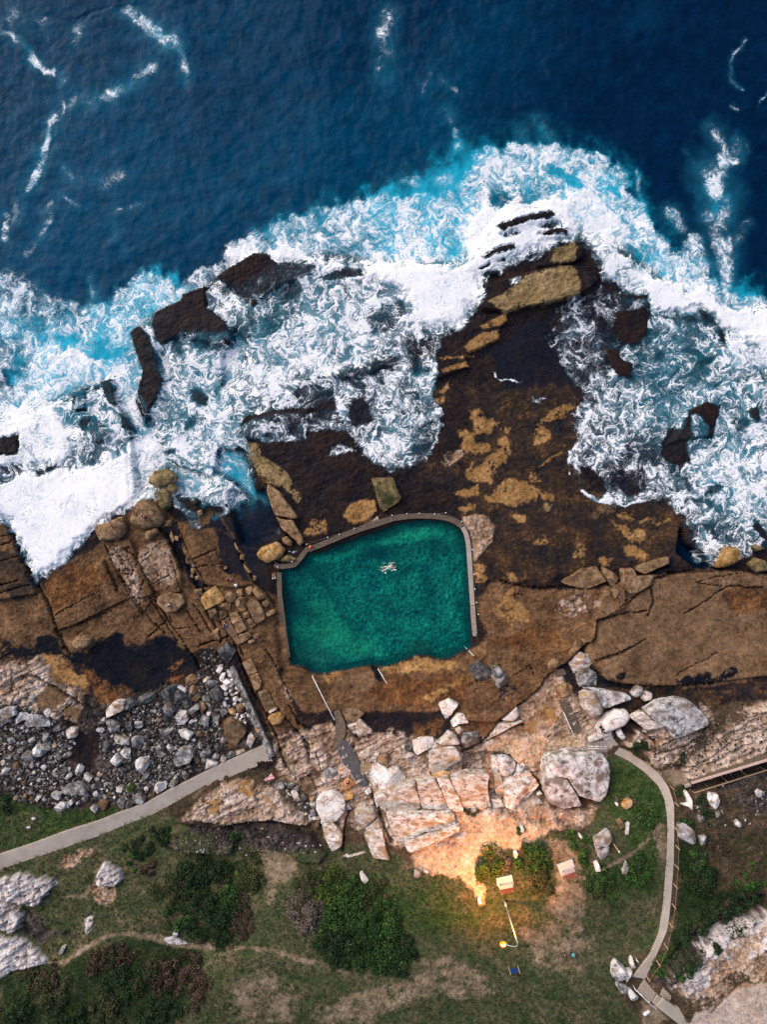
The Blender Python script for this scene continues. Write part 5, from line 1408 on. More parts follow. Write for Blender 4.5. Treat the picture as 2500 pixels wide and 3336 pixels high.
p brown C 1.1 boulder|large brown hump of rock at the right of the rubble field|920,1000 1000,950 1110,1010 1170,1110 1060,1250 950,1160
p grey F 1.0 boulder|*|215,1090 320,1060 370,1100 270,1180
p lichen F .9 boulder|*|300,1270 325,1240 400,1300 340,1335
p grey F 1.2 boulder|*|670,1340 740,1290 790,1330 780,1385 680,1370
p grey F .9 boulder|*|800,1370 840,1335 880,1370 860,1400 810,1395
p white F 1.0 boulder|clean white angular boulder against the curved path's upper end|735,1400 860,1450 850,1475 720,1520
p grey F .9 boulder|*|670,1400 720,1385 745,1400 715,1465
p pale F .8 boulder|*|880,1410 900,1370 955,1400 940,1430 885,1445
p grey F .8 boulder|*|965,1350 990,1325 1050,1340 1040,1370 965,1400
p pale F .6 boulder|*|1050,1320 1140,1290 1160,1320 1060,1360
p pale F 1.0 boulder|pink-white boulder just above the path's squared end|1170,1230 1190,1140 1220,1125 1265,1190 1210,1285
p orange F .8 boulder|orange and white stone standing by the masonry wall|1250,1020 1290,1015 1310,1090 1305,1130 1275,1110
p lichen F 1.3 boulder|*|0,1450 60,1380 120,1440 60,1570 -20,1580
p grey C 1.5 boulder|*|380,1400 440,1290 560,1270 610,1340 560,1440 420,1470
p grey F 1.0 boulder|*|20,1620 90,1545 120,1570 50,1660
o pale F 1.4 boulder|pale pink angular block at the rubble field's left edge of the dark pool|1135,880 1210,790 1270,765 1345,770 1335,870 1240,920 1140,960
o dark F 1.2 boulder|*|1345,760 1400,745 1480,790 1400,880 1345,860
o grey F 1.2 boulder|*|1130,1000 1200,980 1300,1050 1260,1110 1170,1130
o dark F 1.0 boulder|*|1345,1020 1420,985 1440,1070 1390,1100
o grey F .9 boulder|*|1440,1000 1540,1000 1540,1060 1470,1070
o lichen F 1.1 boulder|*|1220,1150 1390,1180 1400,1250 1240,1240
o grey F 1.3 boulder|*|1420,1170 1500,1155 1550,1200 1520,1290 1425,1300
o grey F .8 boulder|*|1540,1270 1580,1230 1610,1290 1560,1315
o dark F 1.1 boulder|*|1090,1220 1160,1210 1220,1290 1170,1330 1110,1320
o lichen F 1.1 boulder|*|1295,1330 1340,1280 1400,1300 1405,1395 1320,1370
o lichen R 1.3 boulder|*|1185,1420 1240,1350 1330,1420 1260,1485
o lichen F 1.5 boulder|*|1440,1440 1500,1390 1600,1400 1610,1470 1540,1560 1470,1580
o lichen F 1.5 boulder|white cap-shaped boulder at the upper left of the rubble field|220,1080 310,910 430,925 510,1000 525,1060 380,1050
o lichen F 1.1 boulder|*|120,1040 200,900 300,905 270,980 160,1030
o lichen C 1.4 boulder|*|-20,880 100,820 180,830 180,920 100,960 0,920
o grey F .9 boulder|*|-20,960 60,950 100,990 20,1040 -20,1030
o grey F .7 boulder|*|385,1040 430,1020 460,1060 430,1100 390,1080
o pale F 1.1 boulder|*|695,1110 740,1060 830,1070 830,1160 740,1180
o grey F .9 boulder|*|450,1160 470,1090 520,1140 510,1220 460,1210
o lichen F 1.1 boulder|*|220,1390 270,1320 340,1360 340,1425 250,1430
o lichen F 1.2 boulder|*|330,1320 390,1240 440,1260 440,1380 370,1370
o lichen F 1.0 boulder|*|440,1250 490,1230 540,1300 470,1350 445,1330
o grey F .8 boulder|*|40,1460 90,1430 140,1480 100,1505
o lichen F 1.0 boulder|*|0,1520 50,1495 100,1520 50,1585 0,1570
o grey F .8 boulder|*|300,1190 360,1160 380,1200 345,1250
o grey F .7 boulder|*|215,1230 240,1205 285,1230 260,1260
o grey F .8 boulder|*|320,710 360,700 390,740 350,785 315,760
o grey F .7 boulder|*|555,1530 600,1500 660,1540 630,1610 570,1590
o grey F .7 boulder|*|685,1610 760,1540 780,1590 730,1625
o lichen F 1.0 boulder|*|790,1560 840,1460 900,1500 860,1600
q lichen F 1.0 boulder|*|740,240 770,185 835,230 800,275 745,280
q grey C 1.2 boulder|flat brown-stained slab in the lower rubble above the grass|565,360 600,290 720,280 790,340 780,375 600,380
q lichen F 1.1 boulder|*|440,390 480,360 545,380 520,440 470,440
q lichen F 1.1 boulder|grey wedge-shaped boulder lowest in the rubble, on the grass|475,510 540,450 590,460 580,520 510,552
q lichen F .9 boulder|*|590,450 650,420 670,450 620,500
q lichen F .7 boulder|*|665,470 700,445 712,470 690,490
q lichen F .7 boulder|*|825,370 860,358 875,400 845,430
q brown F 1.0 boulder|dark maroon boulder near the curved path's upper edge|860,460 900,430 975,450 960,500 915,545 890,500
q lichen F .8 boulder|*|800,520 830,475 880,505 855,560
q lichen F .9 boulder|*|1050,450 1080,425 1120,450 1110,510 1070,500
q grey F .9 boulder|*|1125,480 1150,445 1200,450 1185,495 1135,505
q grey C .9 boulder|*|1195,400 1240,375 1320,410 1290,460 1220,455
q lichen F .9 boulder|*|1370,340 1410,275 1500,280 1490,330 1400,385
q grey F .8 boulder|*|1505,310 1550,245 1605,270 1560,320
q white R .6 boulder|*|1290,330 1310,310 1340,325 1330,355 1300,350
q grey F .8 boulder|*|800,310 840,285 885,300 860,335
q lichen R .6 boulder|*|365,430 385,405 415,430 400,455
q lichen F .7 boulder|*|300,420 350,370 375,400 330,450
q white F .4 boulder|small white stone alone on the grass above the path|235,680 255,670 270,685 250,697
q lichen F .5 boulder|*|270,600 300,585 320,605 290,615
w lichen F 1.0 boulder|small white fin of rock beside the dirt track|765,195 785,160 790,200 770,215
w lichen S .4 boulder|low white stones lying across the dirt track|725,215 770,205 800,215 835,235 790,240 740,232
w lichen F .8 boulder|white shard in the grass above the dirt track on the left|255,295 270,255 285,255 270,300
x white F .7 boulder|white angular stone at the upper edge of the dense green shrubs|662,122 675,118 700,150 685,165 668,145
y white S .5 boulder|flat pale slab between upper landing and crescent stone|205,640 280,600 300,610 290,640 220,680
"""
M['tanblk'] = M['tan']
_grp = {'j': 'boulders along the gullies left of the pool', 'k': 'small boulders lying in the gullies between the tan rocks', 'm': 'small loose stones on the brown platform',
        't': 'small stones around the huge white boulder', 's': 'stones in the muddy gap between the pale outcrops', 'u': 'small stones scattered on the lamp lit slope',
        'n': 'small boulders in the scrub on the right', 'v': 'small stones beside the curved path', 'p': 'boulders of the dark rubble field', 'o': 'boulders of the dark rubble field', 'q': 'boulders of the dark rubble field'}
_lab = {'boulders of the dark rubble field': {'dark': 'dark grey angular boulder in the rubble field above the curved path', 'grey': 'weathered grey boulder in the rubble field above the curved path',
        'lichen': 'white mottled boulder in the rubble field above the curved path', 'brown': 'brown boulder in the rubble field above the curved path', 'tan': 'tan boulder in the rubble field above the curved path',
        'white': 'clean white boulder in the rubble field above the curved path', 'pale': 'pale pinkish boulder in the rubble field above the curved path'}}
_col = dict(tan='tan', brown='brown', gold='golden', grey='grey', dark='dark', white='white', lichen='mottled white', pale='pale', olive='weedy', mud='black wet', orange='orange')
for ln in ROCKS.strip().splitlines():
    hd, lab, pts = ln.split('|'); tl, kind, style, h, nm = hd.split()
    grp = None
    if lab == '*':
        grp = _grp[tl]; lab = _lab[grp][kind] if grp in _lab else '%s %s' % (_col[kind], grp.replace('small boulders lying', 'small boulder lying').replace('small boulders', 'small boulder').replace('small loose stones', 'loose stone').replace('small stones', 'small stone').replace('stones in', 'stone in').replace('boulders along', 'boulder along'))
    rock(P(tl, pts), kind, style, float(h), lab, nm, grp, {'boulder': 'boulder', 'rock_slab': 'rock slab'}[nm])

# ---- the pile of fresh white stones by the masonry wall, and loose rubble between the big boulders
rnd = random.Random(5)
def blob(cx, cy, r, ang=None):
    n = rnd.choice((5, 6, 6, 7)); a0 = rnd.uniform(0, 6.3); el = rnd.uniform(.48, .95); th = rnd.uniform(0, 3.14)
    pts = []
    for k in range(n):
        a = a0 + 6.283 * k / n + rnd.uniform(-.25, .25); q = r * rnd.uniform(.8, 1.12)
        x, y = q * math.cos(a), q * el * math.sin(a)
        pts.append((cx + x * math.cos(th) - y * math.sin(th), cy + x * math.sin(th) + y * math.cos(th)))
    return np.array(pts)
def inside(pt, poly):
    x, y = pt; c = False; n = len(poly)
    for i in range(n):
        (x1, y1), (x2, y2) = poly[i], poly[(i + 1) % n]
        if (y1 > y) != (y2 > y) and x < x1 + (y - y1) / (y2 - y1) * (x2 - x1): c = not c
    return c
WHITE = """840,450 870,390 915,385 910,440 880,485|870,540 900,475 940,470 935,520 900,575|955,440 1000,430 1050,470 1040,520 965,515|910,560 950,530 1035,590 1020,620 970,635 915,590|885,620 920,600 970,640 945,670|990,545 1030,520 1045,560 1010,570|1045,625 1080,595 1115,620 1105,650 1050,650|915,690 945,675 970,690 955,720 920,715|975,665 1000,645 1020,665 990,690|1000,690 1030,680 1040,715 1005,715|1040,690 1070,670 1090,690 1055,710|1100,650 1130,640 1135,675 1110,690|1115,710 1130,690 1150,740 1130,765|1020,740 1060,725 1085,745 1060,790 1025,780|1075,760 1110,740 1130,780 1095,795|910,780 935,770 965,830 935,845|920,740 960,735 980,755 940,770|1140,745 1175,740 1180,780 1150,795|1165,790 1185,785 1215,850 1200,885 1170,870|1020,800 1050,780 1070,810 1040,835|1130,800 1150,795 1160,835 1135,845|965,820 995,812 1000,835 970,840|940,850 975,840 985,860 955,870|1150,905 1165,890 1180,915 1160,930|1170,920 1205,915 1215,945 1180,955|1100,930 1140,915 1155,950 1110,960|1060,910 1090,905 1080,940 1060,940|1035,955 1065,945 1075,975 1045,985|1120,990 1165,970 1168,1030 1120,1030|1090,965 1115,965 1110,995 1095,1000|735,900 780,890 785,925 745,935|1205,910 1235,905 1240,925 1215,930"""
for i, q in enumerate(WHITE.split('|')):
    rock(P('p', q), 'white', 'F', rnd.uniform(.45, .75), 'clean white stone in the pile beside the masonry wall', 'white_stone', 'clean white stones piled by the masonry wall', 'stone', up=.05)
for q in ('950,880 1010,850 1055,880 1050,930 1000,915', '1185,880 1210,865 1240,880 1215,900', '1035,690 1070,675 1060,705 1040,710'):
    rock(P('p', q), 'orange', 'F', .6, 'orange broken stone among the clean white stones', 'white_stone', 'orange stones among the white pile', 'stone', up=.05).name = 'orange_stone'
rock(P('p', '1055,830 1110,800 1155,840 1130,905 1070,895'), 'tan', 'R', .8, 'round tan stone in the middle of the white stone pile', 'stone', None, 'stone', up=.05)
rock(P('p', '890,870 950,855 965,900 905,945'), 'grey', 'F', .8, 'grey square stone at the left of the white stone pile', 'stone', None, 'stone', up=.05)
FIELDS = [(P('o', '-40,780 150,720 400,860 560,880 660,1080 830,1200 700,1400 740,1658 -40,1658'), 62, (6, 17), ('lichen', 'grey', 'grey', 'grey', 'pale')),
          (P('p', '-120,780 240,800 560,560 700,440 900,620 880,960 960,1240 700,1500 500,1620 -200,1658 -420,1300 -420,1000'), 108, (6, 17), ('grey', 'lichen', 'dark', 'dark', 'grey', 'grey', 'brown', 'dark')),
          (P('q', '60,60 500,120 830,200 1150,120 1380,80 1600,180 1640,260 1380,390 1100,480 800,440 560,470 300,470 100,420'), 72, (6, 16), ('grey', 'lichen', 'grey', 'pale', 'brown')),
          (P('r', '1130,280 1200,260 1330,380 1500,600 1440,640 1330,520 1200,400'), 12, (5, 9), ('grey', 'pale', 'lichen')),
          (P('k', '560,1480 680,1400 760,1560 720,1640 560,1640'), 10, (4, 8), ('tan', 'pale', 'brown'))]
_cent = [(a.mean(0), float(np.sqrt(((a - a.mean(0)) ** 2).sum(1)).mean())) for a in ROCK_AREAS]
_fl = [('in the upper left of the rubble field', 'left'), ('in the middle of the rubble field', 'mid'), ('at the lower edge of the rubble field', 'low'), ('on the muddy ground by the grooved slab', 'mud'), ('under the dark arrowhead boulder', 'arrow')]
for (poly, cnt, (r0, r1), kinds), (where, _) in zip(FIELDS, _fl):
    lo, hi = poly.min(0), poly.max(0); done = 0; tries = 0
    while done < cnt and tries < 6000:
        tries += 1
        c = np.array([rnd.uniform(lo[0], hi[0]), rnd.uniform(lo[1], hi[1])])
        r = r0 + (r1 - r0) * rnd.random() ** 1.8
        if not inside(c, poly) or any(np.hypot(*(c - a)) < (b * .88 + r * .78) for a, b in _cent): continue
        if c[0] < 0: continue
        _cent.append((c, r)); done += 1; kd = rnd.choice(kinds)
        rock(blob(c[0], c[1], r), kd, 'F', r * .036 * rnd.uniform(.8, 1.3), 'small %s stone lying %s' % (_col[kd], where), 'stone', 'small %s stones %s' % (_col[kd], where), 'stone', track=False)
# gravel too small to count: one mesh of little broken pebbles
def gravel():
    V = []; F = []; rg = np.random.default_rng(3)
    zones = [(FIELDS[0][0], 3600), (FIELDS[1][0], 9000), (FIELDS[2][0], 4200), (FIELDS[3][0], 300), (FIELDS[4][0], 260), (P('p', '820,400 1050,420 1240,900 1310,1120 1150,1050 900,850'), 420),
             (P('r', '100,780 420,640 700,680 1200,680 1500,800 1560,1000 1200,900 700,930 200,900'), 700), (P('n', '540,950 900,810 1400,620 1740,540 1740,990 960,1220'), 900), (P('n', '960,1260 1740,1060 1740,1640 940,1640'), 500),
             (P('s', '100,960 340,1010 420,1070 300,1300 100,1060'), 200), (P('k', '430,560 470,560 640,960 580,980'), 120)]
    base = np.array([(1, 0, 0), (-.5, .87, 0), (-.5, -.87, 0), (0, 0, .8), (.3, .2, -.5)])
    tri = [(0, 1, 3), (1, 2, 3), (2, 0, 3), (1, 0, 4), (2, 1, 4), (0, 2, 4)]
    tone = []
    for poly, cnt in zones:
        lo, hi = poly.min(0), poly.max(0); d = 0
        while d < cnt:
            c = (rg.uniform(lo[0], hi[0]), rg.uniform(lo[1], hi[1]))
            if not inside(c, poly): d += .3; continue
            d += 1; z = float(base_h(*c)); x, y = to_world(c[0], c[1], z)
            s = .07 + .26 * rg.random() ** 2.5; a = rg.uniform(0, 6.3); k = len(V)
            q = base * (s, s * rg.uniform(.5, 1), s * rg.uniform(.5, .9)) + rg.normal(0, .14 * s, (5, 3))
            ca, sa = math.cos(a), math.sin(a); gz = ground_z(x, y)
            V += [(x + px * ca - py * sa, y + px * sa + py * ca, gz + pz + .25 * s) for px, py, pz in q]; F += [(k + i, k + j, k + l) for i, j, l in tri]; tone += [rg.random()] * 5
    me = np_mesh('gravel', np.array(V), np.array(F), False); set_f(me, 'tone', np.array(tone))
    o = link('gravel', me, mat_leaf('gravel_stones', [(0, (.012, .011, .011)), (.55, (.05, .045, .042)), (.85, (.20, .18, .17)), (1, (.45, .42, .40))], .9)); tag(o, kind='stuff', label='loose broken pebbles and gravel between the boulders', cat='gravel')
gravel()
# ======================= things people made =======================
def strip(name, left, right, mat, thick=.9, lift=.18, joints=0, gap=.05, parent=None, zfun=None, n=None):
    """a paved strip between two traced edges, lying on the land, cut by joints into slabs"""
    def rs(p, n):
        s = np.concatenate([[0], np.cumsum(np.hypot(*np.diff(p, axis=0).T))]); u = np.linspace(0, s[-1], n)
        return np.stack([np.interp(u, s, p[:, 0]), np.interp(u, s, p[:, 1])], 1)
    n = n or 72; L = rs(left, n); Rr = rs(right, n); bm = bmesh.new()
    zc = np.array([base_h(*((L[i] + Rr[i]) / 2)) for i in range(n)]) + lift if zfun is None else zfun(np.linspace(0, 1, n))
    for _k in range(6): zc[1:-1] = .25 * zc[:-2] + .5 * zc[1:-1] + .25 * zc[2:]
    def pt(i, t, dz=0):
        f = max(0, min(n - 1.001, i)); a = int(f); w = f - a
        s = (L[a] * (1 - w) + L[a + 1] * w) * (1 - t) + (Rr[a] * (1 - w) + Rr[a + 1] * w) * t; z = zc[a] * (1 - w) + zc[a + 1] * w
        x, y = to_world(s[0], s[1], z); return (x, y, z + dz)
    cuts = np.linspace(0, n - 1, joints + 1) if joints else np.array([0, n - 1.0])
    for a, b in zip(cuts, cuts[1:]):
        m = max(2, int(round((b - a) / 1.5)) + 1); us = np.linspace(a + gap, b - gap, m) if joints else np.linspace(a, b, m)
        tops = [[bm.verts.new(pt(u, t)) for t in (0, .03, .35, .65, .97, 1)] for u in us]
        for r in tops: r[0].co.z -= .03; r[-1].co.z -= .03
        bot = [[bm.verts.new(pt(u, t, -thick)) for t in (0, 1)] for u in us]
        for i in range(m - 1):
            for k in range(5): bm.faces.new((tops[i][k], tops[i][k + 1], tops[i + 1][k + 1], tops[i + 1][k]))
            bm.faces.new((tops[i][0], tops[i + 1][0], bot[i + 1][0], bot[i][0])); bm.faces.new((tops[i][5], bot[i][1], bot[i + 1][1], tops[i + 1][5]))
        for i in (0, m - 1): bm.faces.new([*tops[i], bot[i][1], bot[i][0]])
    bmesh.ops.recalc_face_normals(bm, faces=bm.faces[:])
    me = bpy.data.meshes.new(name); bm.to_mesh(me); bm.free()
    return link(name, me, mat, parent)
def plate(name, poly, mat, thick=.5, lift=.15, parent=None, z=None):
    c = poly.mean(0); z = (at(c[0], c[1]).z + lift) if z is None else z
    x, y = to_world(poly[:, 0], poly[:, 1], z); bm = bmesh.new()
    f = bm.faces.new([bm.verts.new((a, b, z)) for a, b in zip(x, y)]); r = bmesh.ops.extrude_face_region(bm, geom=[f])
    for v in r['geom']:
        if isinstance(v, bmesh.types.BMVert): v.co.z -= thick
    bmesh.ops.recalc_face_normals(bm, faces=bm.faces[:]); bmesh.ops.bevel(bm, geom=[e for e in bm.edges if abs(e.verts[0].co.z - e.verts[1].co.z) < .01 and e.verts[0].co.z > z - .05], offset=.03, segments=2, affect='EDGES')
    me = bpy.data.meshes.new(name); bm.to_mesh(me); bm.free(); return link(name, me, mat, parent)
q2 = lambda t, s: P(t, s)
pth = strip('path', np.vstack([P('q', '-140,980 0,920 260,835 600,710 890,620 1110,530 1330,450 1540,330'), P('p', '530,1640 709,1548 860,1470 1080,1370 1390,1235')]),
            np.vstack([P('q', '-140,1150 0,1090 280,1000 640,900 940,780 1150,680 1380,590 1540,510'), P('p', '740,1720 900,1640 1150,1530 1465,1420')]), M['path'], .9, .16, 12, .008, n=90)
tag(pth, kind='structure')
pt2 = strip('path', np.vstack([P('n', '285,985 420,1050 560,1150 680,1270 740,1400 760,1658')[:-1], P('v', '437,90 440,180 436,300 415,560 395,700 350,810 262,925')]),
            np.vstack([P('n', '335,930 400,955 560,1055 700,1170 780,1290 825,1440')[:], P('v', '475,150 472,340 455,560 440,680 375,830 325,935')]), M['path'], .8, .14, 14, .008, n=110)
tag(pt2, kind='structure')
def staircase(name, label, a0, a1, b0, b1, n, mat, z0, z1, cat='stairs'):
    """treads between the top edge a0-a1 and the bottom edge b0-b1 (photo positions)"""
    root = None
    for i in range(n):
        u = (i + .5) / n; z = z0 + (z1 - z0) * u
        l = a0 * (1 - u) + b0 * u; r = a1 * (1 - u) + b1 * u
        A = Vector((*to_world(l[0], l[1], z), z)); B = Vector((*to_world(r[0], r[1], z), z)); c = (A + B) / 2
        if root is None: root = empty(name, c); tag(root, label, cat)
        run = (Vector((*to_world(*b0, z), 0)) - Vector((*to_world(*a0, z), 0))).length / n
        m = MB(); d = B - A; m.box((0, 0, -.35), (d.length, run * .80, .7), math.atan2(d.y, d.x), .025)
        o = m.build('step', mat, root); o.location = c - root.location
    return root
_p = lambda t, x, y: P(t, '%g,%g' % (x, y))[0]
staircase('stone_staircase', 'flight of about eleven grey stone steps with a white rail', _p('t', 1168, 232), _p('t', 1240, 208), _p('t', 1295, 528), _p('t', 1370, 498), 11, M['concrete_dark'], at(*_p('t', 1200, 220)).z + .25, at(*_p('t', 1330, 515)).z + .3)
staircase('concrete_steps', 'broad low steps beside a double white rail at the upper landing', _p('t', 1395, 590), _p('t', 1395, 665), _p('t', 1590, 590), _p('t', 1590, 690), 7, M['concrete'], at(*_p('t', 1400, 630)).z + .15, at(*_p('t', 1590, 640)).z + .2)
staircase('concrete_steps', 'six dark-edged steps at the end of the path by the white sandstone', _p('B', 325, 450), _p('B', 252, 572), _p('B', 445, 595), _p('B', 388, 690), 6, M['concrete'], at(*_p('B', 290, 510)).z + .3, at(*_p('B', 415, 640)).z + .25)
staircase('pool_steps', 'weedy steps at the pool\'s lower right corner under a short white rail', _p('m', 62, 915), _p('m', 100, 860), _p('m', 130, 965), _p('m', 165, 870), 3, M['concrete_dark'], 1.15, 2.2)
staircase('worn_steps', 'worn shallow steps in the brown rock below the pale pinkish block', _p('m', 830, 1055), _p('m', 935, 1050), _p('m', 870, 1120), _p('m', 960, 1095), 3, M['concrete_dark'], at(*_p('m', 880, 1060)).z + .25, at(*_p('m', 915, 1105)).z + .25)
plate('landing', P('y', '60,690 220,680 300,625 345,690 380,730 335,790 200,800 90,790'), M['path'], .5, .06)['kind'] = 'structure'
for q in ('490,612 520,540 612,618 582,682', '405,690 455,608 510,640 442,725', '450,735 525,650 650,740 660,735 720,752 960,905 980,960 740,960'):
    plate('pavement', P('B', q), M['path'], .5, .22)['kind'] = 'structure'
# ---- ramp and broken paths through the rocks
rp = strip('ramp', P('s', '550,660 575,600 610,585'), P('s', '560,720 620,830 700,960'), M['asphalt'], .5, .1) if False else None
rp = strip('ramp', P('s', '552,640 556,700 600,780 640,850 690,900 720,960 760,1000'), P('s', '600,588 655,590 690,660 730,740 760,800 800,900 835,1000'), M['asphalt'], .7, .22, n=40); tag(rp, kind='structure')
rp2 = strip('path', P('s', '515,330 540,420 530,500 540,580 500,690'), P('s', '570,310 620,420 630,500 610,580 540,660'), M['concrete_dark'], .5, .15, n=30); tag(rp2, kind='structure')
# ---- pool walls
pw = empty('pool_wall', (*to_world(1250, 1700, 1.5), 1.5)); tag(pw, 'low concrete wall round three sides of the green rock pool', 'wall')
def wall_section(tile, pts, wid, top, mat, parent, depth=1.6, n=40):
    c = P(tile, pts); s = np.concatenate([[0], np.cumsum(np.hypot(*np.diff(c, axis=0).T))]); u = np.linspace(0, s[-1], n)
    c = np.stack([np.interp(u, s, c[:, 0]), np.interp(u, s, c[:, 1])], 1)
    c = np.vstack([c[:1], .25 * c[:-2] + .5 * c[1:-1] + .25 * c[2:], c[-1:]])
    d = np.gradient(c, axis=0); d /= np.hypot(d[:, 0], d[:, 1])[:, None] + 1e-9; nn = np.stack([-d[:, 1], d[:, 0]], 1); hw = wid * .5 * 22.3
    o = strip('wall_section', c - nn * hw, c + nn * hw, mat, depth, 0, zfun=lambda q: np.full(len(q), top), n=n)
    o.parent = parent; o.matrix_parent_inverse = Matrix.Translation(-parent.location); return o
wall_section('l', '20,628 26,800 45,950 62,1100 88,1285', .72, 1.60, M['concrete_dark'], pw)
wall_section('k', '1232,655 1250,678 1300,680 1410,664 1470,590 1532,508', .70, 1.58, M['concrete_dark'], pw)
wall_section('l', '250,452 400,392 520,342 640,296 800,246 900,214', .78, 1.62, M['concrete_dark'], pw)
wall_section('l', '900,212 1000,196 1110,190 1230,194 1330,210 1400,240 1438,275', .80, 1.60, M['concrete_dark'], pw)
wall_section('l', '1440,278 1470,330 1488,420 1497,560 1506,700 1518,880', .66, 1.64, M['path'], pw)
wall_section('l', '1519,884 1526,1000 1535,1100 1543,1205', .70, 1.63, M['concrete'], pw)
# ---- white posts and the dark chain between them
POSTS = [('l', q) for q in ('123,545', '235,410', '398,357', '488,333', '605,288', '895,187', '1010,175', '1105,172', '1225,176', '1310,168', '1435,235', '1510,338', '1518,452', '1530,643', '1537,757', '1550,862', '1566,954')] + [('k', '1215,612'), ('k', '1258,682')]
proto = None; tops = []
for i, (tl, q) in enumerate(POSTS):
    s = P(tl, q)[0]; p = at(s[0], s[1], .95); x, y, z = p
    g = ground_z(x, y); hgt = 2.35 - g
    if proto is None:
        proto = empty('bollard', (x, y, 2.3))
        MB().tube([(0, 0, -1.4), (0, 0, -.12)], [.055, .05], 10).build('post', M['galv'], proto, True)
        MB().ball((0, 0, -.02), .095, 12, (1, 1, .9)).build('cap', M['steel'], proto, True); b = proto
    else:
        b = proto.copy(); COL.objects.link(b); b.location = (x, y, 2.3)
        for ch in proto.children:
            c = ch.copy(); COL.objects.link(c); c.parent = b
    tag(b, 'white capped post of the chain rail round the pool wall', 'post', 'white posts along the pool wall'); tops.append(Vector((x, y, 2.2)))
def chain(label, pts, sag=.12, r=.03, mat='chain'):
    path = []
    for a, b in zip(pts, pts[1:]):
        for k in range(8):
            u = k / 8; q = a.lerp(b, u); q.z -= sag * 4 * u * (1 - u); path.append(q)
    path.append(pts[-1]); c = pts[0]
    o = MB().tube([q - c for q in path], r, 6).build('chain', M[mat], None, True, c); tag(o, label, 'chain'); return o
chain('dark chain hung between white posts along the pool\'s seaward edges', tops[1:17], .15, .035)
chain('short dark chain outside the pool\'s kinked left corner', [tops[0], tops[17], tops[18]], .1, .035)
# ---- handrails
def rail(label, a, b, up0, up1, nposts, r=.045, mat='steel', double=0.0, name='handrail'):
    A = at(a[0], a[1], up0); B = at(b[0], b[1], up1); root = empty(name, A); tag(root, label, 'handrail')
    L = B - A; side = Vector((-L.y, L.x, 0)).normalized() * double
    for k in ((0,) if not double else (-.5, .5)):
        MB().tube([side * k, L * .5 + side * k, L + side * k], r, 8).build('rail', M[mat], root, True)
        for i in range(nposts):
            u = (i + .04) / (nposts - .92) if nposts > 1 else .5; p = A + L * u + side * k; g = ground_z(p.x, p.y)
            if p.z - g > .1: MB().tube([(0, 0, 0), (0, 0, g - .2 - p.z)], r * .8, 6).build('post', M[mat], root, True, p - A)
    return root
_s0 = P('l', '278,1428')[0]; _s1 = P('s', '525,405')[0]
rail('long white handrail running down from the pool to the broken path', _s0, _s1, .95, .95, 7, .06)
rail('short white handrail at the middle of the pool\'s near edge', P('l', '787,1372')[0], P('l', '856,1486')[0], .95, .95, 3, .055)
rail('short white handrail over the steps at the pool\'s lower right corner', P('l', '1457,1202')[0], P('l', '1528,1271')[0], .95, .95, 3, .055)
rail('white handrail on the left side of the grey stone staircase', P('t', '1210,335')[0], P('t', '1312,562')[0], .95, .95, 4, .055)
rail('double white handrail beside the broad low steps', P('t', '1435,648')[0], P('t', '1600,655')[0], .9, .9, 3, .04, 'steel', .30)
rail('white handrail beside the bottom steps and pavement', P('B', '225,550')[0], P('B', '458,776')[0], .95, .95, 4, .05)
# ---- masonry wall by the paving slabs
wl = wall_section('p', '1040,370 1075,400 1130,520 1200,660 1280,820 1360,980 1445,1150 1500,1260', .85, 0, M['grey'], empty('stone_wall', (0, 0, 0)), 1.2, 60)
wl.name = 'wall'; sw = wl.parent; tag(sw, 'long rough stone wall between the rubble and the flat paving slabs', 'wall')
for v in wl.data.vertices:
    g = ground_z(v.co.x, v.co.y); rr = gnoise(np.array([v.co.x * 1.6], np.float32), np.array([v.co.y * 1.6], np.float32), 3)[0]
    v.co.z = g + (.75 + .22 * rr if v.co.z > -.5 else -.4)
# ---- retaining wall with its pink coping, and the timber rail behind it
def beam(a, b, wid, hgt, name, mat, parent, rel):
    d = b - a; m = MB(); m.box((0, 0, 0), (d.length, wid, hgt), 0, min(wid, hgt) * .12)
    o = m.build(name, mat, parent); o.rotation_euler = d.to_track_quat('X', 'Z').to_euler(); o.location = (a + b) / 2 - rel; return o
a = at(*P('R', '215,333')[0], .0); b = at(*P('R', '1060,78')[0], 0); zt = max(a.z, b.z) * .5 + min(a.z, b.z) * .5
A = Vector((*to_world(*P('R', '222,330')[0], 9.6), 9.6)); B = Vector((*to_world(*P('R', '1060,76')[0], 9.9), 9.9))
rw = empty('retaining_wall', A); tag(rw, 'long low retaining wall with a pink coping along the rock slope on the right', 'wall')
beam(A + Vector((0, 0, -1.4)), B + Vector((0, 0, -1.4)), .34, 2.6, 'wall', M['concrete_dark'], rw, A)
M['coping'] = mat_plain('pink_painted_coping', (.50, .34, .28), (.62, .45, .38), 4, .7, .3)
beam(A, B, .30, .20, 'coping', M['coping'], rw, A)
A = at(*P('R', '258,434')[0], 1.0); B = at(*P('R', '1060,196')[0], 1.0)
tr = empty('timber_rail', A); tag(tr, 'long pale timber handrail across the scrub below the retaining wall', 'railing')
beam(A, B, .16, .12, 'rail', M['timber'], tr, A)
for u in (.0, .19, .42, .66, .88):
    p = A.lerp(B, u); g = ground_z(p.x, p.y); beam(Vector((p.x, p.y, g - .3)), p, .11, .11, 'post', M['timber'], tr, A)
for q in ('372,262', '662,172'):
    p = at(*P('R', q)[0]); o = MB().box((0, 0, .55), (.14, .14, 1.5), .3, .02).build('timber_post', M['timber'], None, False, p); tag(o, 'short timber post standing above the pink coping, %s' % ('near its left end' if q[0] == '3' else 'halfway along'), 'post')
p = at(*P('R', '182,352')[0], .25); dp = empty('drain_pipe', p); tag(dp, 'stub of pale concrete pipe at the end of the retaining wall', 'pipe')
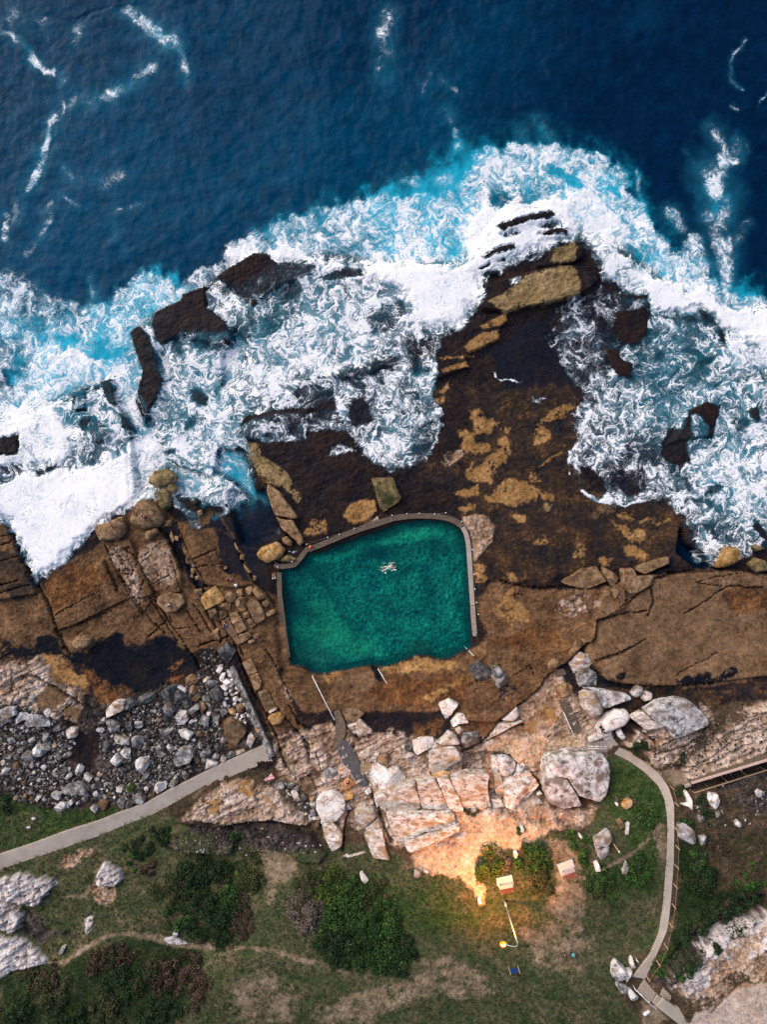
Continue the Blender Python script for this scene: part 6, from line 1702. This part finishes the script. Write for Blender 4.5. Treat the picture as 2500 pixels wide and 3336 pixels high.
MB().tube([(-.45, -.12, 0), (.45, .12, 0)], .3, 16, False).build('pipe', M['concrete'], dp, True); MB().tube([(.40, .11, 0), (.46, .125, 0)], [.34, .34], 16).build('rim', M['concrete_dark'], dp, True)
# ---- rope fences with leaning timber posts
def rope_fence(label, tile, pts, hp=1.1):
    S_ = P(tile, pts); tp_ = [at(x, y, hp) for x, y in S_]; root = empty('rope_fence', tp_[0]); tag(root, label, 'fence')
    path = []
    for a, b in zip(tp_, tp_[1:]):
        for k in range(6):
            u = k / 6; q = a.lerp(b, u); q.z -= .10 * 4 * u * (1 - u); path.append(q - tp_[0])
    path.append(tp_[-1] - tp_[0]); MB().tube(path, .035, 6).build('rope', M['rope'], root, True)
    for p in tp_:
        g = ground_z(p.x, p.y); m = MB().box((0, 0, (g - .3 - p.z) * .5 + .05), (.15, .15, p.z - g + .4), .5, .02); m.build('post', M['timber'], root, False, p - tp_[0])
    return root
rope_fence('rope fence with timber posts down the outer side of the long path', 'v', '488,165 499,265 495,365 488,465 480,570 465,670 440,780 400,868 345,945')
rope_fence('rope fence with timber posts at the bend of the curved path', 'n', '445,985 605,1085 705,1165 820,1300 860,1450')
# ---- benches on concrete slabs
def bench(label, s, rz):
    p = at(*s); root = empty('park_bench', p, rz); tag(root, label, 'bench')
    MB().box((0, .25, -.05), (2.15, 1.55, .34), 0, .03).build('base_slab', M['concrete_w'], root)
    for k in range(4): MB().box((0, .12 - .12 * k, .56), (1.75, .10, .05), 0, .012).build('seat_slat', M['seat_grey'], root)
    for k in range(4): MB().box((0, -.36 - .07 * k, .66 + .13 * k), (1.75, .045, .11), 0, .012, Quaternion((1, 0, 0), R(28))).build('backrest_slat', M['wood_red'], root)
    for sx in (-.75, .75):
        MB().box((sx, -.08, .33), (.10, .50, .44), 0, .02).tube([(sx, -.3, .4), (sx, -.62, 1.16)], .035, 6).build('leg', M['galv'], root)
M['concrete_w'] = mat_plain('pale_concrete', (.52, .47, .43), (.62, .57, .53), 3, .85, .15)
M['seat_grey'] = mat_plain('faded_seat_slats', (.36, .31, .34), (.45, .40, .42), 8, .6, .3)
bench('red-backed bench on a white slab glowing in the lamp\'s orange light', P('u', '472,365')[0], R(11))
bench('red-backed bench on a grey slab beyond the two round bushes', P('u', '793,290')[0], R(20))
# ---- little white box, blue sign, leaning post, white block
p = at(*P('u', '336,441')[0]); wb = empty('service_box', p, R(10)); tag(wb, 'small white service box on the lamp lit sand below the bench', 'box')
MB().box((0, 0, .3), (.38, .62, .6), 0, .02).build('cabinet', M['steel'], wb); MB().box((0, 0, .63), (.44, .70, .06), 0, .015).build('lid', M['steel'], wb); MB().box((0, .315, .35), (.03, .02, .1), 0, .005).build('handle', M['galv'], wb)
p = at(*P('u', '513,792')[0]); sg = empty('sign_board', p, R(8)); tag(sg, 'blue board between two timber posts on the lawn below the street lamp', 'sign')
MB().box((0, 0, .80), (1.05, .05, 1.0), 0, .01).build('panel', M['blue'], sg)
for sx in (-.60, .60): MB().box((sx, 0, .60), (.13, .13, 1.75), 0, .015).build('post', M['timber'], sg)
p = at(*P('v', '150,222')[0]); tpz = empty('timber_post', p); tag(tpz, 'tall timber post with a white cap beside the jagged white spur', 'post')
MB().tube([(0, 0, -.3), (0, 0, 2.9)], .09, 8).build('post', M['timber'], tpz, True); MB().tube([(0, 0, 2.88), (0, 0, 3.1)], .11, 8).build('cap', M['steel'], tpz, True)
p = at(*P('B', '344,792')[0], .1); o = MB().box((0, 0, 0), (.95, .26, .34), R(36), .05).build('kerb_block', M['steel'], None, False, p); tag(o, 'short white block on bare soil beside the white handrail of the bottom steps', 'block')
# ---- timber ladder-like steps by the dark ramp
p = at(*P('s', '832,835')[0], .1); tb = empty('boardwalk', p, R(4)); tag(tb, 'small weathered timber boardwalk of upright slats beside the dark ramp', 'boardwalk')
for k in range(9): MB().box((-1.0 + .25 * k, .06 * math.sin(k * 2.1), .05), (.17, 1.35 + .15 * math.sin(k * 1.7), .08), R(2 * math.sin(k)), .01).build('plank', M['timber'], tb)
MB().box((0, .35, 0), (2.1, .09, .08), 0, .01).build('bearer', M['timber'], tb)
o = plate('stone_kerb', P('s', '565,1640 640,1610 660,1622 790,1590 815,1600 660,1640 580,1655'), M['pale'], .6, .15); tag(o, 'long thin pale kerb stone at the foot of the grooved slab\'s gully', 'kerb')
o = plate('drain_cover', P('s', '885,1118 895,1120 920,1180 908,1192'), M['steel'], .3, .5); tag(o, 'thin white strip of metal beside the cleft in the stepped cliff', 'metal strip')
# ---- street lamp, lit
base = at(*P('u', '467,450')[0]); lamp = empty('street_lamp', base); tag(lamp, 'tall white street lamp with a lit orange head on the lawn', 'street lamp')
HP = 9.3
MB().tube([(0, 0, -.3), (0, 0, 1.5)], [.15, .14], 12).build('base_sleeve', M['galv'], lamp, True)
MB().tube([(0, 0, 1.45), (0, 0, 5), (0, 0, HP)], [.085, .075, .06], 12).build('pole', M['concrete_w'], lamp, True)
arm = [(0, 0, HP), (-.05, 0, HP + .35), (-.25, .01, HP + .62), (-.6, .02, HP + .72), (-1.05, .05, HP + .62), (-1.4, .08, HP + .45)]
MB().tube(arm, .045, 10).build('arm', M['concrete_w'], lamp, True)
hd = MB().ball((-1.45, .09, HP + .47), .16, 12, (1.3, .8, .7)).build('lamp_head', M['galv'], lamp, True)
def glow(name, c, k):
    e = NT(name); q = e.n('Emission'); q.inputs[0].default_value = (*c, 1); q.inputs[1].default_value = k; e.l(q.outputs[0], e.out.inputs[0]); return e.m
ln_ = MB().ball((-1.80, .10, HP + .40), .40, 18, (1.1, .9, .5)).build('lamp_halo_glass', glow('amber_halo_glass', (1.0, .26, .012), 1.6), hd, True)  # amber glass widened into a glowing shell for the lamp's orange halo
MB().ball((-1.80, .10, HP + .52), .20, 14, (1.2, .9, .6)).build('bulb', glow('lamp_bulb', (1.0, .66, .25), 14), hd, True)
ld = bpy.data.lights.new('lamp_light', 'SPOT'); lo = bpy.data.objects.new('lamp_light', ld); COL.objects.link(lo); lo.parent = lamp
ld.energy = 10500; ld.color = (1.0, .35, .055); ld.shadow_soft_size = .18; ld.spot_size = R(140); ld.spot_blend = .9
lo.location = (-1.62, .25, HP + .10); lo.rotation_euler = (R(26), 0, 0)
# ======================= people =======================
M['skin'] = mat_plain('skin', (.42, .24, .16), (.50, .30, .21), 6, .6, .3, 0, .05)
M['hair'] = mat_plain('dark_hair', (.012, .009, .008), (.03, .02, .016), 30, .6, .3)
M['fair'] = mat_plain('brown_hair', (.06, .035, .02), (.12, .07, .035), 30, .6, .3)
for k, c in dict(black=(.012, .012, .016), navy=(.015, .025, .09), red=(.45, .02, .02), white=(.78, .78, .80), orange=(.75, .13, .02), blue=(.05, .12, .35), pink=(.70, .25, .30), tanc=(.40, .24, .12), teal=(.05, .40, .45), aqua=(.35, .75, .65)).items():
    M['c_' + k] = mat_plain(k + '_cloth', tuple(q * .85 for q in c), tuple(min(1, q * 1.1) for q in c), 20, .85, .1)
def skin_obj(name, verts, edges, rad, mat, parent, root=0):
    me = bpy.data.meshes.new(name); me.from_pydata(verts, edges, []); o = link(name, me, mat, parent)
    md = o.modifiers.new('skin', 'SKIN'); sv = me.skin_vertices[0].data if me.skin_vertices else None
    if sv is None:
        bm = bmesh.new(); bm.from_mesh(me); bm.verts.layers.skin.verify(); bm.to_mesh(me); bm.free(); sv = me.skin_vertices[0].data
    for v, r in zip(sv, rad): v.radius = (r, r)
    sv[root].use_root = True; md.use_smooth_shade = True
    sb = o.modifiers.new('sub', 'SUBSURF'); sb.levels = 1; sb.render_levels = 1
    return o
def person(label, loc, rz, pose, top='black', bottom='navy', hair='hair', group=None, rot=None):
    V_ = Vector
    if pose == 'stand':
        J = dict(pel=(0, 0, .95), chest=(0, .0, 1.28), neck=(0, 0, 1.48), head=(0, .03, 1.64), hipL=(-.09, 0, .9), kneeL=(-.1, .05, .5), anL=(-.1, .0, .08), toeL=(-.11, .18, .03), hipR=(.09, 0, .9), kneeR=(.11, -.02, .5), anR=(.12, -.08, .08), toeR=(.13, .10, .03),
                 shL=(-.18, 0, 1.40), elL=(-.25, -.02, 1.12), haL=(-.22, .12, .88), shR=(.18, 0, 1.40), elR=(.25, .0, 1.12), haR=(.2, .16, .92))
    elif pose == 'sit':
        J = dict(pel=(0, -.05, .14), chest=(0, -.06, .46), neck=(0, -.02, .66), head=(0, .04, .81), hipL=(-.1, 0, .13), kneeL=(-.14, .38, .45), anL=(-.13, .62, .1), toeL=(-.14, .80, .04), hipR=(.1, 0, .13), kneeR=(.15, .40, .42), anR=(.12, .66, .1), toeR=(.13, .84, .04),
                 shL=(-.18, -.04, .58), elL=(-.26, .14, .40), haL=(-.14, .36, .40), shR=(.18, -.04, .58), elR=(.27, .12, .36), haR=(.12, .38, .36))
    elif pose == 'crouch':
        J = dict(pel=(0, -.12, .32), chest=(0, .06, .58), neck=(0, .18, .74), head=(0, .28, .84), hipL=(-.1, -.08, .30), kneeL=(-.16, .30, .44), anL=(-.13, .02, .09), toeL=(-.14, .2, .04), hipR=(.1, -.08, .30), kneeR=(.16, .32, .42), anR=(.13, .04, .09), toeR=(.14, .22, .04),
                 shL=(-.17, .10, .66), elL=(-.22, .32, .46), haL=(-.10, .46, .24), shR=(.17, .10, .66), elR=(.22, .34, .44), haR=(.10, .48, .20))
    elif pose == 'lie':
        J = dict(pel=(0, 0, .13), chest=(0, .34, .15), neck=(0, .56, .15), head=(0, .72, .17), hipL=(-.1, -.05, .12), kneeL=(-.14, -.46, .20), anL=(-.12, -.86, .08), toeL=(-.16, -.94, .16), hipR=(.1, -.05, .12), kneeR=(.16, -.44, .16), anR=(.2, -.84, .08), toeR=(.26, -.92, .15),
                 shL=(-.19, .46, .14), elL=(-.34, .24, .09), haL=(-.36, -.02, .07), shR=(.19, .46, .14), elR=(.36, .62, .10), haR=(.14, .82, .10))
    else:  # swim: face down, arms swept, frog kick
        J = dict(pel=(0, 0, .02), chest=(0, .32, .05), neck=(0, .54, .06), head=(0, .70, .05), hipL=(-.1, -.06, .0), kneeL=(-.22, -.46, -.06), anL=(-.30, -.86, -.02), toeL=(-.34, -1.02, -.02), hipR=(.1, -.06, 0), kneeR=(.16, -.48, -.06), anR=(.13, -.90, -.0), toeR=(.12, -1.06, 0),
                 shL=(-.19, .46, .05), elL=(-.40, .62, .0), haL=(-.38, .88, .0), shR=(.19, .46, .05), elR=(.36, .66, .0), haR=(.22, .92, .02))
    order = list(J); ix = {k: i for i, k in enumerate(order)}; verts = [J[k] for k in order]
    rd = dict(pel=.135, chest=.135, neck=.055, head=.098, shL=.07, shR=.07, hipL=.095, hipR=.095, kneeL=.062, kneeR=.062, anL=.042, anR=.042, toeL=.034, toeR=.034, elL=.043, elR=.043, haL=.032, haR=.032)
    rad = [rd[k] for k in order]
    E = [('pel', 'chest'), ('chest', 'neck'), ('neck', 'head'), ('pel', 'hipL'), ('hipL', 'kneeL'), ('kneeL', 'anL'), ('anL', 'toeL'), ('pel', 'hipR'), ('hipR', 'kneeR'), ('kneeR', 'anR'), ('anR', 'toeR'), ('chest', 'shL'), ('shL', 'elL'), ('elL', 'haL'), ('chest', 'shR'), ('shR', 'elR'), ('elR', 'haR')]
    E = [(ix[a], ix[b]) for a, b in E]
    up = (V_(J['head']) - V_(J['neck'])).normalized(); fw = V_((0, 1, 0)) - up * up.y
    fw = fw.normalized() if fw.length > .3 else V_((0, 0, -1)); h = V_(J['head'])
    verts.append(tuple(h + fw * .118 - up * .01)); rad.append(.016); E.append((ix['head'], len(verts) - 1))     # nose
    for s in (-1, 1):                                                                                          # ears
        verts.append(tuple(h + fw.cross(up) * s * .105)); rad.append(.018); E.append((ix['head'], len(verts) - 1))
    for hd_, el in (('haL', 'elL'), ('haR', 'elR')):
        a = V_(J[hd_]); d = (a - V_(J[el])).normalized(); sd = d.cross(V_((0, 0, 1))); sd = sd.normalized() if sd.length > .1 else V_((1, 0, 0)); nn = d.cross(sd)
        for k, ln2 in enumerate((.085, .098, .10, .092, .07)):
            b = a + d * .05 + sd * (.034 * (k - 1.6) / 1.6) if k else a + sd * -.045 + d * .01
            verts += [tuple(b), tuple(b + d * ln2 * .55 + nn * .006), tuple(b + d * ln2 + nn * .02)] if k else [tuple(b), tuple(b + (d * .7 - sd * .5) * .03), tuple(b + (d * .8 - sd * .4) * .055)]
            m = len(verts); rad += [.0105, .009, .0078]; E += [(ix[hd_], m - 3), (m - 3, m - 2), (m - 2, m - 1)]
    root = empty('person', loc, rz); tag(root, label, 'person', group)
    if rot: root.rotation_euler = rot
    skin_obj('body', verts, E, rad, M['skin'], root, ix['pel'])
    if top:
        ks = ['chest', 'pel', 'shL', 'elL', 'shR', 'elR']; vv = [V_(J[k]) for k in ks]; vv[3] = vv[2].lerp(vv[3], .7); vv[5] = vv[4].lerp(vv[5], .7); vv[1] = vv[0].lerp(vv[1], .92)
        skin_obj('shirt', [tuple(v) for v in vv], [(0, 1), (0, 2), (2, 3), (0, 4), (4, 5)], [.158, .155, .088, .062, .088, .062], M['c_' + top], root)
    if bottom:
        vv = [V_(J[k]) for k in ('pel', 'hipL', 'kneeL', 'hipR', 'kneeR')]; f_ = .95 if bottom in ('black', 'navy') else .6; vv[2] = vv[1].lerp(vv[2], f_); vv[4] = vv[3].lerp(vv[4], f_)
        skin_obj('trousers' if f_ > .9 else 'shorts', [tuple(v) for v in vv], [(0, 1), (1, 2), (0, 3), (3, 4)], [.15, .112, .085, .112, .085], M['c_' + bottom], root)
    hm = MB(); hm.ball(h + up * .032 - fw * .022, .118, 12); hm.build('hair', M[hair], root, True)
    return root
def seat_z(sx, sy, add):
    """top of whatever rock lies at this photo position"""
    bpy.context.view_layer.update(); dg = bpy.context.evaluated_depsgraph_get()
    z = float(base_h(sx, sy)) + add; x, y = to_world(sx, sy, z)
    for _ in range(3):
        ok, hit, *_r = scene.ray_cast(dg, Vector((x, y, z + 8)), Vector((0, 0, -1)))
        if ok: z = hit.z
        x, y = to_world(sx, sy, z)
    return Vector((x, y, z))
PEOPLE = [('j', 1295, 512, 1.6, 40, 'sit', 'pink', 'black', 'person in pink sitting on the big rounded boulder at the surf\'s edge'),
          ('j', 1525, 1300, .9, 200, 'sit', 'white', 'black', 'person in black with white sitting on the six-sided slab'),
          ('k', 812, 800, .5, 300, 'sit', 'red', 'navy', 'person in a red top sitting on the wet platform left of the one in white'),
          ('k', 888, 840, .3, 150, 'crouch', 'white', 'navy', 'person in a white top bent over above the jumble of boulders'),
          ('k', 882, 1168, .8, 120, 'lie', None, 'tanc', 'sunbather lying on the pale rectangular slab'),
          ('k', 788, 1216, .6, 30, 'sit', 'blue', 'navy', 'person in blue sitting on the long narrow slab'),
          ('k', 1080, 1300, .3, 100, 'sit', 'red', 'white', 'person in red and white sitting on flat rock left of the pool wall'),
          ('k', 1550, 498, .6, 250, 'crouch', 'orange', 'orange', 'person in orange crouching at the pool\'s top left corner'),
          ('k', 1228, 782, .6, 10, 'sit', 'white', 'tanc', 'person in pale clothes sitting by the pool\'s left wall'),
          ('s', 645, 952, 1.1, 200, 'sit', 'red', 'navy', 'person in red and navy sitting on the orange block'),
          ('y', 188, 540, 1.4, 215, 'lie', 'black', 'black', 'person in black lying on the pale oval boulder by the upper steps'),
          ('u', 768, 706, 0, 190, 'stand', 'black', 'black', 'person in black standing on the bare patch of lawn'),
          ('u', 815, 718, 0, 260, 'crouch', 'teal', 'black', 'person in teal and black crouching beside the standing one on the lawn')]
for tl, x, y, ad, rz, pose, tp2, bt, lab in PEOPLE:
    s = P(tl, '%g,%g' % (x, y))[0]; person(lab, seat_z(s[0], s[1], ad), R(rz), pose, tp2, bt, 'hair')
s = P('l', '866,588')[0]; x, y = to_world(s[0], s[1], 1.0)
sw_ = person('pale swimmer in aqua shorts floating face down in the green pool', (x, y, 1.06), R(-72), 'swim', None, 'aqua', 'fair')
sw_.scale = (1.12,) * 3; M['skin_pale'] = mat_plain('pale_skin', (.66, .46, .38), (.74, .54, .46), 6, .5, .3, 0, .05)
for ch in sw_.children:
    if ch.name.startswith('body'): ch.data.materials[0] = M['skin_pale']
sp_ = MB(); _r = random.Random(4)
for k in range(26):
    a_ = _r.uniform(0, 6.28); d_ = _r.uniform(.3, 1.15); sp_.ball((d_ * math.cos(a_) * 1.2, d_ * math.sin(a_) * .8, 0), _r.uniform(.03, .10), 6, (1.6, 1, .25))
o = sp_.build('splash', mat_plain('white_water', (.80, .86, .88), (.9, .92, .93), 5, .5, .3), None, True, (x, y, 1.02)); tag(o, 'white splash of water round the swimmer in the green pool', 'splash', None, 'stuff')
def towel(label, s, w, l, rz, c1, c2):
    p = seat_z(s[0], s[1], .5) + Vector((0, 0, .03)); t = NT(label[:12].replace(' ', '_') + '_cloth'); tc = t.n('TexCoord').outputs['Object']; wv = t.n('TexWave', i_Scale=1.6); t.l(tc, wv.inputs['Vector'])
    m = t.done(t.bsdf(t.ramp(wv.outputs['Fac'], [(.45, c1), (.55, c2)], 'CONSTANT'), .9, .1)); bm = bmesh.new()
    bmesh.ops.create_grid(bm, x_segments=10, y_segments=16, size=.5)
    for v in bm.verts: v.co = Vector((v.co.x * w, v.co.y * l, .05 * math.sin(v.co.x * 9) * math.cos(v.co.y * 7) + .05))
    r = bmesh.ops.solidify(bm, geom=bm.faces[:], thickness=.02); me = bpy.data.meshes.new('towel'); bm.to_mesh(me); bm.free()
    o = link('towel', me, m, None, p); o.rotation_euler.z = rz; tag(o, label, 'towel')
towel('pink and white striped towel on the stones below the path\'s end', P('p', '1420,1610')[0], .7, 1.3, R(-50), (.62, .06, .12), (.75, .70, .70))
towel('orange towel crumpled on the pale rock left of the dark ramp', P('s', '592,862')[0], .45, .6, R(20), (.75, .16, .04), (.70, .22, .08))
# ======================= shrubs =======================
LEAF = {k: mat_leaf('leaves_' + k, v) for k, v in dict(
    green=[(0, (0.011, 0.027, 0.008)), (.4, (0.024, 0.062, 0.014)), (.75, (0.049, 0.115, 0.022)), (1, (0.101, 0.162, 0.030))],
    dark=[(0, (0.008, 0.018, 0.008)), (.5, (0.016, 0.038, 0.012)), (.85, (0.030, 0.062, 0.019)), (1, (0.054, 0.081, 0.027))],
    yellow=[(0, (0.022, 0.041, 0.008)), (.4, (0.054, 0.095, 0.014)), (.75, (0.115, 0.162, 0.019)), (1, (0.203, 0.216, 0.027))],
    brown=[(0, (0.027, 0.019, 0.014)), (.4, (0.062, 0.041, 0.027)), (.75, (0.108, 0.070, 0.049)), (1, (0.176, 0.121, 0.081))],
    mixed=[(0, (0.016, 0.027, 0.011)), (.35, (0.035, 0.054, 0.016)), (.7, (0.074, 0.061, 0.030)), (1, (0.135, 0.088, 0.051))],
    dead=[(0, (0.068, 0.051, 0.041)), (.5, (0.149, 0.115, 0.095)), (1, (0.270, 0.223, 0.189))]).items()}
M['twig'] = mat_plain('brown_twigs', (.05, .035, .025), (.12, .09, .07), 12, .9, .1)
def shrub(s, rx, ry, hgt, kind, label, group=None, rz=0.0, name='shrub', seed=0, dens=1.0):
    rg = np.random.default_rng(100 + seed); p = at(s[0], s[1]); root = empty(name, p); tag(root, label, name.replace('_', ' '), group)
    n = int(np.clip(rx * ry * 430 * dens, 260, 9000))
    # a few uneven lobes carry the leaves, with hollows between them
    hgt *= .75; nl = int(np.clip(6 + rx * ry * 3.0, 8, 44)); la = rg.uniform(0, 6.283, nl); lr = np.sqrt(rg.uniform(.02, 1.15, nl)) * (1 + .18 * np.sin(3 * la + seed))
    lx, ly = rx * lr * np.cos(la), ry * lr * np.sin(la); lz = hgt * np.maximum(.15, 1 - .62 * lr ** 2) * rg.uniform(.65, 1.05, nl); ls = rg.uniform(.14, .42, nl) * min(rx, ry) + .10; lt = rg.uniform(-.22, .22, nl)
    li = rg.integers(0, nl, n); th = rg.uniform(0, 6.283, n); cz = rg.uniform(-.35, 1, n); rr = ls[li] * (.72 + .42 * rg.random(n)); sn = np.sqrt(np.maximum(0, 1 - cz ** 2))
    cx = lx[li] + rr * sn * np.cos(th); cy = ly[li] + rr * sn * np.sin(th); czz = np.maximum(.04, lz[li] - ls[li] * .5 + rr * cz * .75)
    cr, sr = math.cos(rz), math.sin(rz); X, Y = cx * cr - cy * sr, cx * sr + cy * cr
    gz = np.array([ground_z(p.x + a, p.y + b) - p.z for a, b in zip(X, Y)]); C = np.stack([X, Y, czz + gz], 1)
    N = rg.normal(0, .55, (n, 3)) + np.stack([sn * np.cos(th), sn * np.sin(th), cz + .35], 1); N /= np.linalg.norm(N, axis=1)[:, None]
    T = np.cross(N, rg.normal(0, 1, (n, 3))); T /= np.linalg.norm(T, axis=1)[:, None] + 1e-9; B = np.cross(N, T); L = rg.uniform(.10, .20, n)[:, None]; W = L * rg.uniform(.4, .7, (n, 1))
    V = np.stack([C - T * L, C + B * W - T * L * .1 + N * .02, C + T * L, C - B * W - T * L * .1 + N * .02], 1).reshape(-1, 3); F = np.arange(4 * n).reshape(n, 4)
    tone = np.clip(.42 + lt[li] + rg.normal(0, .20, n), 0, 1)
    me = np_mesh('foliage', V, F, False); set_f(me, 'tone', np.repeat(tone, 4)); link('foliage', me, LEAF[kind], root)
    m = MB()
    for k in range(min(nl, 9)): m.tube([(0, 0, -.2), (lx[k] * .4, ly[k] * .4, lz[k] * .5), (lx[k] * .95, ly[k] * .95, lz[k] * .95)], [.05, .035, .015], 5)
    m.build('branch', M['twig'], root, True); return root
SH = """
u 388 245 70 68 1.5 yellow round bush glowing yellow-green in the lamplight above the lit bench
u 465 235 36 46 .7 dead brown dead bush right of the glowing round bush
u 612 222 84 74 1.5 green round green bush nearest the cliff edge, right of the lamp lit one
u 655 330 70 66 1.3 mixed round reddish brown bush touching the green bush beside it
u 335 320 20 18 .6 yellow small yellow-green bush at the corner of the lamp lit sand
x 540 165 55 60 1.8 yellow yellow-green shrub at the upper left of the dense shrub mass
x 450 180 48 70 1.4 mixed brown-green shrub between the dead grey shrub and the yellow-green one
x 440 290 66 70 1.3 dead grey leafless shrub left of the dense green mass
x 600 280 95 90 2.2 green *
x 720 300 100 90 2.3 green *
x 640 380 100 80 2.4 dark *
x 760 400 95 90 2.2 green *
x 550 400 80 70 2.0 dark *
x 820 450 70 60 1.8 dark *
x 680 460 110 50 1.9 green *
x 600 190 60 60 1.6 green *
x 740 200 50 40 1.2 mixed *
x 860 420 34 34 1.2 mixed small reddish shrub at the right end of the dense green mass
x 195 140 44 40 1.4 yellow small yellow-green bush in the dark thicket above the dirt track
x 105 190 46 50 1.5 green bright green bush in the dark thicket above the dirt track
x 60 110 80 60 1.4 dark *2
x 220 120 70 60 1.5 mixed *2
x 60 330 90 70 1.6 dark *2
x 160 290 64 60 1.2 brown *2
x 140 230 60 60 1.2 dark *2
r 300 1150 150 120 1.4 dark *2
r 120 1250 130 130 1.3 mixed *2
r 420 1350 140 130 1.5 dark *2
r 560 1080 120 80 1.2 mixed *2
r 200 1500 150 90 1.3 green *2
r 760 760 50 60 1.0 green small green bush growing between two grey rocks on the orange cliff
w 450 275 46 36 1.1 brown *3
w 482 290 38 34 1.1 mixed *3
w 560 275 34 38 1.1 brown *3
w 420 335 48 34 1.0 brown *3
w 230 375 40 36 1.1 brown *3
w 130 390 44 40 1.1 mixed *3
w 750 370 80 56 1.3 brown *3
w 850 350 60 50 1.2 brown *3
w 870 440 52 60 1.2 brown *3
w 640 390 60 50 1.1 mixed *3
w 720 530 90 60 1.4 dark *3
w 540 420 80 64 1.3 dark *3
w 230 450 90 60 1.3 mixed *3
w 60 540 90 60 1.4 dark *3
w 480 540 100 60 1.3 mixed *3
w 300 560 90 50 1.2 dark *3
v 620 400 70 90 1.6 dark dark low bush in the scrub right of the rope fence
v 880 420 60 50 1.4 green green bush above the end of the dark hollow on the right
v 700 250 60 46 1.0 brown brown bush right of the white mottled rock
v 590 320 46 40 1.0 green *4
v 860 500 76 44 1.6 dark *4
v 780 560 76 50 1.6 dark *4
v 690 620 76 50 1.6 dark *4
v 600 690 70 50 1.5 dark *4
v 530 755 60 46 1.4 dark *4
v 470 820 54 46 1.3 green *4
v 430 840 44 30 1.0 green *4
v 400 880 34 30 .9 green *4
v 530 122 50 22 .9 green small green bush at the top of the white mottled rock by the fence
v 120 430 80 60 .9 green *5
v 290 370 64 70 .9 green *5
v 90 480 50 40 .7 mixed *5
v 330 80 60 50 .8 green *5
n 500 900 66 40 .8 dark dark bush in the notch below the upper landing
n 380 1400 70 40 .6 dead grey bush beside the orange-topped stone
n 1080 1480 70 90 1.0 dark dark bush between the tall white boulder and the spearhead rock
n 900 1310 50 50 1.0 green bush beside the fence at the bend of the curved path
t 1260 1430 60 56 .9 green *6
t 1370 1560 90 90 1.0 green *6
t 790 1385 60 34 .6 green small bush with a stone on the lamp lit ledge
t 380 1230 70 26 .6 mixed low mossy bush along the foot of the pitted slab
q 1200 320 50 50 .8 yellow bright green bush among the rubble boulders
q 1250 860 130 70 1.2 dark *7
q 1420 720 120 90 1.2 dark *7
q 1200 980 70 60 .9 green *7
q 40 460 70 80 1.1 dark *7
q 1340 1040 80 60 1.0 brown *7
"""
_sg = {'*': ('dense green shrub in the thicket at the middle of the lawn', 'shrubs of the dense green thicket'), '*2': ('low bush in the dark thicket between cliff and dirt track', 'bushes of the dark thicket on the left'), '*3': ('low brownish bush on the dark slope below the dirt track', 'bushes below the dirt track'),
       '*4': ('dark bush standing in for shade in the deep hollow below the white sandstone', 'bushes standing in for shade in the hollow'), '*5': ('low green bush on the grass left of the long path', 'low bushes left of the long path'), '*6': ('green bush on the slope below the huge white boulder', 'bushes below the huge white boulder'), '*7': ('dark green bush along the edge of the wide concrete path', 'bushes along the wide concrete path')}  # the hollow's dark bush row takes the place of its band of shadow
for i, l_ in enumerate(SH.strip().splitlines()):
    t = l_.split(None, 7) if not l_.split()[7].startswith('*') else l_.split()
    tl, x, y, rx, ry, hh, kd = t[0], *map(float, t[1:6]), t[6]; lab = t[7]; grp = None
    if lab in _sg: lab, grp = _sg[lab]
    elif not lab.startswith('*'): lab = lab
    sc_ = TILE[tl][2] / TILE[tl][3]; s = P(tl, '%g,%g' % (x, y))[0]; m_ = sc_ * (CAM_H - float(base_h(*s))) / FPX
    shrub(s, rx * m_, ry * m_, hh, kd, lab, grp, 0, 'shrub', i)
# ======================= grass =======================
def grass():
    rg = np.random.default_rng(8); n = 95000; X = rg.uniform(-60, 60, n); Y = rg.uniform(-79, -36, n)
    i = np.clip(np.searchsorted(GX, X), 1, NX - 1); j = np.clip(np.searchsorted(GY, Y), 1, NY - 1); k = j * NX + i
    ok = rg.random(n) < G['veg'][k] * np.clip(.75 + .6 * G['na'][k], .15, 1); X, Y, k = X[ok], Y[ok], k[ok]; Z = LZ[k]; n = len(X)
    bs = 5; a = rg.uniform(0, 6.283, (n, bs)); h = rg.uniform(.10, .30, (n, bs)); w = rg.uniform(.03, .06, (n, bs)); ln_ = rg.uniform(.08, .24, (n, bs)); ox = rg.normal(0, .06, (n, bs)); oy = rg.normal(0, .06, (n, bs))
    bx, by = X[:, None] + ox, Y[:, None] + oy; bz = np.repeat(Z[:, None] - .03, bs, 1); dx, dy = np.cos(a), np.sin(a)
    V = np.stack([np.stack([bx - dy * w, by + dx * w, bz], -1), np.stack([bx + dy * w, by - dx * w, bz], -1), np.stack([bx + dx * ln_, by + dy * ln_, bz + h], -1)], 2).reshape(-1, 3)
    me = np_mesh('grass', V, np.arange(len(V)).reshape(-1, 3), False)
    dry = np.clip(.40 + .30 * G['na'][k][:, None] + .28 * (1 - G['veg'][k][:, None]) + rg.normal(0, .17, (n, bs)), 0, 1)
    set_f(me, 'tone', np.repeat(dry.ravel(), 3))
    o = link('grass', me, mat_leaf('grass_blades', [(0, (.010, .024, .007)), (.4, (.024, .048, .013)), (.7, (.060, .068, .026)), (1, (.16, .115, .065))])); tag(o, 'short rough grass on the headland', 'grass', None, 'stuff')
grass()
